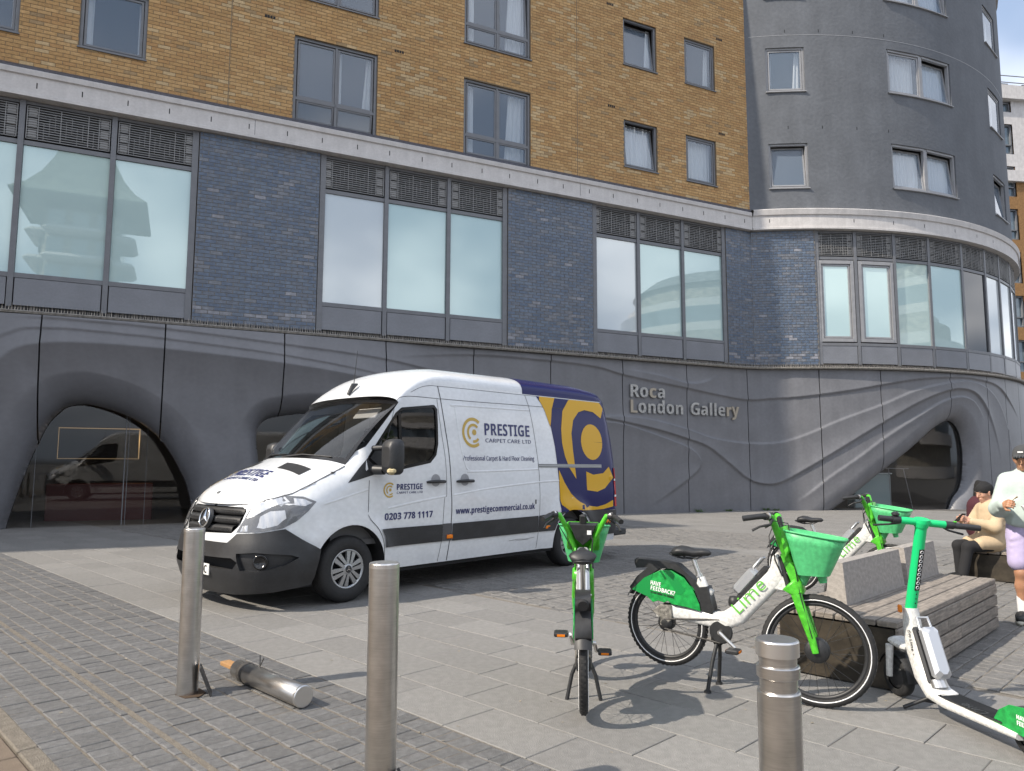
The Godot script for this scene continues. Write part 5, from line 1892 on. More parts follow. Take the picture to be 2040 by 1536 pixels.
	bt.call("CARPET CARE LTD", -0.36, 0.36, -0.72, 0.05, M.navy_print)
	for e in [[0.115, 0.15, 50, 310], [0.055, 0.085, 40, 320], [0.0, 0.03, 0, 359]]:
		var lg := MB.new()
		lg.patch(ring_seg(Vector2(-0.62, -0.53), e[0], e[1], e[2] + 90, e[3] + 90), 0.05, func(p: Vector2) -> Vector3: return Vector3(p.x, bonnet_y(br, p.x, p.y) + 0.006, p.y))
		lg.obj("logo_film", M.gold_print, v)
	# ---- rear graphics, printed film on the skin
	var film := func(called: String, poly: PackedVector2Array, out: float, m: Material) -> void:
		var g := MB.new()
		g.patch(poly, 0.1, func(p: Vector2) -> Vector3: return v_map(p, out), [a_r])
		g.obj(called, m, v)
	var body_clip := pv([2.5, 0.77, 5.19, 0.77, 5.2, 0.8, 5.17, 1.4, 5.09, 2.04, 5.02, 2.38, 4.9, 2.45, 2.5, 2.455])
	var clip := func(a: Array) -> PackedVector2Array:
		var r := Geometry2D.intersect_polygons(pv(a), body_clip)
		return r[0] if r.size() else pv(a)
	film.call("navy_film", clip.call([2.95, 2.75, 3.06, 2.66, 3.23, 2.52, 3.39, 2.34, 3.50, 2.16, 3.56, 2.0, 3.62, 1.74, 3.65, 1.48, 3.68, 1.22, 3.68, 0.96, 3.70, 0.7, 5.4, 0.7, 5.4, 2.75]), 0.003, M.navy)
	film.call("gold_film", clip.call([3.41, 2.70, 3.88, 2.69, 3.73, 2.48, 3.61, 2.28, 3.57, 2.11, 3.54, 2.02, 3.44, 2.26, 3.35, 2.40]), 0.0055, M.gold)
	film.call("gold_film", clip.call([4.91, 2.36, 4.85, 2.44, 4.63, 2.50, 4.33, 2.52, 4.04, 2.44, 3.86, 2.27, 3.79, 2.00, 3.79, 1.79, 3.84, 1.60, 3.92, 1.44, 4.09, 1.26, 4.07, 1.41, 4.04, 1.70, 4.03, 1.94, 4.10, 2.14, 4.25, 2.27, 4.41, 2.31, 4.63, 2.29, 4.82, 2.20]), 0.0055, M.gold)
	film.call("gold_film", ring_seg(Vector2(4.53, 1.82), 0.0, 0.275, 0, 359), 0.0055, M.gold)
	film.call("gold_film", clip.call([4.34, 1.37, 4.35, 1.09, 4.61, 1.06, 4.82, 1.11, 4.98, 1.22, 5.05, 1.27, 4.94, 1.44, 4.78, 1.34, 4.52, 1.32]), 0.0055, M.gold)
	film.call("gold_film", clip.call([3.68, 1.40, 3.80, 1.22, 3.95, 1.05, 4.15, 0.92, 4.35, 0.86, 4.60, 0.83, 4.82, 0.86, 5.03, 0.92, 5.03, 0.82, 4.77, 0.79, 4.35, 0.785, 4.07, 0.81, 3.89, 0.80, 3.70, 0.9, 3.685, 1.1]), 0.0055, M.gold)
	# navy and gold run over the roof edge
	var ro := MB.new()
	ro.sg(1)
	for i in range(8, rings.size() - 1):
		var ra: PackedVector3Array = rings[i]; var rb: PackedVector3Array = rings[i + 1]
		for k in 9:
			if ra[0].x < 2.9: continue
			var n := Vector3(0, 0.004, 0.002)
			ro.quad(ra[k] + n, rb[k] + n, rb[k + 1] + n, ra[k + 1] + n)
	ro.obj("roof_film", M.navy, v)
	# ---- door logos and lettering
	var logo := func(c: Vector2, r: float) -> void:
		film.call("logo_film", ring_seg(c, r * 0.79, r, 48, 305), 0.003, M.gold_print)
		film.call("logo_film", ring_seg(c + Vector2(r * 0.05, 0), r * 0.42, r * 0.6, 42, 235), 0.003, M.gold_print)
		film.call("logo_film", ring_seg(c + Vector2(r * 0.1, -r * 0.12), r * 0.38, r * 0.56, 255, 325), 0.003, M.gold_print)
		film.call("logo_film", ring_seg(c + Vector2(r * 0.12, r * 0.02), 0.0, r * 0.2, 0, 359), 0.003, M.gold_print)
	logo.call(Vector2(1.955, 1.885), 0.195)
	logo.call(Vector2(0.585, 1.185), 0.087)
	v_text(v, "PRESTIGE", 2.17, 3.07, 1.86, 0.155, M.navy_print)
	v_text(v, "CARPET CARE LTD", 2.18, 3.09, 1.765, 0.05, M.navy_print, 400)
	v_text(v, "Professional Carpet & Hard Floor Cleaning", 1.76, 3.14, 1.53, 0.06, M.navy_print, 400)
	v_text(v, "www.prestigecommercial.co.uk", 1.62, 3.13, 0.87, 0.075, M.navy_print)
	v_text(v, "0203 778 1117", 0.52, 1.24, 0.85, 0.075, M.navy_print)
	v_text(v, "PRESTIGE", 0.69, 1.08, 1.185, 0.066, M.navy_print)
	v_text(v, "CARPET CARE LTD", 0.69, 1.08, 1.14, 0.024, M.navy_print, 400)
	var sc := MB.new()
	v_line(sc, [2.62, 0.462, 2.8, 0.47, 2.95, 0.463, 3.14, 0.475], 0.008, 0.002)
	v_line(sc, [2.75, 0.452, 2.9, 0.455, 3.02, 0.45], 0.005, 0.002)
	sc.obj("scrape", M.frame_light, v)
	var fl := MB.new()
	fl.patch(pv([3.14, 0.93, 3.165, 0.93, 3.165, 0.99, 3.14, 0.99]), 0.1, func(p: Vector2) -> Vector3: return v_map(p, 0.003))
	fl.obj("small_badge", M.print_black, v)
	# ---- handles, rail, lamps, mirror, aerial
	for x in [1.29, 1.78]:
		var cup_n := MB.new()
		cup_n.patch(ring_seg(Vector2(x, 1.285), 0.0, 0.075, 0, 359), 0.1, func(p: Vector2) -> Vector3: return v_map(p, 0.0025 - 0.0))
		cup_n.obj("handle_cup", M.frame_light, v)
		var h := MB.new()
		h.tube([v_map(Vector2(x - 0.14, 1.265), 0.0), v_map(Vector2(x - 0.12, 1.268), 0.035), v_map(Vector2(x, 1.272), 0.045), v_map(Vector2(x + 0.12, 1.268), 0.035), v_map(Vector2(x + 0.14, 1.265), 0.0)], [0.012, 0.02, 0.021, 0.02, 0.012], 10)
		h.obj("door_handle", M.black_plastic, v)
	var rl := MB.new()
	rl.patch(pv([3.23, 1.485, 4.74, 1.475, 4.74, 1.425, 3.23, 1.435]), 0.2, func(p: Vector2) -> Vector3: return v_map(p, 0.008))
	rl.obj("door_rail", M.alloy, v)
	var rg2 := MB.new()
	rg2.patch(pv([3.23, 1.448, 4.73, 1.44, 4.73, 1.432, 3.23, 1.44]), 0.2, func(p: Vector2) -> Vector3: return v_map(p, 0.010))
	rg2.patch(pv([3.23, 1.475, 4.73, 1.467, 4.73, 1.46, 3.23, 1.468]), 0.2, func(p: Vector2) -> Vector3: return v_map(p, 0.010))
	rg2.obj("rail_slot", M.gap_black, v)
	for x in [1.515, 3.40, 4.88]:
		var am := MB.new()
		am.box(v_map(Vector2(x, 0.60), 0.022), Vector3(0.1, 0.05, 0.02), Basis(), 0.009)
		am.obj("side_marker", M.amber, v)
	var rc := MB.new()
	rc.lathe([Vector2(0.0, 0.004), Vector2(0.04, 0.004), Vector2(0.045, 0.0)], 20, Transform3D(Basis(Vector3.RIGHT, PI / 2), v_map(Vector2(4.97, 1.27), 0.006)))
	rc.obj("fuel_cap", M.gold, v)
	var tlm := MB.new()
	for e in [[0.82, 0.97], [1.0, 1.22], [1.25, 1.42]]:
		tlm.patch(pv([5.07, e[0], 5.2, e[0], 5.19, e[1], 5.06, e[1]]), 0.05, func(p: Vector2) -> Vector3: return v_map(p, 0.01))
	tlm.obj("tail_lamp", M.red_lens, v)
	var tw := MB.new()
	tw.patch(pv([5.065, 0.97, 5.2, 0.97, 5.2, 1.0, 5.065, 1.0]), 0.05, func(p: Vector2) -> Vector3: return v_map(p, 0.009))
	tw.patch(pv([5.065, 1.22, 5.2, 1.22, 5.2, 1.25, 5.065, 1.25]), 0.05, func(p: Vector2) -> Vector3: return v_map(p, 0.009))
	tw.obj("tail_lamp_clear", M.plate_white, v)
	var step := MB.new()
	step.box(Vector3(5.33, 0.40, 0.0), Vector3(0.34, 0.10, 1.9), Basis(), 0.015)
	step.obj("rear_step", M.black_plastic, v)
	for s in [1, -1]:
		var mi := sub("door_mirror", v)
		var hs := MB.new()
		var mc := Vector3(0.43, 1.56, s * 1.24)
		var ms := []
		for k in [[-0.075, 0.55], [-0.06, 0.85], [0.0, 1.0], [0.05, 1.0], [0.07, 0.94]]:
			var ring := PackedVector3Array()
			for i in 20:
				var a := TAU * i / 20
				var cx: float = signf(cos(a)) * pow(absf(cos(a)), 0.45) * 0.115 * k[1]; var cy: float = signf(sin(a)) * pow(absf(sin(a)), 0.45) * 0.2 * k[1]
				ring.append(mc + Vector3(k[0] * 1.2, cy, cx))
			ms.append(ring)
		hs.loft(ms, true, true, 1)
		hs.tube([Vector3(0.36, 1.42, s * 0.98), Vector3(0.40, 1.41, s * 1.14)], [0.06, 0.05], 10)
		hs.tube([Vector3(0.36, 1.66, s * 0.96), Vector3(0.40, 1.66, s * 1.14)], [0.03, 0.03], 8)
		hs.obj("mirror_housing", M.black_plastic, mi)
		var ind := MB.new()
		ind.box(mc + Vector3(-0.05, -0.155, s * 0.06), Vector3(0.1, 0.085, 0.1), Basis(), 0.03)
		ind.obj("indicator", mat("cream_lens_%d" % (s + 1), lin(0.5, 0.42, 0.25), 0.2), mi)
	var an := sub("aerial", v)
	var af := MB.new()
	af.tube([Vector3(0.70, 2.35, 0.0), Vector3(0.78, 2.47, 0.0), Vector3(0.84, 2.49, 0.0)], [0.02, 0.035, 0.012], 10)
	af.obj("aerial_foot", M.black_plastic, an)
	var aw := MB.new()
	aw.tube([Vector3(0.78, 2.45, 0.0), Vector3(0.83, 2.92, 0.0)], [0.006, 0.003], 6)
	aw.obj("aerial_rod", M.black_plastic, an)
	# ---- wheels, wells, underbody
	for x in [0.06, 3.96]:
		wheel(v, Vector3(x, 0.354, 0.875), 1.0)
		wheel(v, Vector3(x, 0.354, -0.875), -1.0)
		for s in [1, -1]:
			var wl := MB.new()
			var wr := []
			for z in [0.55, 1.0]:
				var ring := PackedVector3Array()
				for i in 17:
					var a := PI * i / 16.0
					ring.append(Vector3(x + cos(a) * 0.47, 0.37 + sin(a) * 0.47, s * z))
				wr.append(ring)
			wl.loft(wr, false, false, 1)
			wl.obj("wheel_well", M.gap_black, v)
	var ub := MB.new()
	ub.box(Vector3(2.1, 0.40, 0), Vector3(3.0, 0.3, 1.85))
	ub.box(Vector3(4.8, 0.5, 0), Vector3(0.7, 0.3, 1.8))
	ub.box(Vector3(-0.55, 0.4, 0), Vector3(0.5, 0.4, 1.7))
	ub.box(Vector3(2.1, 0.6, 0), Vector3(6.2, 0.2, 1.06))
	ub.obj("underbody", M.gap_black, v)
	# load floor and inner lining keep the hold dark
	var hl := MB.new()
	hl.box(Vector3(3.4, 1.4, 0), Vector3(3.2, 1.5, 1.7))
	hl.obj("load_lining", M.dash_grey, v)

func bonnet_y(br: Array, x: float, z: float) -> float:
	# height of the bonnet mesh near (x, z)
	var best := 1e9; var y := 1.3
	for i in br.size() - 1:
		var r: PackedVector3Array = br[i]; var r2: PackedVector3Array = br[i + 1]
		for k in r.size() - 1:
			for q in [[r[k], r2[k], r[k + 1]], [r2[k + 1], r[k + 1], r2[k]]]:
				var a: Vector3 = q[0]; var b: Vector3 = q[1]; var c: Vector3 = q[2]
				var d := (b.x - a.x) * (c.z - a.z) - (c.x - a.x) * (b.z - a.z)
				if absf(d) < 1e-9: continue
				var u := ((x - a.x) * (c.z - a.z) - (c.x - a.x) * (z - a.z)) / d
				var w := ((b.x - a.x) * (z - a.z) - (x - a.x) * (b.z - a.z)) / d
				if u > -0.02 and w > -0.02 and u + w < 1.02: return a.y + (b.y - a.y) * u + (c.y - a.y) * w
	return y

# ---------------------------------------------------------------- hire bikes
func spoked_wheel(parent: Node, at: Vector3, R: float, tyre_r: float, called: String, hub_r: float) -> void:
	var w := sub(called, parent)
	w.position = at
	var ty := MB.new()
	ty.ring_tube(Vector3.ZERO, Vector3.BACK, R - tyre_r, tyre_r, 56, 12)
	for k in 56:
		var a := TAU * k / 56
		for s in [-1, 1]:
			ty.box(Vector3(cos(a), sin(a), 0) * (R - 0.0028) + Vector3(0, 0, s * 0.009), Vector3(0.005, 0.016, 0.012), Basis(Vector3.BACK, a))
	ty.obj("tyre", M.rubber, w)
	var st := MB.new()
	for s in [-1, 1]: st.ring_tube(Vector3(0, 0, s * tyre_r * 0.96), Vector3.BACK, R - tyre_r * 1.25, 0.0035, 56, 4)
	st.obj("reflective_stripe", M.print_white, w)
	var rm := MB.new()
	rm.ring_tube(Vector3.ZERO, Vector3.BACK, R - tyre_r * 2.15, 0.0145, 56, 8)
	rm.obj("rim", M.bike_black, w)
	var sp := MB.new()
	for k in 28:
		var a := TAU * k / 28; var s := 1 if k % 2 else -1
		var b := a + 0.32 * (1 if (k / 2) % 2 else -1)
		sp.tube([Vector3(cos(b) * hub_r * 0.8, sin(b) * hub_r * 0.8, s * 0.028), Vector3(cos(a), sin(a), 0) * (R - tyre_r * 2.2)], 0.0016, 3, false)
	sp.obj("spokes", M.bike_black, w)
	var hb := MB.new()
	var xf := Transform3D(Basis(Vector3.RIGHT, PI / 2), Vector3.ZERO)
	hb.lathe([Vector2(0.0, -0.05), Vector2(0.02, -0.05), Vector2(hub_r * 0.9, -0.04), Vector2(hub_r, -0.028), Vector2(hub_r, 0.028), Vector2(hub_r * 0.9, 0.04), Vector2(0.02, 0.05), Vector2(0.0, 0.05)], 24, xf)
	hb.obj("hub", M.bike_black, w)

func slab_prism(mb: MB, poly: Array, z0: float, z1: float, bev := 0.012) -> void:
	# side-view outline given thickness, with rounded long edges
	var q := pv(poly)
	if Geometry2D.is_polygon_clockwise(q): q.reverse()
	var ins := Geometry2D.offset_polygon(q, -bev, Geometry2D.JOIN_ROUND)
	if ins.size() != 1:
		mb.prism(q, z1 - z0, Transform3D(Basis(), Vector3(0, 0, z0)), 3)
		return
	var layers := []
	var n := q.size()
	var c := Vector2.ZERO
	for p in q: c += p
	c /= n
	var rings := []
	for l in [[z0, bev], [z0 + bev * 0.4, bev * 0.4], [z0 + bev, 0.0], [z1 - bev, 0.0], [z1 - bev * 0.4, bev * 0.4], [z1, bev]]:
		var ring := PackedVector3Array()
		for i in n:
			var a := q[(i + n - 1) % n]; var b := q[i]; var d := q[(i + 1) % n]
			var nn := ((b - a).normalized().orthogonal() + (d - b).normalized().orthogonal())
			nn = nn.normalized() if nn.length() > 0.01 else Vector2.ZERO
			var p: Vector2 = b + nn * l[1]
			if p.distance_to(c) > b.distance_to(c): p = b - nn * l[1]
			ring.append(Vector3(p.x, p.y, l[0]))
		rings.append(ring)
	mb.loft(rings, true, false, 1)
	mb.sg(-1)
	for e in [0, rings.size() - 1]:
		var r: PackedVector3Array = rings[e]
		var p2 := PackedVector2Array()
		for v in r: p2.append(Vector2(v.x, v.y))
		var t := Geometry2D.triangulate_polygon(p2)
		for i in range(0, t.size(), 3):
			if e == 0: mb.tri(r[t[i]], r[t[i + 1]], r[t[i + 2]])
			else: mb.tri(r[t[i]], r[t[i + 2]], r[t[i + 1]])

func flat_text(parent: Node, txt: String, at: Vector3, bs: Basis, cap: float, m: Material, width := 0.0, weight := 700, called := "lettering") -> void:
	var t := text_mesh(txt, cap, 0.0016, weight, 0.8)
	var bb := t.get_aabb()
	var k := 1.0 if width <= 0.0 else width / bb.size.x
	inst(t, called, m, parent, Transform3D(bs.scaled_local(Vector3(k, 1, 1)), at - bs * Vector3(bb.position.x * k, bb.position.y, 0)))

func make_bike(label: String, steer := 0.0, seat_up := 0.0) -> Node3D:
	var b := thing("hire_bike", label, "bicycle", Vector3.ZERO, 0.0, "green and white hire bikes")
	spoked_wheel(b, Vector3(0, 0.395, 0), 0.292, 0.026, "rear_wheel", 0.055)
	# frame: stays sweep from the rear hub under the bottom bracket and up to the head
	var fr := sub("frame", b)
	var mn := MB.new()
	var path := [Vector3(-0.07, 0.45, 0), Vector3(0.04, 0.475, 0), Vector3(0.18, 0.465, 0), Vector3(0.33, 0.452, 0), Vector3(0.42, 0.455, 0), Vector3(0.50, 0.50, 0), Vector3(0.62, 0.63, 0), Vector3(0.74, 0.755, 0), Vector3(0.80, 0.83, 0)]
	var rr := [[0.03, 0.030], [0.05, 0.036], [0.05, 0.04], [0.052, 0.048], [0.06, 0.052], [0.066, 0.055], [0.062, 0.05], [0.062, 0.046], [0.06, 0.04]]
	var rings := []
	for i in path.size():
		var t: Vector3 = (path[mini(i + 1, 8)] - path[maxi(i - 1, 0)]).normalized()
		var u := Vector3(-t.y, t.x, 0)
		var ring := PackedVector3Array()
		for j in 16:
			var a := TAU * j / 16
			var cx := signf(cos(a)) * pow(absf(cos(a)), 0.6); var cy := signf(sin(a)) * pow(absf(sin(a)), 0.6)
			ring.append(path[i] + u * cy * rr[i][0] + Vector3(0, 0, cx * rr[i][1]))
		rings.append(ring)
	mn.loft(rings, true, true, 1)
	mn.obj("main_tube", M.bike_white, fr)
	var dr := MB.new()
	slab_prism(dr, [-0.09, 0.47, -0.03, 0.52, 0.05, 0.52, 0.06, 0.43, 0.0, 0.37, -0.035, 0.38, -0.03, 0.43], 0.03, 0.048, 0.006)
	slab_prism(dr, [-0.09, 0.47, -0.03, 0.52, 0.05, 0.52, 0.06, 0.43, 0.0, 0.37, -0.035, 0.38, -0.03, 0.43], -0.048, -0.03, 0.006)
	dr.obj("dropout", M.bike_dirty, fr)
	var ht := MB.new()
	slab_prism(ht, [0.70, 0.70, 0.80, 0.68, 0.845, 0.70, 0.775, 0.93, 0.74, 0.90], -0.04, 0.04, 0.014)
	ht.obj("head_tube", M.bike_white, fr)
	var hs := MB.new()
	slab_prism(hs, [0.775, 0.90, 0.80, 0.91, 0.86, 0.70, 0.825, 0.685], -0.043, 0.043, 0.01)
	hs.obj("head_cover", M.bike_black, fr)
	# wordmark on both faces of the down tube
	var tb := Basis(Vector3.BACK, atan2(0.255, 0.24))
	for s in [1, -1]:
		var bs := tb if s == 1 else Basis(Vector3.UP, PI) * Basis(Vector3.BACK, -atan2(0.255, 0.24))
		var at := Vector3(0.525, 0.515, 0.0585) if s == 1 else Vector3(0.735, 0.725, -0.0585)
		flat_text(fr, "Lime", at, bs, 0.075, M.print_lime, 0.27, 400)
	# battery on the down tube
	var bt := sub("battery", b)
	var bc := MB.new()
	var along := Vector3(0.66, 0.75, 0).normalized(); var nn := Vector3(-0.75, 0.66, 0).normalized()
	bc.box(Vector3(0.585, 0.70, 0) + nn * 0.035, Vector3(0.20, 0.075, 0.085), Basis(along, nn, Vector3.BACK), 0.018)
	bc.obj("battery_case", M.battery_alu, bt)
	var bh := MB.new()
	bh.tube([Vector3(0.64, 0.80, 0.03) + nn * 0.03, Vector3(0.69, 0.86, 0.02) + nn * 0.03, Vector3(0.70, 0.865, -0.02) + nn * 0.03, Vector3(0.64, 0.80, -0.03) + nn * 0.03], 0.009, 8)
	bh.obj("battery_handle", M.battery_alu, bt)
	var bb := MB.new()
	bb.box(Vector3(0.60, 0.685, 0) + nn * 0.012, Vector3(0.36, 0.05, 0.08), Basis(along, nn, Vector3.BACK), 0.016)
	bb.lathe([Vector2(0.0, -0.03), Vector2(0.035, -0.03), Vector2(0.038, 0.0), Vector2(0.03, 0.03), Vector2(0, 0.03)], 16, Transform3D(Basis(), Vector3(0.475, 0.585, 0.0)))
	bb.obj("battery_cradle", M.bike_black, bt)
	# seat
	var se := sub("saddle", b)
	var sd := MB.new()
	var srings := []
	for e in [[0.055, 0.875, 0.03, 0.012], [0.07, 0.885, 0.075, 0.03], [0.11, 0.895, 0.085, 0.034], [0.16, 0.895, 0.07, 0.03], [0.21, 0.885, 0.045, 0.026], [0.27, 0.892, 0.03, 0.022], [0.31, 0.892, 0.024, 0.018], [0.325, 0.89, 0.01, 0.008]]:
		var ring := PackedVector3Array()
		for j in 14:
			var a := TAU * j / 14
			ring.append(Vector3(e[0], e[1] + sin(a) * e[3] * (1.0 if sin(a) > 0 else 1.2), cos(a) * e[2]))
		srings.append(ring)
	sd.loft(srings, true, true, 1)
	sd.obj("saddle_top", M.bike_black, se)
	var sr := MB.new()
	for s in [-1, 1]: sr.tube([Vector3(0.09, 0.865, s * 0.04), Vector3(0.13, 0.845, s * 0.025), Vector3(0.22, 0.845, s * 0.02), Vector3(0.28, 0.875, s * 0.012)], 0.004, 6)
	sr.ring_tube(Vector3(0.085, 0.86, 0), Vector3(0.3, 1, 0).normalized(), 0.055, 0.006, 20, 6)
	sr.obj("saddle_rail", M.bike_black, se)
	se.position = Vector3(-0.35, 1.0, 0) * seat_up
	var po := MB.new()
	po.tube([Vector3(0.265, 0.66, 0), Vector3(0.20, 0.845, 0) + Vector3(-0.35, 1.0, 0) * seat_up], 0.016, 14)
	po.tube([Vector3(0.245, 0.715, 0), Vector3(0.235, 0.745, 0)], 0.023, 14)
	po.tube([Vector3(0.24, 0.73, 0.02), Vector3(0.245, 0.732, 0.055)], 0.006, 6)
	po.obj("seat_post", M.brushed, b)
	var ms := MB.new()
	slab_prism(ms, [0.215, 0.62, 0.235, 0.72, 0.27, 0.73, 0.30, 0.66, 0.34, 0.64, 0.30, 0.56, 0.24, 0.56], -0.03, 0.03, 0.012)
	ms.obj("seat_cluster", M.bike_white, fr)
	# rear mudguard, skirt and rack
	var mg := sub("mudguard", b)
	var gd := MB.new()
	slab_prism(gd, [0.22, 0.52, 0.34, 0.49, 0.345, 0.53, 0.31, 0.67, 0.25, 0.66, 0.20, 0.72, 0.10, 0.80, 0.0, 0.815, -0.20, 0.82, -0.21, 0.755, -0.12, 0.765, -0.20, 0.70, -0.26, 0.62, -0.25, 0.60, -0.17, 0.67, -0.03, 0.765, 0.06, 0.77, 0.15, 0.73, 0.22, 0.64, 0.26, 0.55], -0.045, 0.045, 0.012)
	gd.obj("guard_shell", M.bike_black, mg)
	var tl := MB.new()
	tl.tube([Vector3(-0.205, 0.79, 0.0), Vector3(-0.225, 0.785, 0.0)], [0.034, 0.03], 20)
	tl.obj("tail_lamp_tube", M.gap_black, mg)
	var gflap := MB.new()
	var frs := []
	for k in 13:
		var a := deg_to_rad(lerpf(95.0, 150.0, k / 12.0))
		var ring := PackedVector3Array()
		var c := Vector3(cos(a) * 0.315, 0.395 + sin(a) * 0.315, 0)
		var d := Vector3(cos(a), sin(a), 0)
		for j in 9:
			var w := (j / 8.0 - 0.5) * 2.0
			ring.append(c + Vector3(0, 0, w * 0.05) + d * (0.02 * (1.0 - w * w)))
		frs.append(ring)
	gflap.loft(frs, false, false, 1)
	gflap.obj("guard_flap", M.bike_black, mg)
	var skirt := [-0.235, 0.605, -0.14, 0.695, -0.02, 0.755, 0.06, 0.758, 0.15, 0.715, 0.215, 0.635, 0.255, 0.55, 0.262, 0.505, 0.17, 0.52, 0.06, 0.53, 0.03, 0.55, 0.0, 0.535, -0.04, 0.545, -0.08, 0.53, -0.13, 0.57]
	for s in [1, -1]:
		var sk := MB.new()
		slab_prism(sk, skirt, 0.047 if s == 1 else -0.056, 0.056 if s == 1 else -0.047, 0.003)
		sk.obj("skirt_panel", M.sticker_green, mg)
		var z: float = 0.0568 * s
		var dk := MB.new()
		for pl in [[-0.235, 0.605, -0.14, 0.695, -0.075, 0.727, -0.10, 0.66, -0.085, 0.56, -0.13, 0.57], [0.0, 0.752, 0.055, 0.755, 0.16, 0.635, 0.13, 0.60, 0.10, 0.60]]:
			dk.prism(pv(pl), 0.001 * s, Transform3D(Basis(), Vector3(0, 0, z)))
		dk.obj("skirt_print", M.sticker_dark, mg)
		var bs := Basis(Vector3.BACK, -0.14) if s == 1 else Basis(Vector3.UP, PI) * Basis(Vector3.BACK, 0.14)
		var x0 := -0.095 if s == 1 else 0.10
		var dx := Vector3(0, 0, 0.0012 * s)
		flat_text(mg, "HAVE", Vector3(x0, 0.652, z) + dx, bs, 0.028, M.print_white, 0.075)
		flat_text(mg, "FEEDBACK?", Vector3(x0, 0.616, z) + dx, bs, 0.028, M.print_white, 0.18)
		flat_text(mg, "SCAN HERE TO SHARE.", Vector3(x0, 0.594, z) + dx, bs, 0.014, M.print_black, 0.175)
	# drive side
	var ck := sub("crank", b)
	var cr := MB.new()
	cr.tube([Vector3(0.395, 0.385, 0.07), Vector3(0.50, 0.30, 0.085)], [0.015, 0.011], 8)
	cr.tube([Vector3(0.395, 0.385, -0.07), Vector3(0.29, 0.47, -0.085)], [0.015, 0.011], 8)
	cr.tube([Vector3(0.395, 0.385, -0.08), Vector3(0.395, 0.385, 0.08)], 0.014, 10)
	cr.obj("crank_arm", M.brushed, ck)
	for e in [[0.505, 0.295, 0.14], [0.285, 0.475, -0.14]]:
		var pd := MB.new()
		pd.box(Vector3(e[0], e[1], e[2]), Vector3(0.085, 0.026, 0.09), Basis(), 0.006)
		pd.obj("pedal", M.bike_black, ck)
		var pr := MB.new()
		for s in [-1, 1]: pr.box(Vector3(e[0] + s * 0.0435, e[1], e[2]), Vector3(0.003, 0.014, 0.05))
		pr.obj("pedal_reflector", M.amber, ck)
	var cg := MB.new()
	cg.lathe([Vector2(0.0, 0.05), Vector2(0.07, 0.05), Vector2(0.078, 0.044), Vector2(0.078, 0.038), Vector2(0.0, 0.038)], 28, Transform3D(Basis(Vector3.RIGHT, PI / 2), Vector3(0.395, 0.385, 0)), 2)
	cg.box(Vector3(0.36, 0.36, 0), Vector3(0.09, 0.14, 0.06), Basis(), 0.02)
	cg.obj("chain_ring", M.bike_black, ck)
	var ch := MB.new()
	ch.tube([Vector3(0.0, 0.425, 0.047), Vector3(0.39, 0.462, 0.047)], 0.006, 4)
	ch.tube([Vector3(0.0, 0.36, 0.047), Vector3(0.39, 0.31, 0.047)], 0.006, 4)
	ch.obj("chain", M.rust_plate, ck)
	for s in [1, -1]:
		var kl := MB.new()
		kl.tube([Vector3(0.36, 0.30, s * 0.03), Vector3(0.345, 0.2, s * 0.075), Vector3(0.32, 0.012, s * 0.115)], 0.0125, 10)
		kl.lathe([Vector2(0.0, 0.0), Vector2(0.024, 0.0), Vector2(0.022, 0.014), Vector2(0.0, 0.016)], 12, Transform3D(Basis(), Vector3(0.32, 0.0, s * 0.115)), 2)
		kl.obj("stand_leg", M.bike_black, b)
	# front end turns about the steering axis
	var fe := sub("front_end", b)
	var ax := Vector3(0.90 - 0.775, 0.69 - 1.05, 0).normalized()
	var piv := Vector3(0.835, 0.80, 0)
	fe.transform = Transform3D(Basis(), piv) * Transform3D(Basis(ax, steer), Vector3.ZERO) * Transform3D(Basis(), -piv)
	spoked_wheel(b, fe.transform * Vector3(0.99, 0.34, 0), 0.34, 0.027, "front_wheel", 0.075)
	b.get_child(b.get_child_count() - 1).basis = fe.transform.basis
	for s in [1, -1]:
		var fl := MB.new()
		var fz: float = 0.062 * s
		var f0 := [Vector3(0.875, 0.70, fz * 0.9), Vector3(0.92, 0.56, fz * 1.05), Vector3(0.965, 0.42, fz), Vector3(0.985, 0.33, fz * 0.95)]
		fl.tube(f0, [0.034, 0.03, 0.024, 0.02], 10, true, 0.55, Vector3.BACK)
		fl.obj("fork_leg", M.lime_green, fe)
	var crw := MB.new()
	slab_prism(crw, [0.80, 0.70, 0.87, 0.66, 0.93, 0.69, 0.91, 0.76, 0.87, 0.77], -0.075, 0.075, 0.014)
	slab_prism(crw, [0.79, 0.92, 0.845, 0.92, 0.925, 0.72, 0.87, 0.70], 0.045, 0.06, 0.005)
	slab_prism(crw, [0.79, 0.92, 0.845, 0.92, 0.925, 0.72, 0.87, 0.70], -0.06, -0.045, 0.005)
	crw.obj("fork_crown", M.lime_green, fe)
	# V-shaped handlebar yoke
	for s in [1, -1]:
		var yk := MB.new()
		yk.tube([Vector3(0.84, 0.88, s * 0.045), Vector3(0.80, 1.0, s * 0.085), Vector3(0.775, 1.10, s * 0.135), Vector3(0.755, 1.155, s * 0.165), Vector3(0.74, 1.16, s * 0.185)], [0.026, 0.024, 0.022, 0.022, 0.016], 10, true, 0.8, Vector3.BACK)
		yk.obj("yoke_arm", M.lime_green, fe)
		var gp := MB.new()
		gp.tube([Vector3(0.735, 1.158, s * 0.205), Vector3(0.70, 1.158, s * 0.225), Vector3(0.60, 1.142, s * 0.265)], [0.017, 0.018, 0.0175], 12)
		gp.tube([Vector3(0.745, 1.158, s * 0.18), Vector3(0.725, 1.158, s * 0.212)], 0.023, 12)
		gp.obj("grip", M.bike_black, fe)
		var rg := MB.new()
		rg.tube([Vector3(0.742, 1.159, s * 0.192), Vector3(0.736, 1.159, s * 0.202)], 0.0255, 14)
		rg.obj("grip_ring", M.brushed, fe)
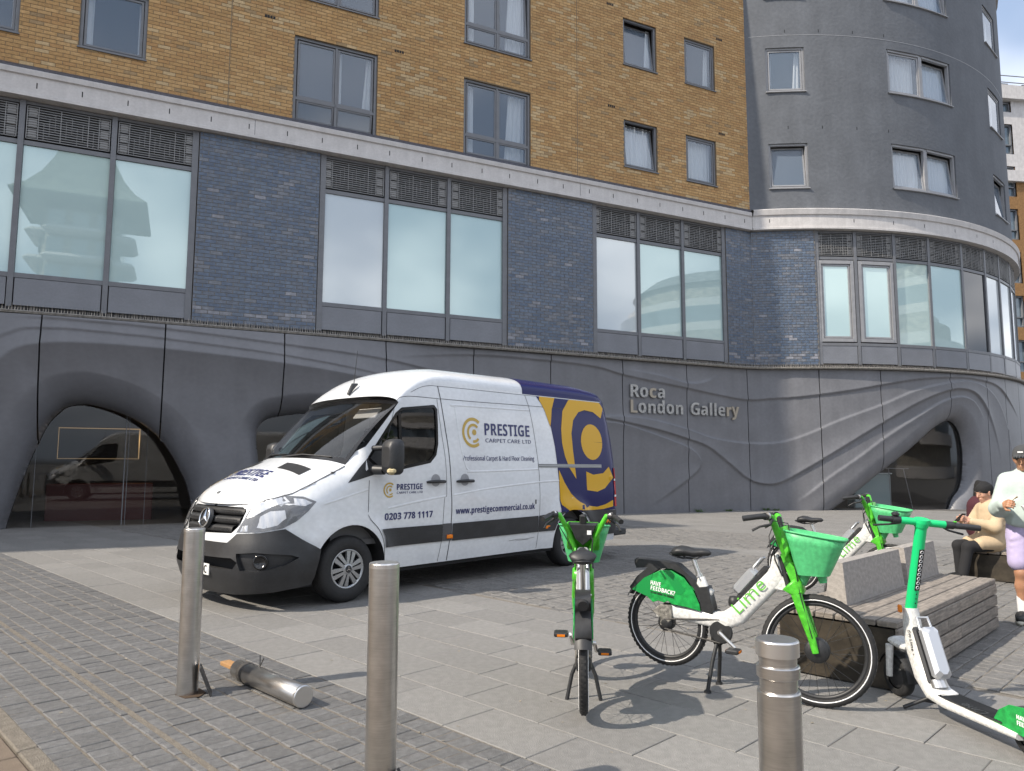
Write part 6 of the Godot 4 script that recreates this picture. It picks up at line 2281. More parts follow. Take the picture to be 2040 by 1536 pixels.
		var lv := MB.new()
		lv.tube([Vector3(0.765, 1.14, s * 0.185), Vector3(0.76, 1.11, s * 0.22), Vector3(0.70, 1.095, s * 0.25), Vector3(0.655, 1.07, s * 0.262)], [0.012, 0.009, 0.007, 0.008], 6)
		lv.obj("brake_lever", M.bike_black, fe)
	var yb := MB.new()
	slab_prism(yb, [0.79, 1.085, 0.83, 1.10, 0.86, 0.95, 0.83, 0.9], -0.115, 0.115, 0.012)
	yb.obj("yoke_plate", M.lime_green, fe)
	var ds := MB.new()
	ds.loft([PackedVector3Array([Vector3(0.80, 1.10, -0.105), Vector3(0.80, 1.10, 0.105), Vector3(0.815, 0.98, 0.055), Vector3(0.83, 0.93, 0.0), Vector3(0.815, 0.98, -0.055)]), PackedVector3Array([Vector3(0.765, 1.085, -0.09), Vector3(0.765, 1.085, 0.09), Vector3(0.765, 0.99, 0.05), Vector3(0.775, 0.945, 0.0), Vector3(0.765, 0.99, -0.05)])], true, true, -1)
	ds.box(Vector3(0.79, 1.115, 0.0), Vector3(0.03, 0.09, 0.05), Basis(Vector3.BACK, 0.2), 0.01)
	ds.obj("display_unit", M.bike_black, fe)
	var dq := MB.new()
	dq.box(Vector3(0.762, 1.035, 0.045), Vector3(0.004, 0.03, 0.03), Basis(), 0.001)
	dq.obj("display_label", M.print_white, fe)
	# basket
	var bk := MB.new()
	var kr := []
	for e in [[0.0, 0.80, 0.86, 1.085, 0.10, 0.115], [0.25, 0, 0, 0, 0, 0], [0.5, 0, 0, 0, 0, 0], [0.75, 0, 0, 0, 0, 0], [1.0, 0, 0, 0, 0, 0]]:
		var f: float = e[0]
		var ring := PackedVector3Array()
		for j in 28:
			var a := TAU * j / 28
			var cx := signf(cos(a)) * pow(absf(cos(a)), 0.55); var cz := signf(sin(a)) * pow(absf(sin(a)), 0.55)
			var x := lerpf(0.985, 1.0, f) + cx * lerpf(0.095, 0.185, f)
			var y := lerpf(0.80, 1.075 - 0.045 * (cx + 1.0) * 0.5 * 1.2, f)
			ring.append(Vector3(x, y, cz * lerpf(0.115, 0.185, f)))
		kr.append(ring)
	bk.loft(kr, true, false, 1)
	var inner := []
	for r in [kr[4], kr[2], kr[0]]:
		var q := PackedVector3Array()
		for p in r: q.append(Vector3(lerpf(1.0, p.x, 0.955), p.y + (0.006 if r == kr[0] else 0.0), p.z * 0.955))
		inner.append(q)
	bk.loft([kr[4]] + inner, true, false, 1)
	bk.sg(-1)
	for j in 28:
		bk.tri(Vector3(0.985, 0.80, 0), kr[0][j], kr[0][(j + 1) % 28])
	bk.obj("basket", M.basket_green, fe)
	for e in [[1.03, 1.04, 0.755, 0.03, 0.03], [0.92, 0.90, 0.74, 0.05, 0.0]]:
		var ft := MB.new()
		ft.tube([Vector3(e[0], 0.806, e[4]), Vector3(e[1], e[2], e[4])], [e[3], e[3] * 0.75], 8)
		ft.obj("basket_foot", M.basket_green, fe)
	var br := MB.new()
	var rim := []
	for p in kr[4]: rim.append(p + Vector3(0, 0.001, 0))
	rim.append(rim[0])
	br.tube(rim, 0.007, 6, false)
	br.obj("basket_rim", M.basket_green, fe)
	# cable loop
	var cb := MB.new()
	cb.tube([Vector3(0.80, 1.06, 0.05), Vector3(0.75, 0.98, 0.07), Vector3(0.76, 0.88, 0.06), Vector3(0.80, 0.78, 0.045)], 0.005, 6)
	cb.tube([Vector3(0.735, 1.14, 0.2), Vector3(0.86, 1.12, 0.19), Vector3(0.87, 1.0, 0.12), Vector3(0.88, 0.84, 0.066), Vector3(0.91, 0.66, 0.075), Vector3(0.97, 0.42, 0.075)], 0.0035, 5)
	cb.tube([Vector3(0.735, 1.14, -0.2), Vector3(0.70, 1.02, -0.12), Vector3(0.72, 0.88, -0.05), Vector3(0.77, 0.80, -0.045)], 0.0035, 5)
	cb.obj("cables", M.bike_black, fe)
	return b

func bikes() -> void:
	var b := make_bike("lime green and white hire bike seen side-on beside the near bench", -0.12)
	b.position = Vector3(1.089, 0, -5.321)
	b.rotation.y = deg_to_rad(-33.7)
	var a := make_bike("lime green hire bike seen from behind, in front of the van's rear", 0.05, 0.115)
	var h := deg_to_rad(84.5)
	var bs := Basis(Vector3.UP, h) * Basis(Vector3.BACK, 0.075)
	var front := Vector3(0.432, 0, -4.58) + Basis(Vector3.UP, h) * Vector3(0.99, 0, 0)
	a.transform = Transform3D(bs, front - bs * Vector3(0.99, 0, 0))
	var c := make_bike("lime green and white hire bike standing behind the near bench", 0.0)
	c.position = Vector3(3.11, 0, -8.31)
	c.rotation.y = deg_to_rad(-38.0)

# ---------------------------------------------------------------- scooter
func scooter() -> void:
	var s := thing("kick_scooter", "white and green hire scooter parked beside the near bench", "scooter", Vector3(2.68, 0, -3.963), deg_to_rad(98.45))
	for e in [[0.0, 0.115, "rear_wheel"], [1.04, 0.128, "front_wheel"]]:
		var w := sub(e[2], s)
		w.position = Vector3(e[0], e[1], 0)
		var xf := Transform3D(Basis(Vector3.RIGHT, PI / 2), Vector3.ZERO)
		var t := MB.new()
		var r: float = e[1]
		t.lathe([Vector2(r * 0.62, -0.03), Vector2(r * 0.85, -0.034), Vector2(r * 0.97, -0.022), Vector2(r, 0.0), Vector2(r * 0.97, 0.022), Vector2(r * 0.85, 0.034), Vector2(r * 0.62, 0.03)], 36, xf)
		t.obj("tyre", M.rubber, w)
		var h := MB.new()
		h.lathe([Vector2(0.0, -0.035), Vector2(r * 0.5, -0.03), Vector2(r * 0.64, -0.02), Vector2(r * 0.64, 0.02), Vector2(r * 0.5, 0.03), Vector2(0.0, 0.035)], 24, xf)
		h.obj("hub", M.black_plastic, w)
	# white spine from deck to steering head
	var sp := MB.new()
	var rings := []
	for e in [[0.03, 0.10, 0.075, 0.02], [0.25, 0.105, 0.085, 0.026], [0.55, 0.105, 0.085, 0.03], [0.68, 0.125, 0.08, 0.04], [0.78, 0.21, 0.06, 0.062], [0.85, 0.34, 0.05, 0.06], [0.885, 0.46, 0.045, 0.052], [0.895, 0.585, 0.036, 0.04]]:
		rings.append([e])
	var rl := []
	for i in rings.size():
		var e: Array = rings[i][0]
		var e0: Array = rings[maxi(i - 1, 0)][0]; var e1: Array = rings[mini(i + 1, rings.size() - 1)][0]
		var t := Vector3(e1[0] - e0[0], e1[1] - e0[1], 0).normalized()
		var u := Vector3(-t.y, t.x, 0)
		var ring := PackedVector3Array()
		for j in 16:
			var a := TAU * j / 16
			var cx := signf(cos(a)) * pow(absf(cos(a)), 0.5); var cy := signf(sin(a)) * pow(absf(sin(a)), 0.5)
			ring.append(Vector3(e[0], e[1], cx * e[2]) + u * cy * e[3])
		rl.append(ring)
	sp.loft(rl, true, true, 1)
	sp.obj("spine", M.bike_white, s)
	var fk := MB.new()
	fk.box(Vector3(0.985, 0.345, 0.0), Vector3(0.16, 0.05, 0.13), Basis(Vector3.BACK, 0.15), 0.018)
	fk.tube([Vector3(1.03, 0.33, -0.065), Vector3(1.045, 0.13, -0.065)], [0.024, 0.02], 12)
	fk.tube([Vector3(1.03, 0.33, 0.065), Vector3(1.045, 0.13, 0.065)], [0.024, 0.02], 12)
	fk.obj("fork", M.bike_white, s)
	var fg_ := MB.new()
	var gr := []
	for k in 11:
		var a := deg_to_rad(lerpf(20.0, 185.0, k / 10.0))
		var ring := PackedVector3Array()
		for j in 7:
			var w := (j / 6.0 - 0.5) * 2.0
			ring.append(Vector3(1.04 + cos(a) * 0.145, 0.128 + sin(a) * 0.145, 0) + Vector3(0, 0, w * 0.045) + Vector3(cos(a), sin(a), 0) * 0.012 * (1 - w * w))
		gr.append(ring)
	fg_.loft(gr, false, false, 1)
	fg_.obj("front_mudguard", M.black_plastic, s)
	var st := MB.new()
	st.tube([Vector3(0.895, 0.575, 0), Vector3(0.75, 1.13, 0)], 0.034, 18)
	st.obj("stem", M.scooter_green, s)
	var stn := (Vector3(0.75, 1.13, 0) - Vector3(0.895, 0.575, 0)).normalized()
	var pm := MB.new()
	var bx := Basis(stn, Vector3(-stn.y, stn.x, 0), Vector3.BACK)
	pm.box(Vector3(0.825, 0.843, 0) + bx.y * 0.0335, Vector3(0.27, 0.004, 0.034), bx, 0.001)
	pm.obj("stem_plate", M.print_black, s)
	var pd := MB.new()
	for k in 9:
		pd.ring_tube(Vector3(0.825, 0.843, 0) + stn * (-0.115 + 0.029 * k) + bx.y * 0.036, bx.y, 0.0095, 0.002, 14, 4)
	pd.obj("stem_symbols", M.print_white, s)
	for k in 3:
		var sl := MB.new()
		sl.box(Vector3(0.88, 0.63, 0) + stn * (0.03 * k) + bx.y * 0.0335, Vector3(0.008, 0.003, 0.006), bx)
		sl.obj("stem_hole", M.gap_black, s)
	var hb := sub("handlebar", s)
	var rot := Basis(Vector3.UP, -0.22) * Basis(Vector3.RIGHT, 0.1)
	var hc := Vector3(0.75, 1.135, 0.0)
	var cap := MB.new()
	cap.lathe([Vector2(0.0, -0.03), Vector2(0.04, -0.03), Vector2(0.046, 0.0), Vector2(0.044, 0.022), Vector2(0.0, 0.024)], 20, Transform3D(Basis(Vector3.BACK, 0.25), hc), 2)
	cap.tube([hc + rot * Vector3(0, 0, -0.13), hc, hc + rot * Vector3(0, 0, 0.14)], 0.023, 14)
	cap.obj("bar", M.scooter_green, hb)
	for e in [[-0.13, -0.26], [0.14, 0.35]]:
		var g := MB.new()
		g.tube([hc + rot * Vector3(0, 0, e[0]), hc + rot * Vector3(0, 0, e[0] + signf(e[0]) * 0.05)], 0.024, 12)
		g.tube([hc + rot * Vector3(0, 0, e[0] + signf(e[0]) * 0.05), hc + rot * Vector3(0, 0, e[1])], 0.0185, 12)
		g.tube([hc + rot * Vector3(0.01, -0.02, e[0]), hc + rot * Vector3(0.05, -0.035, e[0] + signf(e[0]) * 0.05), hc + rot * Vector3(0.055, -0.05, e[0] + signf(e[0]) * 0.14)], 0.007, 6)
		g.obj("grip", M.black_plastic, hb)
	var bl := MB.new()
	bl.box(hc + rot * Vector3(0.0, 0.035, -0.16), Vector3(0.05, 0.03, 0.04), rot, 0.01)
	bl.obj("bell", M.black_plastic, hb)
	var bt := MB.new()
	bt.box(hc + rot * Vector3(0.0, 0.024, 0.2), Vector3(0.02, 0.01, 0.018), rot, 0.003)
	bt.obj("lock_button", M.lime_green, hb)
	var am := MB.new()
	am.box(Vector3(0.93, 0.575, -0.05), Vector3(0.03, 0.05, 0.02), Basis(), 0.006)
	am.obj("reflector", M.amber, s)
	# battery strapped to the back of the spine
	var ba := sub("battery", s)
	var bc := MB.new()
	var bd := Vector3(0.80 - 0.68, 0.47 - 0.18, 0).normalized()
	var bn := Vector3(-bd.y, bd.x, 0)
	bc.box(Vector3(0.745, 0.335, 0.0) + bn * 0.055, Vector3(0.30, 0.075, 0.11), Basis(bd, bn, Vector3.BACK), 0.022)
	bc.obj("battery_case", M.battery_alu, ba)
	var bh := MB.new()
	bh.tube([Vector3(0.80, 0.46, 0.04) + bn * 0.04, Vector3(0.83, 0.53, 0.035) + bn * 0.04, Vector3(0.83, 0.53, -0.035) + bn * 0.04, Vector3(0.80, 0.46, -0.04) + bn * 0.04], 0.009, 8)
	bh.obj("battery_handle", M.battery_alu, ba)
	var bf := MB.new()
	bf.tube([Vector3(0.675, 0.155, 0), Vector3(0.69, 0.20, 0)], [0.055, 0.05], 16)
	bf.obj("battery_foot", M.brushed, ba)
	var bl2 := MB.new()
	bl2.box(Vector3(0.765, 0.32, 0.0) + bn * 0.018, Vector3(0.34, 0.03, 0.118), Basis(bd, bn, Vector3.BACK), 0.012)
	bl2.obj("battery_seat", M.black_plastic, ba)
	var dk := MB.new()
	dk.box(Vector3(0.38, 0.137, 0), Vector3(0.5, 0.008, 0.145), Basis(), 0.003)
	for k in 26:
		dk.box(Vector3(0.145 + k * 0.0185, 0.142, 0), Vector3(0.006, 0.003, 0.13))
	dk.obj("deck_mat", M.bike_black, s)
	flat_text(s, "Lime", Vector3(0.25, 0.1445, -0.03), Basis(Vector3.RIGHT, Vector3(0, 0, -1), Vector3.UP), 0.05, M.lamp_grey, 0.17, 400)
	flat_text(s, "On Lime + Uber", Vector3(0.865, 0.455, -0.052), Basis(Vector3(-0.25, -1, 0).normalized(), Vector3(-1, 0.25, 0).normalized(), Vector3(0, 0, -1)), 0.022, M.print_black, 0.24, 400)
	var rm := MB.new()
	var gr2 := []
	for k in 9:
		var a := deg_to_rad(lerpf(10.0, 170.0, k / 8.0))
		var ring := PackedVector3Array()
		for j in 7:
			var w := (j / 6.0 - 0.5) * 2.0
			ring.append(Vector3(cos(a) * 0.14, 0.115 + sin(a) * 0.14, w * 0.055))
		gr2.append(ring)
	rm.loft(gr2, false, false, 1)
	rm.obj("rear_mudguard", M.black_plastic, s)
	for e in [-1, 1]:
		var sk := MB.new()
		slab_prism(sk, [0.2, 0.125, 0.15, 0.2, 0.08, 0.245, -0.02, 0.258, -0.12, 0.22, -0.14, 0.13, 0.0, 0.11], 0.056 * e if e == 1 else -0.062, 0.062 if e == 1 else -0.056, 0.002)
		sk.obj("rear_skirt", M.sticker_green, s)
	flat_text(s, "HAVE", Vector3(0.03, 0.19, -0.0635), Basis(Vector3.UP, PI), 0.022, M.print_white, 0.07)
	flat_text(s, "FEEDBACK?", Vector3(0.03, 0.16, -0.0635), Basis(Vector3.UP, PI), 0.022, M.print_white, 0.14)
	var ks := MB.new()
	ks.tube([Vector3(0.74, 0.085, 0.0), Vector3(0.78, 0.055, -0.03), Vector3(0.80, 0.012, -0.15)], 0.011, 8)
	ks.tube([Vector3(0.78, 0.055, -0.03), Vector3(0.76, 0.04, 0.06), Vector3(0.76, 0.012, 0.12)], 0.011, 8)
	ks.obj("stand", M.bike_black, s)

# ---------------------------------------------------------------- benches
func plank(parent: Node, called: String, at: Vector3, size: Vector3, bs: Basis) -> void:
	var m := MB.new()
	m.box(Vector3.ZERO, size, Basis(), 0.005)
	m.obj(called, M["bench_wood_%d" % rng.randi_range(0, 2)], parent).transform = Transform3D(bs, at)

func bench(label: String, corner: Vector3, len: float, wid: float, ht: float, blocks: Array, planks_side: bool) -> void:
	# local x runs away to the right along the paving, z towards the camera; origin at the near left corner
	var b := thing("timber_bench", label, "bench", corner, deg_to_rad(45.3), "timber benches on the plaza")
	var n := 6
	var w := wid / n
	for i in n:
		plank(b, "seat_slat", Vector3(len / 2, ht - 0.02, -w * (i + 0.5)), Vector3(len, 0.04, w - 0.012), Basis())
	var m := 4
	var h := (ht - 0.05) / m
	for z in [0.0, -wid]:
		for i in m:
			var y: float = h * (i + 0.5) + 0.012
			var cut: float = len * [0.42, 0.55, 0.42, 0.55][i]
			plank(b, "side_plank", Vector3(cut / 2, y, z + (0.012 if z < -0.1 else -0.012)), Vector3(cut - 0.004, h - 0.012, 0.024), Basis())
			plank(b, "side_plank", Vector3((cut + len) / 2, y, z + (0.012 if z < -0.1 else -0.012)), Vector3(len - cut - 0.004, h - 0.012, 0.024), Basis())
	for x in [0.006, len - 0.006]:
		var e := MB.new()
		e.box(Vector3(x, (ht - 0.05) / 2 + 0.005, -wid / 2), Vector3(0.012, ht - 0.06, wid - 0.05))
		e.obj("end_panel", M.bronze_panel, b)
	var core := MB.new()
	core.box(Vector3(len / 2, (ht - 0.06) / 2, -wid / 2), Vector3(len - 0.06, ht - 0.08, wid - 0.09))
	core.obj("frame_box", M.gap_black, b)
	for k in blocks:
		var q := MB.new()
		var z0: float = -k[2]; var z1: float = -k[2] - 0.16
		var a: float = k[0]; var c: float = k[1]; var y0 := ht + 0.001; var y1 := ht + 0.31
		var lo := [Vector3(a, y0, z0), Vector3(c, y0, z0), Vector3(c, y0, z1), Vector3(a, y0, z1)]
		var hi := [Vector3(a + 0.02, y1, z0 - 0.03), Vector3(c - 0.02, y1, z0 - 0.03), Vector3(c - 0.02, y1, z1 + 0.03), Vector3(a + 0.02, y1, z1 + 0.03)]
		q.loft([PackedVector3Array([lo[0], lo[3], lo[2], lo[1]]), PackedVector3Array([hi[0], hi[3], hi[2], hi[1]])], true, true, -1)
		q.obj("backrest_block", M.pale_block, b)

func benches() -> void:
	bench("weathered timber bench with two backrest blocks, beside the scooter", Vector3(2.56, 0, -5.04), 2.7, 0.84, 0.45, [[0.36, 1.66, 0.46], [1.76, 2.66, 0.46]], true)
	bench("farther timber bench on which the woman in the beige coat sits", Vector3(6.55, 0, -9.37), 2.6, 0.82, 0.38, [[0.3, 1.5, 0.42]], true)

# ---------------------------------------------------------------- bollards
func bollard(label: String, at: Vector3, h: float, r: float, grooved: bool) -> Node3D:
	var b := thing("steel_bollard", label, "bollard", at, 0.0, "stainless steel bollards")
	var p := MB.new()
	if grooved:
		p.lathe([Vector2(r, -0.05), Vector2(r, h - 0.17), Vector2(r - 0.003, h - 0.165), Vector2(r - 0.009, h - 0.163), Vector2(r - 0.009, h - 0.125), Vector2(r - 0.003, h - 0.123), Vector2(r, h - 0.12), Vector2(r, h - 0.087), Vector2(r - 0.003, h - 0.084), Vector2(r - 0.009, h - 0.082), Vector2(r - 0.009, h - 0.054), Vector2(r - 0.003, h - 0.052)], 48, Transform3D(), 2)
	else:
		p.lathe([Vector2(r, -0.05), Vector2(r, h - 0.022)], 48)
	p.obj("shaft", M.steel_post, b)
	var c := MB.new()
	c.lathe([Vector2(r, h - 0.052 if grooved else h - 0.022), Vector2(r, h - 0.006), Vector2(r - 0.002, h - 0.002), Vector2(r - 0.006, h), Vector2(0.0, h)], 48, Transform3D(), 2)
	c.obj("cap", M.brushed, b)
	return b

func bollards() -> void:
	var b := bollard("upright steel bollard in a broken socket, left of the van's front wheel", Vector3(-2.109, 0, -5.0), 1.062, 0.066, false)
	broken_socket(b)
	b = bollard("plain steel bollard in front of the van's sill, second from left", Vector3(-0.563, 0, -3.344), 1.06, 0.0665, false)
	broken_socket(b)
	bollard("short steel bollard with grooved head in front of the side-on bike", Vector3(0.892, 0, -2.56), 0.915, 0.07, true)
	# the fallen one
	var f := thing("fallen_bollard", "uprooted steel bollard lying on the setts with a plank in its end", "bollard", Vector3(-1.59, 0, -5.03))
	var a0 := Vector3(-1.90, 0.068, -5.33) - f.position; var a1 := Vector3(-1.272, 0.068, -4.715) - f.position
	var ax := (a1 - a0).normalized()
	var bs := Basis(ax.cross(Vector3.UP).normalized(), ax, ax.cross(Vector3.UP).normalized().cross(ax))
	var L := a0.distance_to(a1)
	var sh := MB.new()
	sh.lathe([Vector2(0.0, 0.01), Vector2(0.05, 0.01), Vector2(0.052, 0.0), Vector2(0.061, 0.002), Vector2(0.062, 0.1), Vector2(0.0665, 0.102), Vector2(0.0665, L - 0.006), Vector2(0.062, L - 0.001)], 40, Transform3D(bs, a0))
	sh.obj("shaft", M.steel_post, f)
	var cp := MB.new()
	cp.lathe([Vector2(0.0665, L - 0.02), Vector2(0.0672, L - 0.006), Vector2(0.062, L), Vector2(0.0, L)], 40, Transform3D(bs, a0), 2)
	cp.obj("cap", M.brushed, f)
	var col := MB.new()
	col.lathe([Vector2(0.0625, 0.1), Vector2(0.0672, 0.1), Vector2(0.0672, 0.17), Vector2(0.066, 0.172)], 40, Transform3D(bs, a0))
	col.obj("collar", M.rust_plate, f)
	var pk := MB.new()
	pk.box(a0 - ax * 0.08 + Vector3(0, 0.005, 0), Vector3(0.07, 0.26, 0.028), bs, 0.003)
	pk.obj("plank_end", M.raw_wood, f)
	var rod := MB.new()
	rod.tube([a0 + ax * 0.3 + Vector3(0, 0.06, 0), a0 + ax * 0.32 + Vector3(0.02, 0.13, 0.0)], 0.004, 5)
	rod.tube([a0 + ax * 0.31 + Vector3(0, 0.06, 0), a0 + ax * 0.28 + Vector3(0.01, 0.14, -0.01)], 0.004, 5)
	rod.obj("bent_wire", M.rust_plate, f)

func broken_socket(b: Node) -> void:
	var s := MB.new()
	var bs := Basis(Vector3.UP, deg_to_rad(-45.0))
	s.prism(pv([-0.09, -0.05, -0.02, -0.085, 0.1, -0.07, 0.13, 0.01, 0.07, 0.075, -0.05, 0.08, -0.1, 0.03]), 0.004, Transform3D(bs * Basis(Vector3.RIGHT, -PI / 2), Vector3(0.015, 0.0015, -0.01)))
	s.obj("soil_pocket", M.soil, b)
	var p := MB.new()
	var q := Basis(Vector3.UP, deg_to_rad(20.0)) * Basis(Vector3.BACK, -1.2)
	p.box(Vector3(0.125, 0.09, 0.02), Vector3(0.2, 0.012, 0.11), q, 0.002)
	p.obj("lifted_lid", M.rust_plate, b)

# ---------------------------------------------------------------- people: distance fields meshed as surface nets
func sdf_mesh(prims: Array, cell: float) -> ArrayMesh:
	# prims: [a, b, ra, rb, k]; a smooth union of tapered capsules
	var lo := Vector3.INF; var hi := -Vector3.INF
	for p in prims:
		var r: float = maxf(p[2], p[3]) + p[4] + cell * 3
		lo = lo.min(p[0] - Vector3.ONE * r).min(p[1] - Vector3.ONE * r)
		hi = hi.max(p[0] + Vector3.ONE * r).max(p[1] + Vector3.ONE * r)
	var nx := int((hi.x - lo.x) / cell) + 2; var ny := int((hi.y - lo.y) / cell) + 2; var nz := int((hi.z - lo.z) / cell) + 2
	var f := PackedFloat32Array()
	f.resize(nx * ny * nz)
	f.fill(1.0)
	for p in prims:
		var a: Vector3 = p[0]; var b: Vector3 = p[1]; var ra: float = p[2]; var rb: float = p[3]; var k: float = p[4]
		var r := maxf(ra, rb) + k + cell * 2
		var d := b - a
		var dd := maxf(d.length_squared(), 1e-9)
		var i0 := ((a.min(b) - Vector3.ONE * r - lo) / cell).floor(); var i1 := ((a.max(b) + Vector3.ONE * r - lo) / cell).ceil()
		for z in range(maxi(0, int(i0.z)), mini(nz, int(i1.z) + 1)):
			for y in range(maxi(0, int(i0.y)), mini(ny, int(i1.y) + 1)):
				var row := (z * ny + y) * nx
				for x in range(maxi(0, int(i0.x)), mini(nx, int(i1.x) + 1)):
					var q := lo + Vector3(x, y, z) * cell - a
					var t := clampf(q.dot(d) / dd, 0.0, 1.0)
					var v := (q - d * t).length() - lerpf(ra, rb, t)
					var o := f[row + x]
					var h := maxf(k - absf(o - v), 0.0) / k
					f[row + x] = minf(o, v) - h * h * k * 0.25
	var idx := PackedInt32Array()
	idx.resize(nx * ny * nz)
	idx.fill(-1)
	var V := PackedVector3Array(); var I := PackedInt32Array()
	var sx := 1; var sy := nx; var sz := nx * ny
	var ed := [[0, sx], [0, sy], [0, sz], [sx, sx + sy], [sx, sx + sz], [sy, sx + sy], [sy, sy + sz], [sz, sx + sz], [sz, sy + sz], [sx + sy, sx + sy + sz], [sx + sz, sx + sy + sz], [sy + sz, sx + sy + sz]]
	var off := {0: Vector3.ZERO, sx: Vector3(1, 0, 0), sy: Vector3(0, 1, 0), sz: Vector3(0, 0, 1), sx + sy: Vector3(1, 1, 0), sx + sz: Vector3(1, 0, 1), sy + sz: Vector3(0, 1, 1), sx + sy + sz: Vector3(1, 1, 1)}
	for z in nz - 1:
		for y in ny - 1:
			var row := (z * ny + y) * nx
			for x in nx - 1:
				var c := row + x
				if f[c] > 0.3: continue
				var neg := f[c] < 0.0
				if neg == (f[c + sx] < 0.0) and neg == (f[c + sy] < 0.0) and neg == (f[c + sz] < 0.0) and neg == (f[c + sx + sy] < 0.0) and neg == (f[c + sx + sz] < 0.0) and neg == (f[c + sy + sz] < 0.0) and neg == (f[c + sx + sy + sz] < 0.0): continue
				var s := Vector3.ZERO; var n := 0
				for e in ed:
					var va := f[c + e[0]]; var vb := f[c + e[1]]
					if (va < 0.0) != (vb < 0.0):
						s += off[e[0]].lerp(off[e[1]], va / (va - vb)); n += 1
				idx[c] = V.size()
				V.append(lo + (Vector3(x, y, z) + s / n) * cell)
	for z in range(1, nz - 1):
		for y in range(1, ny - 1):
			var row := (z * ny + y) * nx
			for x in range(1, nx - 1):
				var c := row + x
				if idx[c] < 0: continue
				var neg := f[c] < 0.0
				for e in [[sx, sy, sz], [sy, sz, sx], [sz, sx, sy]]:
					if neg == (f[c + e[0]] < 0.0): continue
					var q := [idx[c], idx[c - e[1]], idx[c - e[1] - e[2]], idx[c - e[2]]]
					if q[0] < 0 or q[1] < 0 or q[2] < 0 or q[3] < 0: continue
					if neg: I.append_array([q[0], q[1], q[2], q[0], q[2], q[3]])
					else: I.append_array([q[0], q[2], q[1], q[0], q[3], q[2]])
	var st := SurfaceTool.new()
	st.begin(Mesh.PRIMITIVE_TRIANGLES)
	st.set_smooth_group(1)
	for i in I: st.add_vertex(V[i])
	st.index()
	st.generate_normals()
	return st.commit()

func cap(a: Vector3, b: Vector3, ra: float, rb := -1.0, k := 0.03) -> Array:
	return [a, b, ra, ra if rb < 0 else rb, k]

func hand_prims(wrist: Vector3, dir: Vector3, side: Vector3, curl: float, thumb := 1.0) -> Array:
	# palm and five fingers that curl about the side axis
	var o := []
	var up := dir.cross(side).normalized()
	var knuckle := wrist + dir * 0.085
	o.append(cap(wrist, wrist + dir * 0.02, 0.024, 0.026, 0.012))
	for i in 4:
		var w := (i - 1.5) * 0.0195
		o.append(cap(wrist + dir * 0.02 + side * w * 0.7, knuckle + side * w, 0.0135, 0.0115, 0.01))
		var L: float = [0.068, 0.078, 0.074, 0.058][i]
		var p := knuckle + side * w
		var a := curl * 0.55
		for s in 3:
			var l: float = L * [0.45, 0.32, 0.25][s]
			var d := dir * cos(a) - up * sin(a)
			var e := p + d * l
			o.append(cap(p, e, 0.0095 - s * 0.0009, 0.0088 - s * 0.0009, 0.004))
			p = e; a += curl
	var tp := wrist + dir * 0.03 + side * 0.03 * -thumb
	var td := (dir * 0.7 - side * 0.7 * thumb - up * 0.35).normalized()
	o.append(cap(tp, tp + td * 0.04, 0.013, 0.011, 0.01))
	o.append(cap(tp + td * 0.04, tp + td * 0.04 + (dir * 0.8 - up * 0.6).normalized() * 0.032, 0.0105, 0.009, 0.005))
	return o

func head_prims(c: Vector3, f: Vector3, up: Vector3) -> Array:
	# skull, jaw, nose, lips, ears; f is the way the face looks
	var s := up.cross(f).normalized()
	var at := func(x: float, y: float, z: float) -> Vector3: return c + s * x + up * y + f * z
	var o := [cap(at.call(0, 0.035, -0.03), at.call(0, 0.035, 0.02), 0.078, 0.074, 0.03), cap(at.call(0, -0.03, 0.03), at.call(0, -0.055, 0.045), 0.056, 0.042, 0.035), cap(at.call(0, -0.085, 0.062), at.call(0, -0.088, 0.066), 0.022, 0.02, 0.02)]
	o.append(cap(at.call(0, 0.02, 0.092), at.call(0, -0.022, 0.108), 0.0085, 0.0125, 0.012))
	for e in [-1, 1]:
		o.append(cap(at.call(e * 0.012, -0.026, 0.097), at.call(e * 0.014, -0.026, 0.095), 0.007, 0.007, 0.006))
		o.append(cap(at.call(e * 0.014, 0.036, 0.088), at.call(e * 0.048, 0.034, 0.07), 0.0085, 0.007, 0.01))
		o.append(cap(at.call(e * 0.04, -0.012, 0.066), at.call(e * 0.044, -0.02, 0.06), 0.019, 0.018, 0.02))
		o.append(cap(at.call(e * 0.08, 0.022, -0.012), at.call(e * 0.076, -0.025, -0.006), 0.013, 0.009, 0.008))
	o.append(cap(at.call(-0.018, -0.05, 0.09), at.call(0.018, -0.05, 0.09), 0.0065, 0.0065, 0.006))
	o.append(cap(at.call(-0.014, -0.062, 0.087), at.call(0.014, -0.062, 0.087), 0.007, 0.007, 0.006))
	return o

func face_bits(p: Node, c: Vector3, f: Vector3, up: Vector3, dark: Color) -> void:
	var s := up.cross(f).normalized()
	var e := MB.new(); var b := MB.new()
	for k in [-1, 1]:
		var q: Vector3 = c + s * (0.032 * k) + up * 0.012 + f * 0.083
		e.tube([q - s * 0.011, q, q + s * 0.011], [0.002, 0.0075, 0.002], 8)
		var r: Vector3 = c + s * (0.034 * k) + up * 0.04 + f * 0.093
		b.tube([r - s * 0.016, r + up * 0.003, r + s * 0.016 - f * 0.01], [0.003, 0.0045, 0.002], 6)
	var em := mat("eye_%d" % taken.size(), lin(0.03, 0.02, 0.015), 0.2)
	e.obj("eyes", em, p)
	b.obj("eyebrows", mat("brow_%d" % taken.size(), dark, 0.8), p)

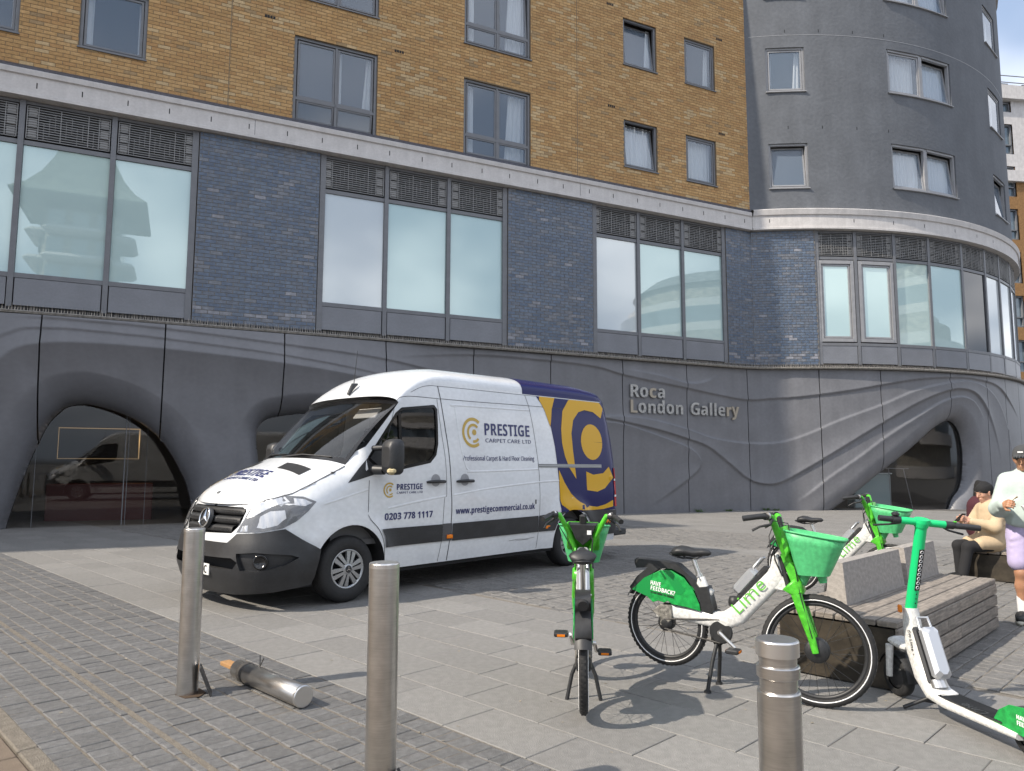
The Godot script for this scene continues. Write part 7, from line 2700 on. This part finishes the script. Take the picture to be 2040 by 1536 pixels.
func people() -> void:
	var t_cloth: Texture2D = M.t_calm
	var cloth := func(called: String, c: Color) -> StandardMaterial3D: return tri_tex(mat(called, c, 0.9), t_cloth, 3.0, false)
	var skin1 := tri_tex(mat("skin_tan", lin(0.42, 0.215, 0.125), 0.5), t_cloth, 4.0, false)
	skin1.subsurf_scatter_enabled = true; skin1.subsurf_scatter_strength = 0.12
	var skin2 := tri_tex(mat("skin_pale", lin(0.55, 0.31, 0.22), 0.5), t_cloth, 4.0, false)
	skin2.subsurf_scatter_enabled = true; skin2.subsurf_scatter_strength = 0.12
	walking_man(skin1, cloth)
	seated("person in a beige coat and black beanie sitting with a phone on the far bench", Vector3(6.25, 0, -9.80), -84.0, skin2, cloth.call("coat_beige", lin(0.52, 0.40, 0.26)), cloth.call("trouser_black", lin(0.014, 0.014, 0.016)), cloth.call("hat_black", lin(0.01, 0.01, 0.011)), true)
	seated("person in burgundy mostly hidden behind the seated beige coat", Vector3(6.58, 0, -10.5), 60.0, skin2, cloth.call("coat_burgundy", lin(0.06, 0.012, 0.02)), M.trouser_black, cloth.call("hair_black", lin(0.008, 0.007, 0.007)), false)

func walking_man(skin: Material, cloth: Callable) -> void:
	var m := thing("person", "person walking in a mint sweatshirt, lilac shorts and grey cap at right edge", "person", Vector3(5.0, 0, -7.25), deg_to_rad(-27.0))
	var hc := Vector3(-0.02, 1.545, 0.05)
	var face := Vector3(-0.30, -0.18, 0.94).normalized()
	var up := (Vector3.UP - face * face.y).normalized()
	var rw := Vector3(-0.235, 1.125, 0.36); var lw := Vector3(0.06, 1.065, 0.36)
	var p := []
	p.append_array(head_prims(hc, face, up))
	p.append(cap(Vector3(0, 1.36, -0.01), hc + Vector3(0, -0.06, -0.02), 0.062, 0.055, 0.03))
	p.append(cap(Vector3(0, 1.2, 0), Vector3(0, 0.95, 0), 0.13, 0.125, 0.05))
	for s in [-1, 1]:
		var w: Vector3 = rw if s < 0 else lw
		var el := Vector3(s * (0.245 if s < 0 else 0.285), 1.07, 0.06)
		p.append(cap(Vector3(s * 0.16, 1.33, 0), el, 0.055, 0.042))
		p.append(cap(el, w, 0.042, 0.028))
		var kn := Vector3(s * 0.1, 0.47, 0.09 if s < 0 else 0.0); var an := Vector3(s * 0.105, 0.1, 0.06 if s < 0 else -0.16)
		p.append(cap(Vector3(s * 0.085, 0.86, 0), kn, 0.085, 0.056, 0.04))
		p.append(cap(kn, kn.lerp(an, 0.35) + Vector3(0, 0, -0.012), 0.052, 0.055, 0.03))
		p.append(cap(kn.lerp(an, 0.35) + Vector3(0, 0, -0.012), an, 0.052, 0.034, 0.03))
	inst(sdf_mesh(p, 0.0105), "body", skin, m)
	var hd := []
	hd.append_array(hand_prims(rw, Vector3(0.25, 0.12, 0.9).normalized(), Vector3(0.3, 0.9, -0.2).normalized(), 0.95))
	inst(sdf_mesh(hd, 0.004), "hand", skin, m)
	hd = hand_prims(lw, Vector3(-0.75, 0.0, 0.6).normalized(), Vector3(0.6, 0.1, 0.75).normalized(), 0.5, -1.0)
	inst(sdf_mesh(hd, 0.004), "hand", skin, m)
	face_bits(m, hc, face, up, lin(0.02, 0.014, 0.01))
	# sweatshirt: baggy, with folds at elbows and hem
	var t := []
	t.append(cap(Vector3(0, 1.30, -0.01), Vector3(0, 1.02, 0.01), 0.165, 0.175, 0.06))
	t.append(cap(Vector3(-0.1, 1.26, 0), Vector3(-0.08, 0.97, 0.02), 0.115, 0.115, 0.05)); t.append(cap(Vector3(0.1, 1.26, 0), Vector3(0.08, 0.97, 0.02), 0.115, 0.115, 0.05))
	t.append(cap(Vector3(0, 1.40, -0.02), Vector3(0, 1.36, -0.01), 0.078, 0.085, 0.04))
	for k in 7:
		var y := 0.93 + k * 0.035
		t.append(cap(Vector3(-0.15 + 0.02 * (k % 3), y, 0.12), Vector3(0.10, y + 0.03 * (k % 2), 0.165 - 0.005 * k), 0.016, 0.012, 0.03))
	for s in [-1, 1]:
		var w: Vector3 = rw if s < 0 else lw
		var el := Vector3(s * (0.25 if s < 0 else 0.295), 1.065, 0.055)
		t.append(cap(Vector3(s * 0.155, 1.335, -0.005), el, 0.085, 0.076, 0.05))
		t.append(cap(el, w - (w - el).normalized() * 0.015, 0.076, 0.05, 0.04))
		for k in 4: t.append(cap(el.lerp(w, 0.1 + 0.16 * k) + Vector3(0, 0.05, 0.0), el.lerp(w, 0.16 + 0.16 * k) + Vector3(0.03 * s, -0.045, 0.02), 0.02, 0.016, 0.025))
	inst(sdf_mesh(t, 0.011), "sweatshirt", cloth.call("mint", lin(0.47, 0.55, 0.52)), m)
	var sh := []
	for s in [-1, 1]:
		var kn := Vector3(s * 0.115, 0.57, 0.08 if s < 0 else 0.0)
		sh.append(cap(Vector3(s * 0.085, 0.90, 0), Vector3(s * 0.095, 0.8, 0.02), 0.108, 0.108, 0.05))
		sh.append(cap(Vector3(s * 0.095, 0.8, 0.02), kn, 0.106, 0.094, 0.015))
		for k in 4: sh.append(cap(Vector3(s * 0.1 + 0.05, 0.84 - k * 0.07, 0.1), Vector3(s * 0.1 - 0.06, 0.78 - k * 0.06, 0.115), 0.02, 0.014, 0.03))
	sh.append(cap(Vector3(0, 0.93, 0), Vector3(0, 0.86, 0), 0.14, 0.13, 0.05))
	inst(sdf_mesh(sh, 0.012), "shorts", cloth.call("lilac", lin(0.46, 0.40, 0.60)), m)
	for s in [-1, 1]:
		var an := Vector3(s * 0.105, 0.1, 0.06 if s < 0 else -0.16)
		inst(sdf_mesh([cap(an + Vector3(0, 0.13, 0.0), an, 0.046, 0.043, 0.02)], 0.007), "sock", cloth.call("sock_white_%d" % (s + 1), lin(0.72, 0.72, 0.74)), m)
		var to := Vector3(-0.05, 0, 0.17)
		inst(sdf_mesh([cap(an + Vector3(0.015, -0.035, -0.035), an + to * 0.5 + Vector3(0, -0.035, 0), 0.05, 0.046, 0.03), cap(an + to * 0.5 + Vector3(0, -0.04, 0), an + to + Vector3(0, -0.045, 0), 0.045, 0.036, 0.03)], 0.007), "shoe", M.print_black, m)
		inst(sdf_mesh([cap(an + Vector3(0.015, -0.072, -0.04), an + to + Vector3(0, -0.075, 0.01), 0.03, 0.028, 0.02), cap(an + Vector3(0.0, -0.072, 0.0), an + to * 0.6 + Vector3(-0.02, -0.075, 0.01), 0.032, 0.034, 0.02)], 0.007), "sole", cloth.call("sole_%d" % (s + 1), lin(0.6, 0.58, 0.5)), m)
	# cap with a brim, and short hair below it
	var cp := []
	var s2 := up.cross(face).normalized()
	cp.append(cap(hc + up * 0.06 - face * 0.03, hc + up * 0.065 + face * 0.02, 0.082, 0.078, 0.02))
	cp.append(cap(hc + up * 0.05 + face * 0.06 - s2 * 0.035, hc + up * 0.05 + face * 0.06 + s2 * 0.035, 0.04, 0.04, 0.02))
	for k in 5: cp.append(cap(hc + up * 0.052 + face * 0.09 + s2 * (k - 2) * 0.027, hc + up * 0.043 + face * (0.165 - absf(k - 2) * 0.013) + s2 * (k - 2) * 0.023, 0.011, 0.007, 0.012))
	inst(sdf_mesh(cp, 0.006), "flat_cap", cloth.call("cap_grey", lin(0.055, 0.058, 0.062)), m)
	var lb := MB.new()
	lb.box(hc + up * 0.088 + face * 0.1, Vector3(0.045, 0.014, 0.004), Basis(s2, up, face))
	lb.obj("cap_badge", M.print_white, m)
	inst(sdf_mesh([cap(hc - face * 0.05 - up * 0.03, hc - face * 0.045 + up * 0.03, 0.06, 0.07, 0.03), cap(hc - face * 0.02 + s2 * 0.06, hc + s2 * 0.065 + up * 0.02, 0.02, 0.022, 0.02), cap(hc - face * 0.02 - s2 * 0.06, hc - s2 * 0.065 + up * 0.02, 0.02, 0.022, 0.02)], 0.008), "hair", M.print_black, m)
	# food tray in the left hand, wooden fork in the right
	var bs := Basis(Vector3.UP, deg_to_rad(-27.0))
	var tray := thing("food_tray", "small white card food tray held by the person at right edge", "tray", m.position + bs * (Vector3(-0.02, 1.07, 0.45)), deg_to_rad(-27.0))
	var tm := MB.new()
	tm.loft([PackedVector3Array([Vector3(-0.07, 0.0, -0.05), Vector3(0.07, 0.0, -0.05), Vector3(0.07, 0.0, 0.05), Vector3(-0.07, 0.0, 0.05)]), PackedVector3Array([Vector3(-0.09, 0.045, -0.065), Vector3(0.09, 0.045, -0.065), Vector3(0.09, 0.045, 0.065), Vector3(-0.09, 0.045, 0.065)]), PackedVector3Array([Vector3(-0.084, 0.045, -0.06), Vector3(0.084, 0.045, -0.06), Vector3(0.084, 0.045, 0.06), Vector3(-0.084, 0.045, 0.06)]), PackedVector3Array([Vector3(-0.066, 0.006, -0.046), Vector3(0.066, 0.006, -0.046), Vector3(0.066, 0.006, 0.046), Vector3(-0.066, 0.006, 0.046)])], true, true, -1)
	tm.obj("card_tray", M.plate_white, tray)
	var fd := []
	for k in 9: fd.append(cap(Vector3(rng.randf_range(-0.055, 0.055), 0.03, rng.randf_range(-0.035, 0.035)), Vector3(rng.randf_range(-0.055, 0.055), 0.045, rng.randf_range(-0.035, 0.035)), 0.014, 0.012, 0.006))
	inst(sdf_mesh(fd, 0.005), "food", cloth.call("food_gold", lin(0.55, 0.33, 0.12)), tray)
	var fk := thing("wooden_fork", "small wooden fork in the hand of the person at right edge", "fork", m.position + bs * (rw + Vector3(0.045, 0.02, 0.085)), deg_to_rad(-27.0))
	var fm := MB.new()
	fm.tube([Vector3(-0.03, -0.02, -0.02), Vector3(0.02, 0.03, 0.02), Vector3(0.05, 0.055, 0.035)], [0.004, 0.005, 0.011], 6, true, 0.5)
	fm.obj("fork_body", M.raw_wood, fk)

func seated(label: String, at: Vector3, turn: float, skin: Material, coat: Material, trouser: Material, hat: Material, beanie: bool) -> void:
	var m := thing("person", label, "person", at, deg_to_rad(turn))
	var hc := Vector3(0, 1.115, 0.06)
	var face := Vector3(0.05, -0.22, 0.97).normalized()
	var up := (Vector3.UP - face * face.y).normalized()
	var lw := Vector3(0.09, 0.765, 0.34); var rw := Vector3(-0.09, 0.76, 0.33)
	var p := head_prims(hc, face, up)
	p.append(cap(Vector3(0, 0.96, -0.01), hc + Vector3(0, -0.06, -0.02), 0.055, 0.05, 0.03))
	p.append(cap(Vector3(0, 0.9, 0), Vector3(0, 0.52, 0), 0.12, 0.13, 0.05))
	for s in [-1, 1]:
		var w: Vector3 = rw if s < 0 else lw
		var el := Vector3(s * 0.22, 0.70, 0.12)
		p.append(cap(Vector3(s * 0.15, 0.91, 0), el, 0.05, 0.04)); p.append(cap(el, w, 0.04, 0.027))
		var kn := Vector3(s * 0.09, 0.44, 0.40); var an := Vector3(s * 0.09, 0.09, 0.44 + 0.05 * s)
		p.append(cap(Vector3(s * 0.08, 0.47, 0), kn, 0.075, 0.055, 0.04)); p.append(cap(kn, an, 0.05, 0.035, 0.03))
	inst(sdf_mesh(p, 0.0115), "body", skin, m)
	var lh := hand_prims(lw, Vector3(-0.3, 0.35, 0.85).normalized(), Vector3(0.2, 0.85, -0.3).normalized(), 0.8)
	inst(sdf_mesh(lh, 0.0042), "hand", skin, m)
	var rh := hand_prims(rw, Vector3(0.3, 0.2, 0.9).normalized(), Vector3(-0.2, 0.9, -0.2).normalized(), 0.7, -1.0)
	inst(sdf_mesh(rh, 0.0042), "hand", skin, m)
	face_bits(m, hc, face, up, lin(0.12, 0.1, 0.09))
	var c := [cap(Vector3(0, 0.90, -0.02), Vector3(0, 0.62, -0.02), 0.155, 0.17, 0.06), cap(Vector3(0, 0.62, -0.02), Vector3(0, 0.50, 0.02), 0.17, 0.16, 0.06), cap(Vector3(0, 1.0, -0.03), Vector3(0, 0.94, -0.02), 0.068, 0.09, 0.04)]
	for s in [-1, 1]:
		var w: Vector3 = rw if s < 0 else lw
		var el := Vector3(s * 0.225, 0.695, 0.11)
		c.append(cap(Vector3(s * 0.15, 0.91, -0.005), el, 0.08, 0.07, 0.05))
		c.append(cap(el, w - (w - el).normalized() * 0.02, 0.07, 0.047, 0.04))
		c.append(cap(Vector3(s * 0.09, 0.50, 0.0), Vector3(s * 0.1, 0.475, 0.24), 0.115, 0.085, 0.05))
		for k in 3: c.append(cap(el.lerp(w, 0.1 + 0.2 * k) + Vector3(0, 0.05, 0), el.lerp(w, 0.2 + 0.2 * k) + Vector3(0, -0.045, 0), 0.018, 0.015, 0.025))
	for k in 4: c.append(cap(Vector3(0.13, 0.62 + 0.07 * k, 0.04), Vector3(0.17, 0.58 + 0.07 * k, -0.06), 0.014, 0.012, 0.03))
	inst(sdf_mesh(c, 0.0125), "coat", coat, m)
	var tr := []
	for s in [-1, 1]:
		var kn := Vector3(s * 0.09, 0.44, 0.40); var an := Vector3(s * 0.09, 0.10, 0.44 + 0.05 * s)
		tr.append(cap(Vector3(s * 0.085, 0.465, 0.05), kn, 0.09, 0.07, 0.04)); tr.append(cap(kn, an, 0.068, 0.06, 0.03))
		inst(sdf_mesh([cap(an + Vector3(0, -0.035, -0.03), an + Vector3(0, -0.045, 0.14), 0.045, 0.036, 0.02)], 0.008), "shoe", M.print_black, m)
	inst(sdf_mesh(tr, 0.012), "trousers", trouser, m)
	if beanie:
		inst(sdf_mesh([cap(hc + up * 0.05 - face * 0.035, hc + up * 0.05 + face * 0.015, 0.088, 0.082, 0.02), cap(hc + up * 0.1 - face * 0.03, hc + up * 0.11 - face * 0.03, 0.055, 0.04, 0.05), cap(hc - face * 0.07 + up * 0.0, hc - face * 0.06 + up * 0.05, 0.045, 0.06, 0.03)], 0.007), "beanie", hat, m)
		var bs := Basis(Vector3.UP, deg_to_rad(turn))
		var ph := thing("mobile_phone", "dark phone in the hands of the seated person in the beige coat", "phone", at + bs * Vector3(0.02, 0.81, 0.43), deg_to_rad(turn))
		var pm := MB.new()
		pm.box(Vector3.ZERO, Vector3(0.075, 0.15, 0.009), Basis(Vector3.RIGHT, -0.9), 0.003)
		pm.obj("phone_case", M.black_gloss, ph)
	else:
		inst(sdf_mesh([cap(hc + up * 0.05 - face * 0.04, hc + up * 0.05 + face * 0.01, 0.09, 0.082, 0.02), cap(hc - face * 0.08, hc - face * 0.08 - up * 0.14, 0.06, 0.045, 0.04), cap(hc + up * 0.07 - face * 0.1, hc + up * 0.1 - face * 0.1, 0.045, 0.04, 0.02)], 0.008), "hair", hat, m)

# ---------------------------------------------------------------- the rest of the square, seen past the tower or mirrored in the glass
func context() -> void:
	far_flats()
	pagoda_tower()
	curved_flats()
	tree(Vector3(10, 0, 31), 1.0, "leafy tree behind the viewpoint, mirrored in the left arch glass")
	tree(Vector3(18, 0, 26), 1.15, "broad tree farther right behind the viewpoint, mirrored in the left arch")
	tree(Vector3(27, 0, -4), 1.1, "leafy tree right of the benches, mirrored in the van door window")
	tree(Vector3(31, 0, 4), 1.2, "tallest tree right of the square, mirrored in the van side")

func tree(at: Vector3, k: float, label: String) -> void:
	var t := thing("plane_tree", label, "tree", at, at.x, "trees across the square")
	var tr := MB.new()
	tr.tube([Vector3(0, -0.1, 0), Vector3(0.1, 2.2 * k, 0), Vector3(0.0, 4.5 * k, 0.1)], [0.28, 0.22, 0.14], 10)
	for i in 5:
		var a := TAU * i / 5
		tr.tube([Vector3(0.05, (2.4 + 0.3 * i) * k, 0), Vector3(cos(a) * 1.3, (4.0 + 0.4 * i) * k, sin(a) * 1.3), Vector3(cos(a) * 2.0, (5.6 + 0.3 * i) * k, sin(a) * 2.0)], [0.12, 0.08, 0.03], 6)
	tr.obj("trunk", M.bark, t)
	var cr := MB.new()
	cr.sg(-1)
	var r := RandomNumberGenerator.new()
	r.seed = int(at.x * 10)
	for i in 2600:
		var d := Vector3(r.randfn(), r.randfn() * 0.8, r.randfn()).normalized() * pow(r.randf(), 0.4) * Vector3(2.9, 2.5, 2.9).x * k
		d.y *= 0.85
		var c := Vector3(0, 5.4 * k, 0) + d
		var n := Vector3(r.randfn(), r.randfn() + 0.5, r.randfn()).normalized()
		var u := n.cross(Vector3.RIGHT).normalized() * r.randf_range(0.1, 0.2); var w := n.cross(u).normalized() * r.randf_range(0.08, 0.16)
		cr.quad(c - u - w * 0.3, c + w, c + u + w * 0.2, c - w)
	cr.obj("crown", M.leaves, t)

func far_flats() -> void:
	var t := thing("far_apartment_block", "white and brick flats with a roof rail, far right beyond the round tower", "building", Vector3(45.0, 0, -70.0), deg_to_rad(8.0))
	var wn := []
	for r in 9:
		for c in 3: wn.append([2.2 + c * 4.2, 2.6 + c * 4.2 + 2.2, 1.6 + r * 4.35, 4.7 + r * 4.35])
	# face at local z = 0 with real openings; lower storeys brick, upper white
	var face := func(h0: float, h1: float, m: Material, called: String) -> void:
		var b := MB.new()
		b.sg(-1)
		var xs := [0.0, 16.0]; var ys := [h0, h1]
		for w in wn:
			xs.append_array([w[0], w[1]])
			for y in [w[2], w[3]]:
				if y > h0 and y < h1: ys.append(y)
		xs.sort(); ys.sort()
		for i in xs.size() - 1:
			for j in ys.size() - 1:
				var x: float = (xs[i] + xs[i + 1]) / 2; var y: float = (ys[j] + ys[j + 1]) / 2
				var hit := false
				for w in wn:
					if x > w[0] and x < w[1] and y > w[2] and y < w[3]: hit = true
				if not hit: b.quad(Vector3(xs[i], ys[j + 1], 0), Vector3(xs[i + 1], ys[j + 1], 0), Vector3(xs[i + 1], ys[j], 0), Vector3(xs[i], ys[j], 0))
		b.obj(called, m, t)
	face.call(0.0, 29.2, M.far_brick, "brick_face")
	face.call(29.2, 38.4, M.band_white, "white_face")
	var body := MB.new()
	body.box(Vector3(8, 19.2, -8.5), Vector3(16.0, 38.4, 16.0))
	body.obj("side_wall", M.far_brick, t)
	for e in [[29.2, 30.3, 0.3], [37.6, 39.0, 0.5]]:
		var bd := MB.new()
		bd.box(Vector3(8, (e[0] + e[1]) / 2, 0.0), Vector3(16.6, e[1] - e[0], e[2] * 2))
		bd.obj("white_band", M.band_white, t)
	for w in wn:
		var n := sub("window", t)
		var f := MB.new()
		var x0: float = w[0]; var x1: float = w[1]; var y0: float = w[2]; var y1: float = w[3]
		for e in [[x0 + 0.07, (y0 + y1) / 2, 0.14, y1 - y0], [x1 - 0.07, (y0 + y1) / 2, 0.14, y1 - y0], [(x0 + x1) / 2, y0 + 0.07, x1 - x0, 0.14], [(x0 + x1) / 2, y1 - 0.07, x1 - x0, 0.14], [(x0 + x1) / 2, y0 + 1.0, x1 - x0, 0.12], [(x0 + x1) / 2, (y0 + y1) / 2, 0.1, y1 - y0]]:
			f.box(Vector3(e[0], e[1], -0.25), Vector3(e[2], e[3], 0.2))
		f.obj("frame", M.frame_grey, n)
		var g := MB.new()
		g.box(Vector3((x0 + x1) / 2, (y0 + y1) / 2, -0.36), Vector3(x1 - x0, y1 - y0, 0.04))
		g.obj("pane", M.far_glass, n)
	var rl := MB.new()
	for y in [39.9, 40.6]: rl.tube([Vector3(0.2, y, -0.6), Vector3(16.0, y, -0.6)], 0.05, 5)
	for k in 5: rl.tube([Vector3(0.2 + k * 3.9, 38.9, -0.6), Vector3(0.2 + k * 3.9, 40.6, -0.6)], 0.04, 5)
	rl.obj("roof_rail", M.frame_grey, t)

func pagoda_tower() -> void:
	var t := thing("pagoda_roof_tower", "tall pale tower with flared pyramid roof, mirrored in the left windows", "building", Vector3(22.5, 0, 66), deg_to_rad(28.0))
	var b := MB.new()
	b.box(Vector3(0, 17.1, 0), Vector3(9.0, 34.2, 9.0), Basis(), 1.2)
	b.obj("shaft", M.far_cream, t)
	for k in 9:
		var fl := MB.new()
		var y := 2.2 + k * 3.5
		fl.box(Vector3(0, y, 0), Vector3(12.4, 0.9, 8.0), Basis(), 0.4)
		fl.box(Vector3(0, y, 0), Vector3(8.0, 0.9, 12.4), Basis(), 0.4)
		fl.obj("balcony", M.band_white, t)
		for a in 4:
			var bs := Basis(Vector3.UP, a * PI / 2)
			for x in [-2.7, 0.0, 2.7]:
				var w := MB.new()
				w.box(bs * Vector3(x, y + 1.7, 4.52), Vector3(1.8, 1.9, 0.1), bs)
				w.obj("window", M.far_glass, t)
	var r := MB.new()
	var rings := []
	for e in [[7.4, 34.0], [7.5, 34.3], [6.0, 35.6], [4.6, 37.6], [3.5, 40.0], [2.6, 42.8], [1.7, 46.0], [0.8, 50.0], [0.1, 53.0]]:
		rings.append(PackedVector3Array([Vector3(e[0], e[1], -e[0]), Vector3(e[0], e[1], e[0]), Vector3(-e[0], e[1], e[0]), Vector3(-e[0], e[1], -e[0])]))
	r.loft(rings, true, true, -1)
	r.obj("flared_roof", M.far_green, t)

func curved_flats() -> void:
	var t := thing("curved_apartment_block", "stepped pale curved flats, mirrored in the right-hand windows", "building", Vector3(78, 0, 2), 0.0)
	for k in 7:
		var fl := MB.new()
		var R := 17.0 - maxf(0, k - 4) * 2.4
		fl.lathe([Vector2(0.0, k * 3.4 + 0.02), Vector2(R, k * 3.4), Vector2(R, k * 3.4 + 1.2), Vector2(R - 1.3, k * 3.4 + 1.2)], 48, Transform3D(), 2)
		fl.obj("balcony_ring", M.band_white, t)
		var w := MB.new()
		w.lathe([Vector2(R - 1.3, k * 3.4 + 1.2), Vector2(R - 1.3, k * 3.4 + 3.41)], 48, Transform3D(), 2)
		w.obj("window_ring", M.far_glass if k % 2 else M.far_cream, t)
	var rf := MB.new()
	rf.lathe([Vector2(11.5, 23.8), Vector2(9.0, 25.6), Vector2(0.0, 26.6)], 48)
	rf.obj("roof", M.far_slate, t)
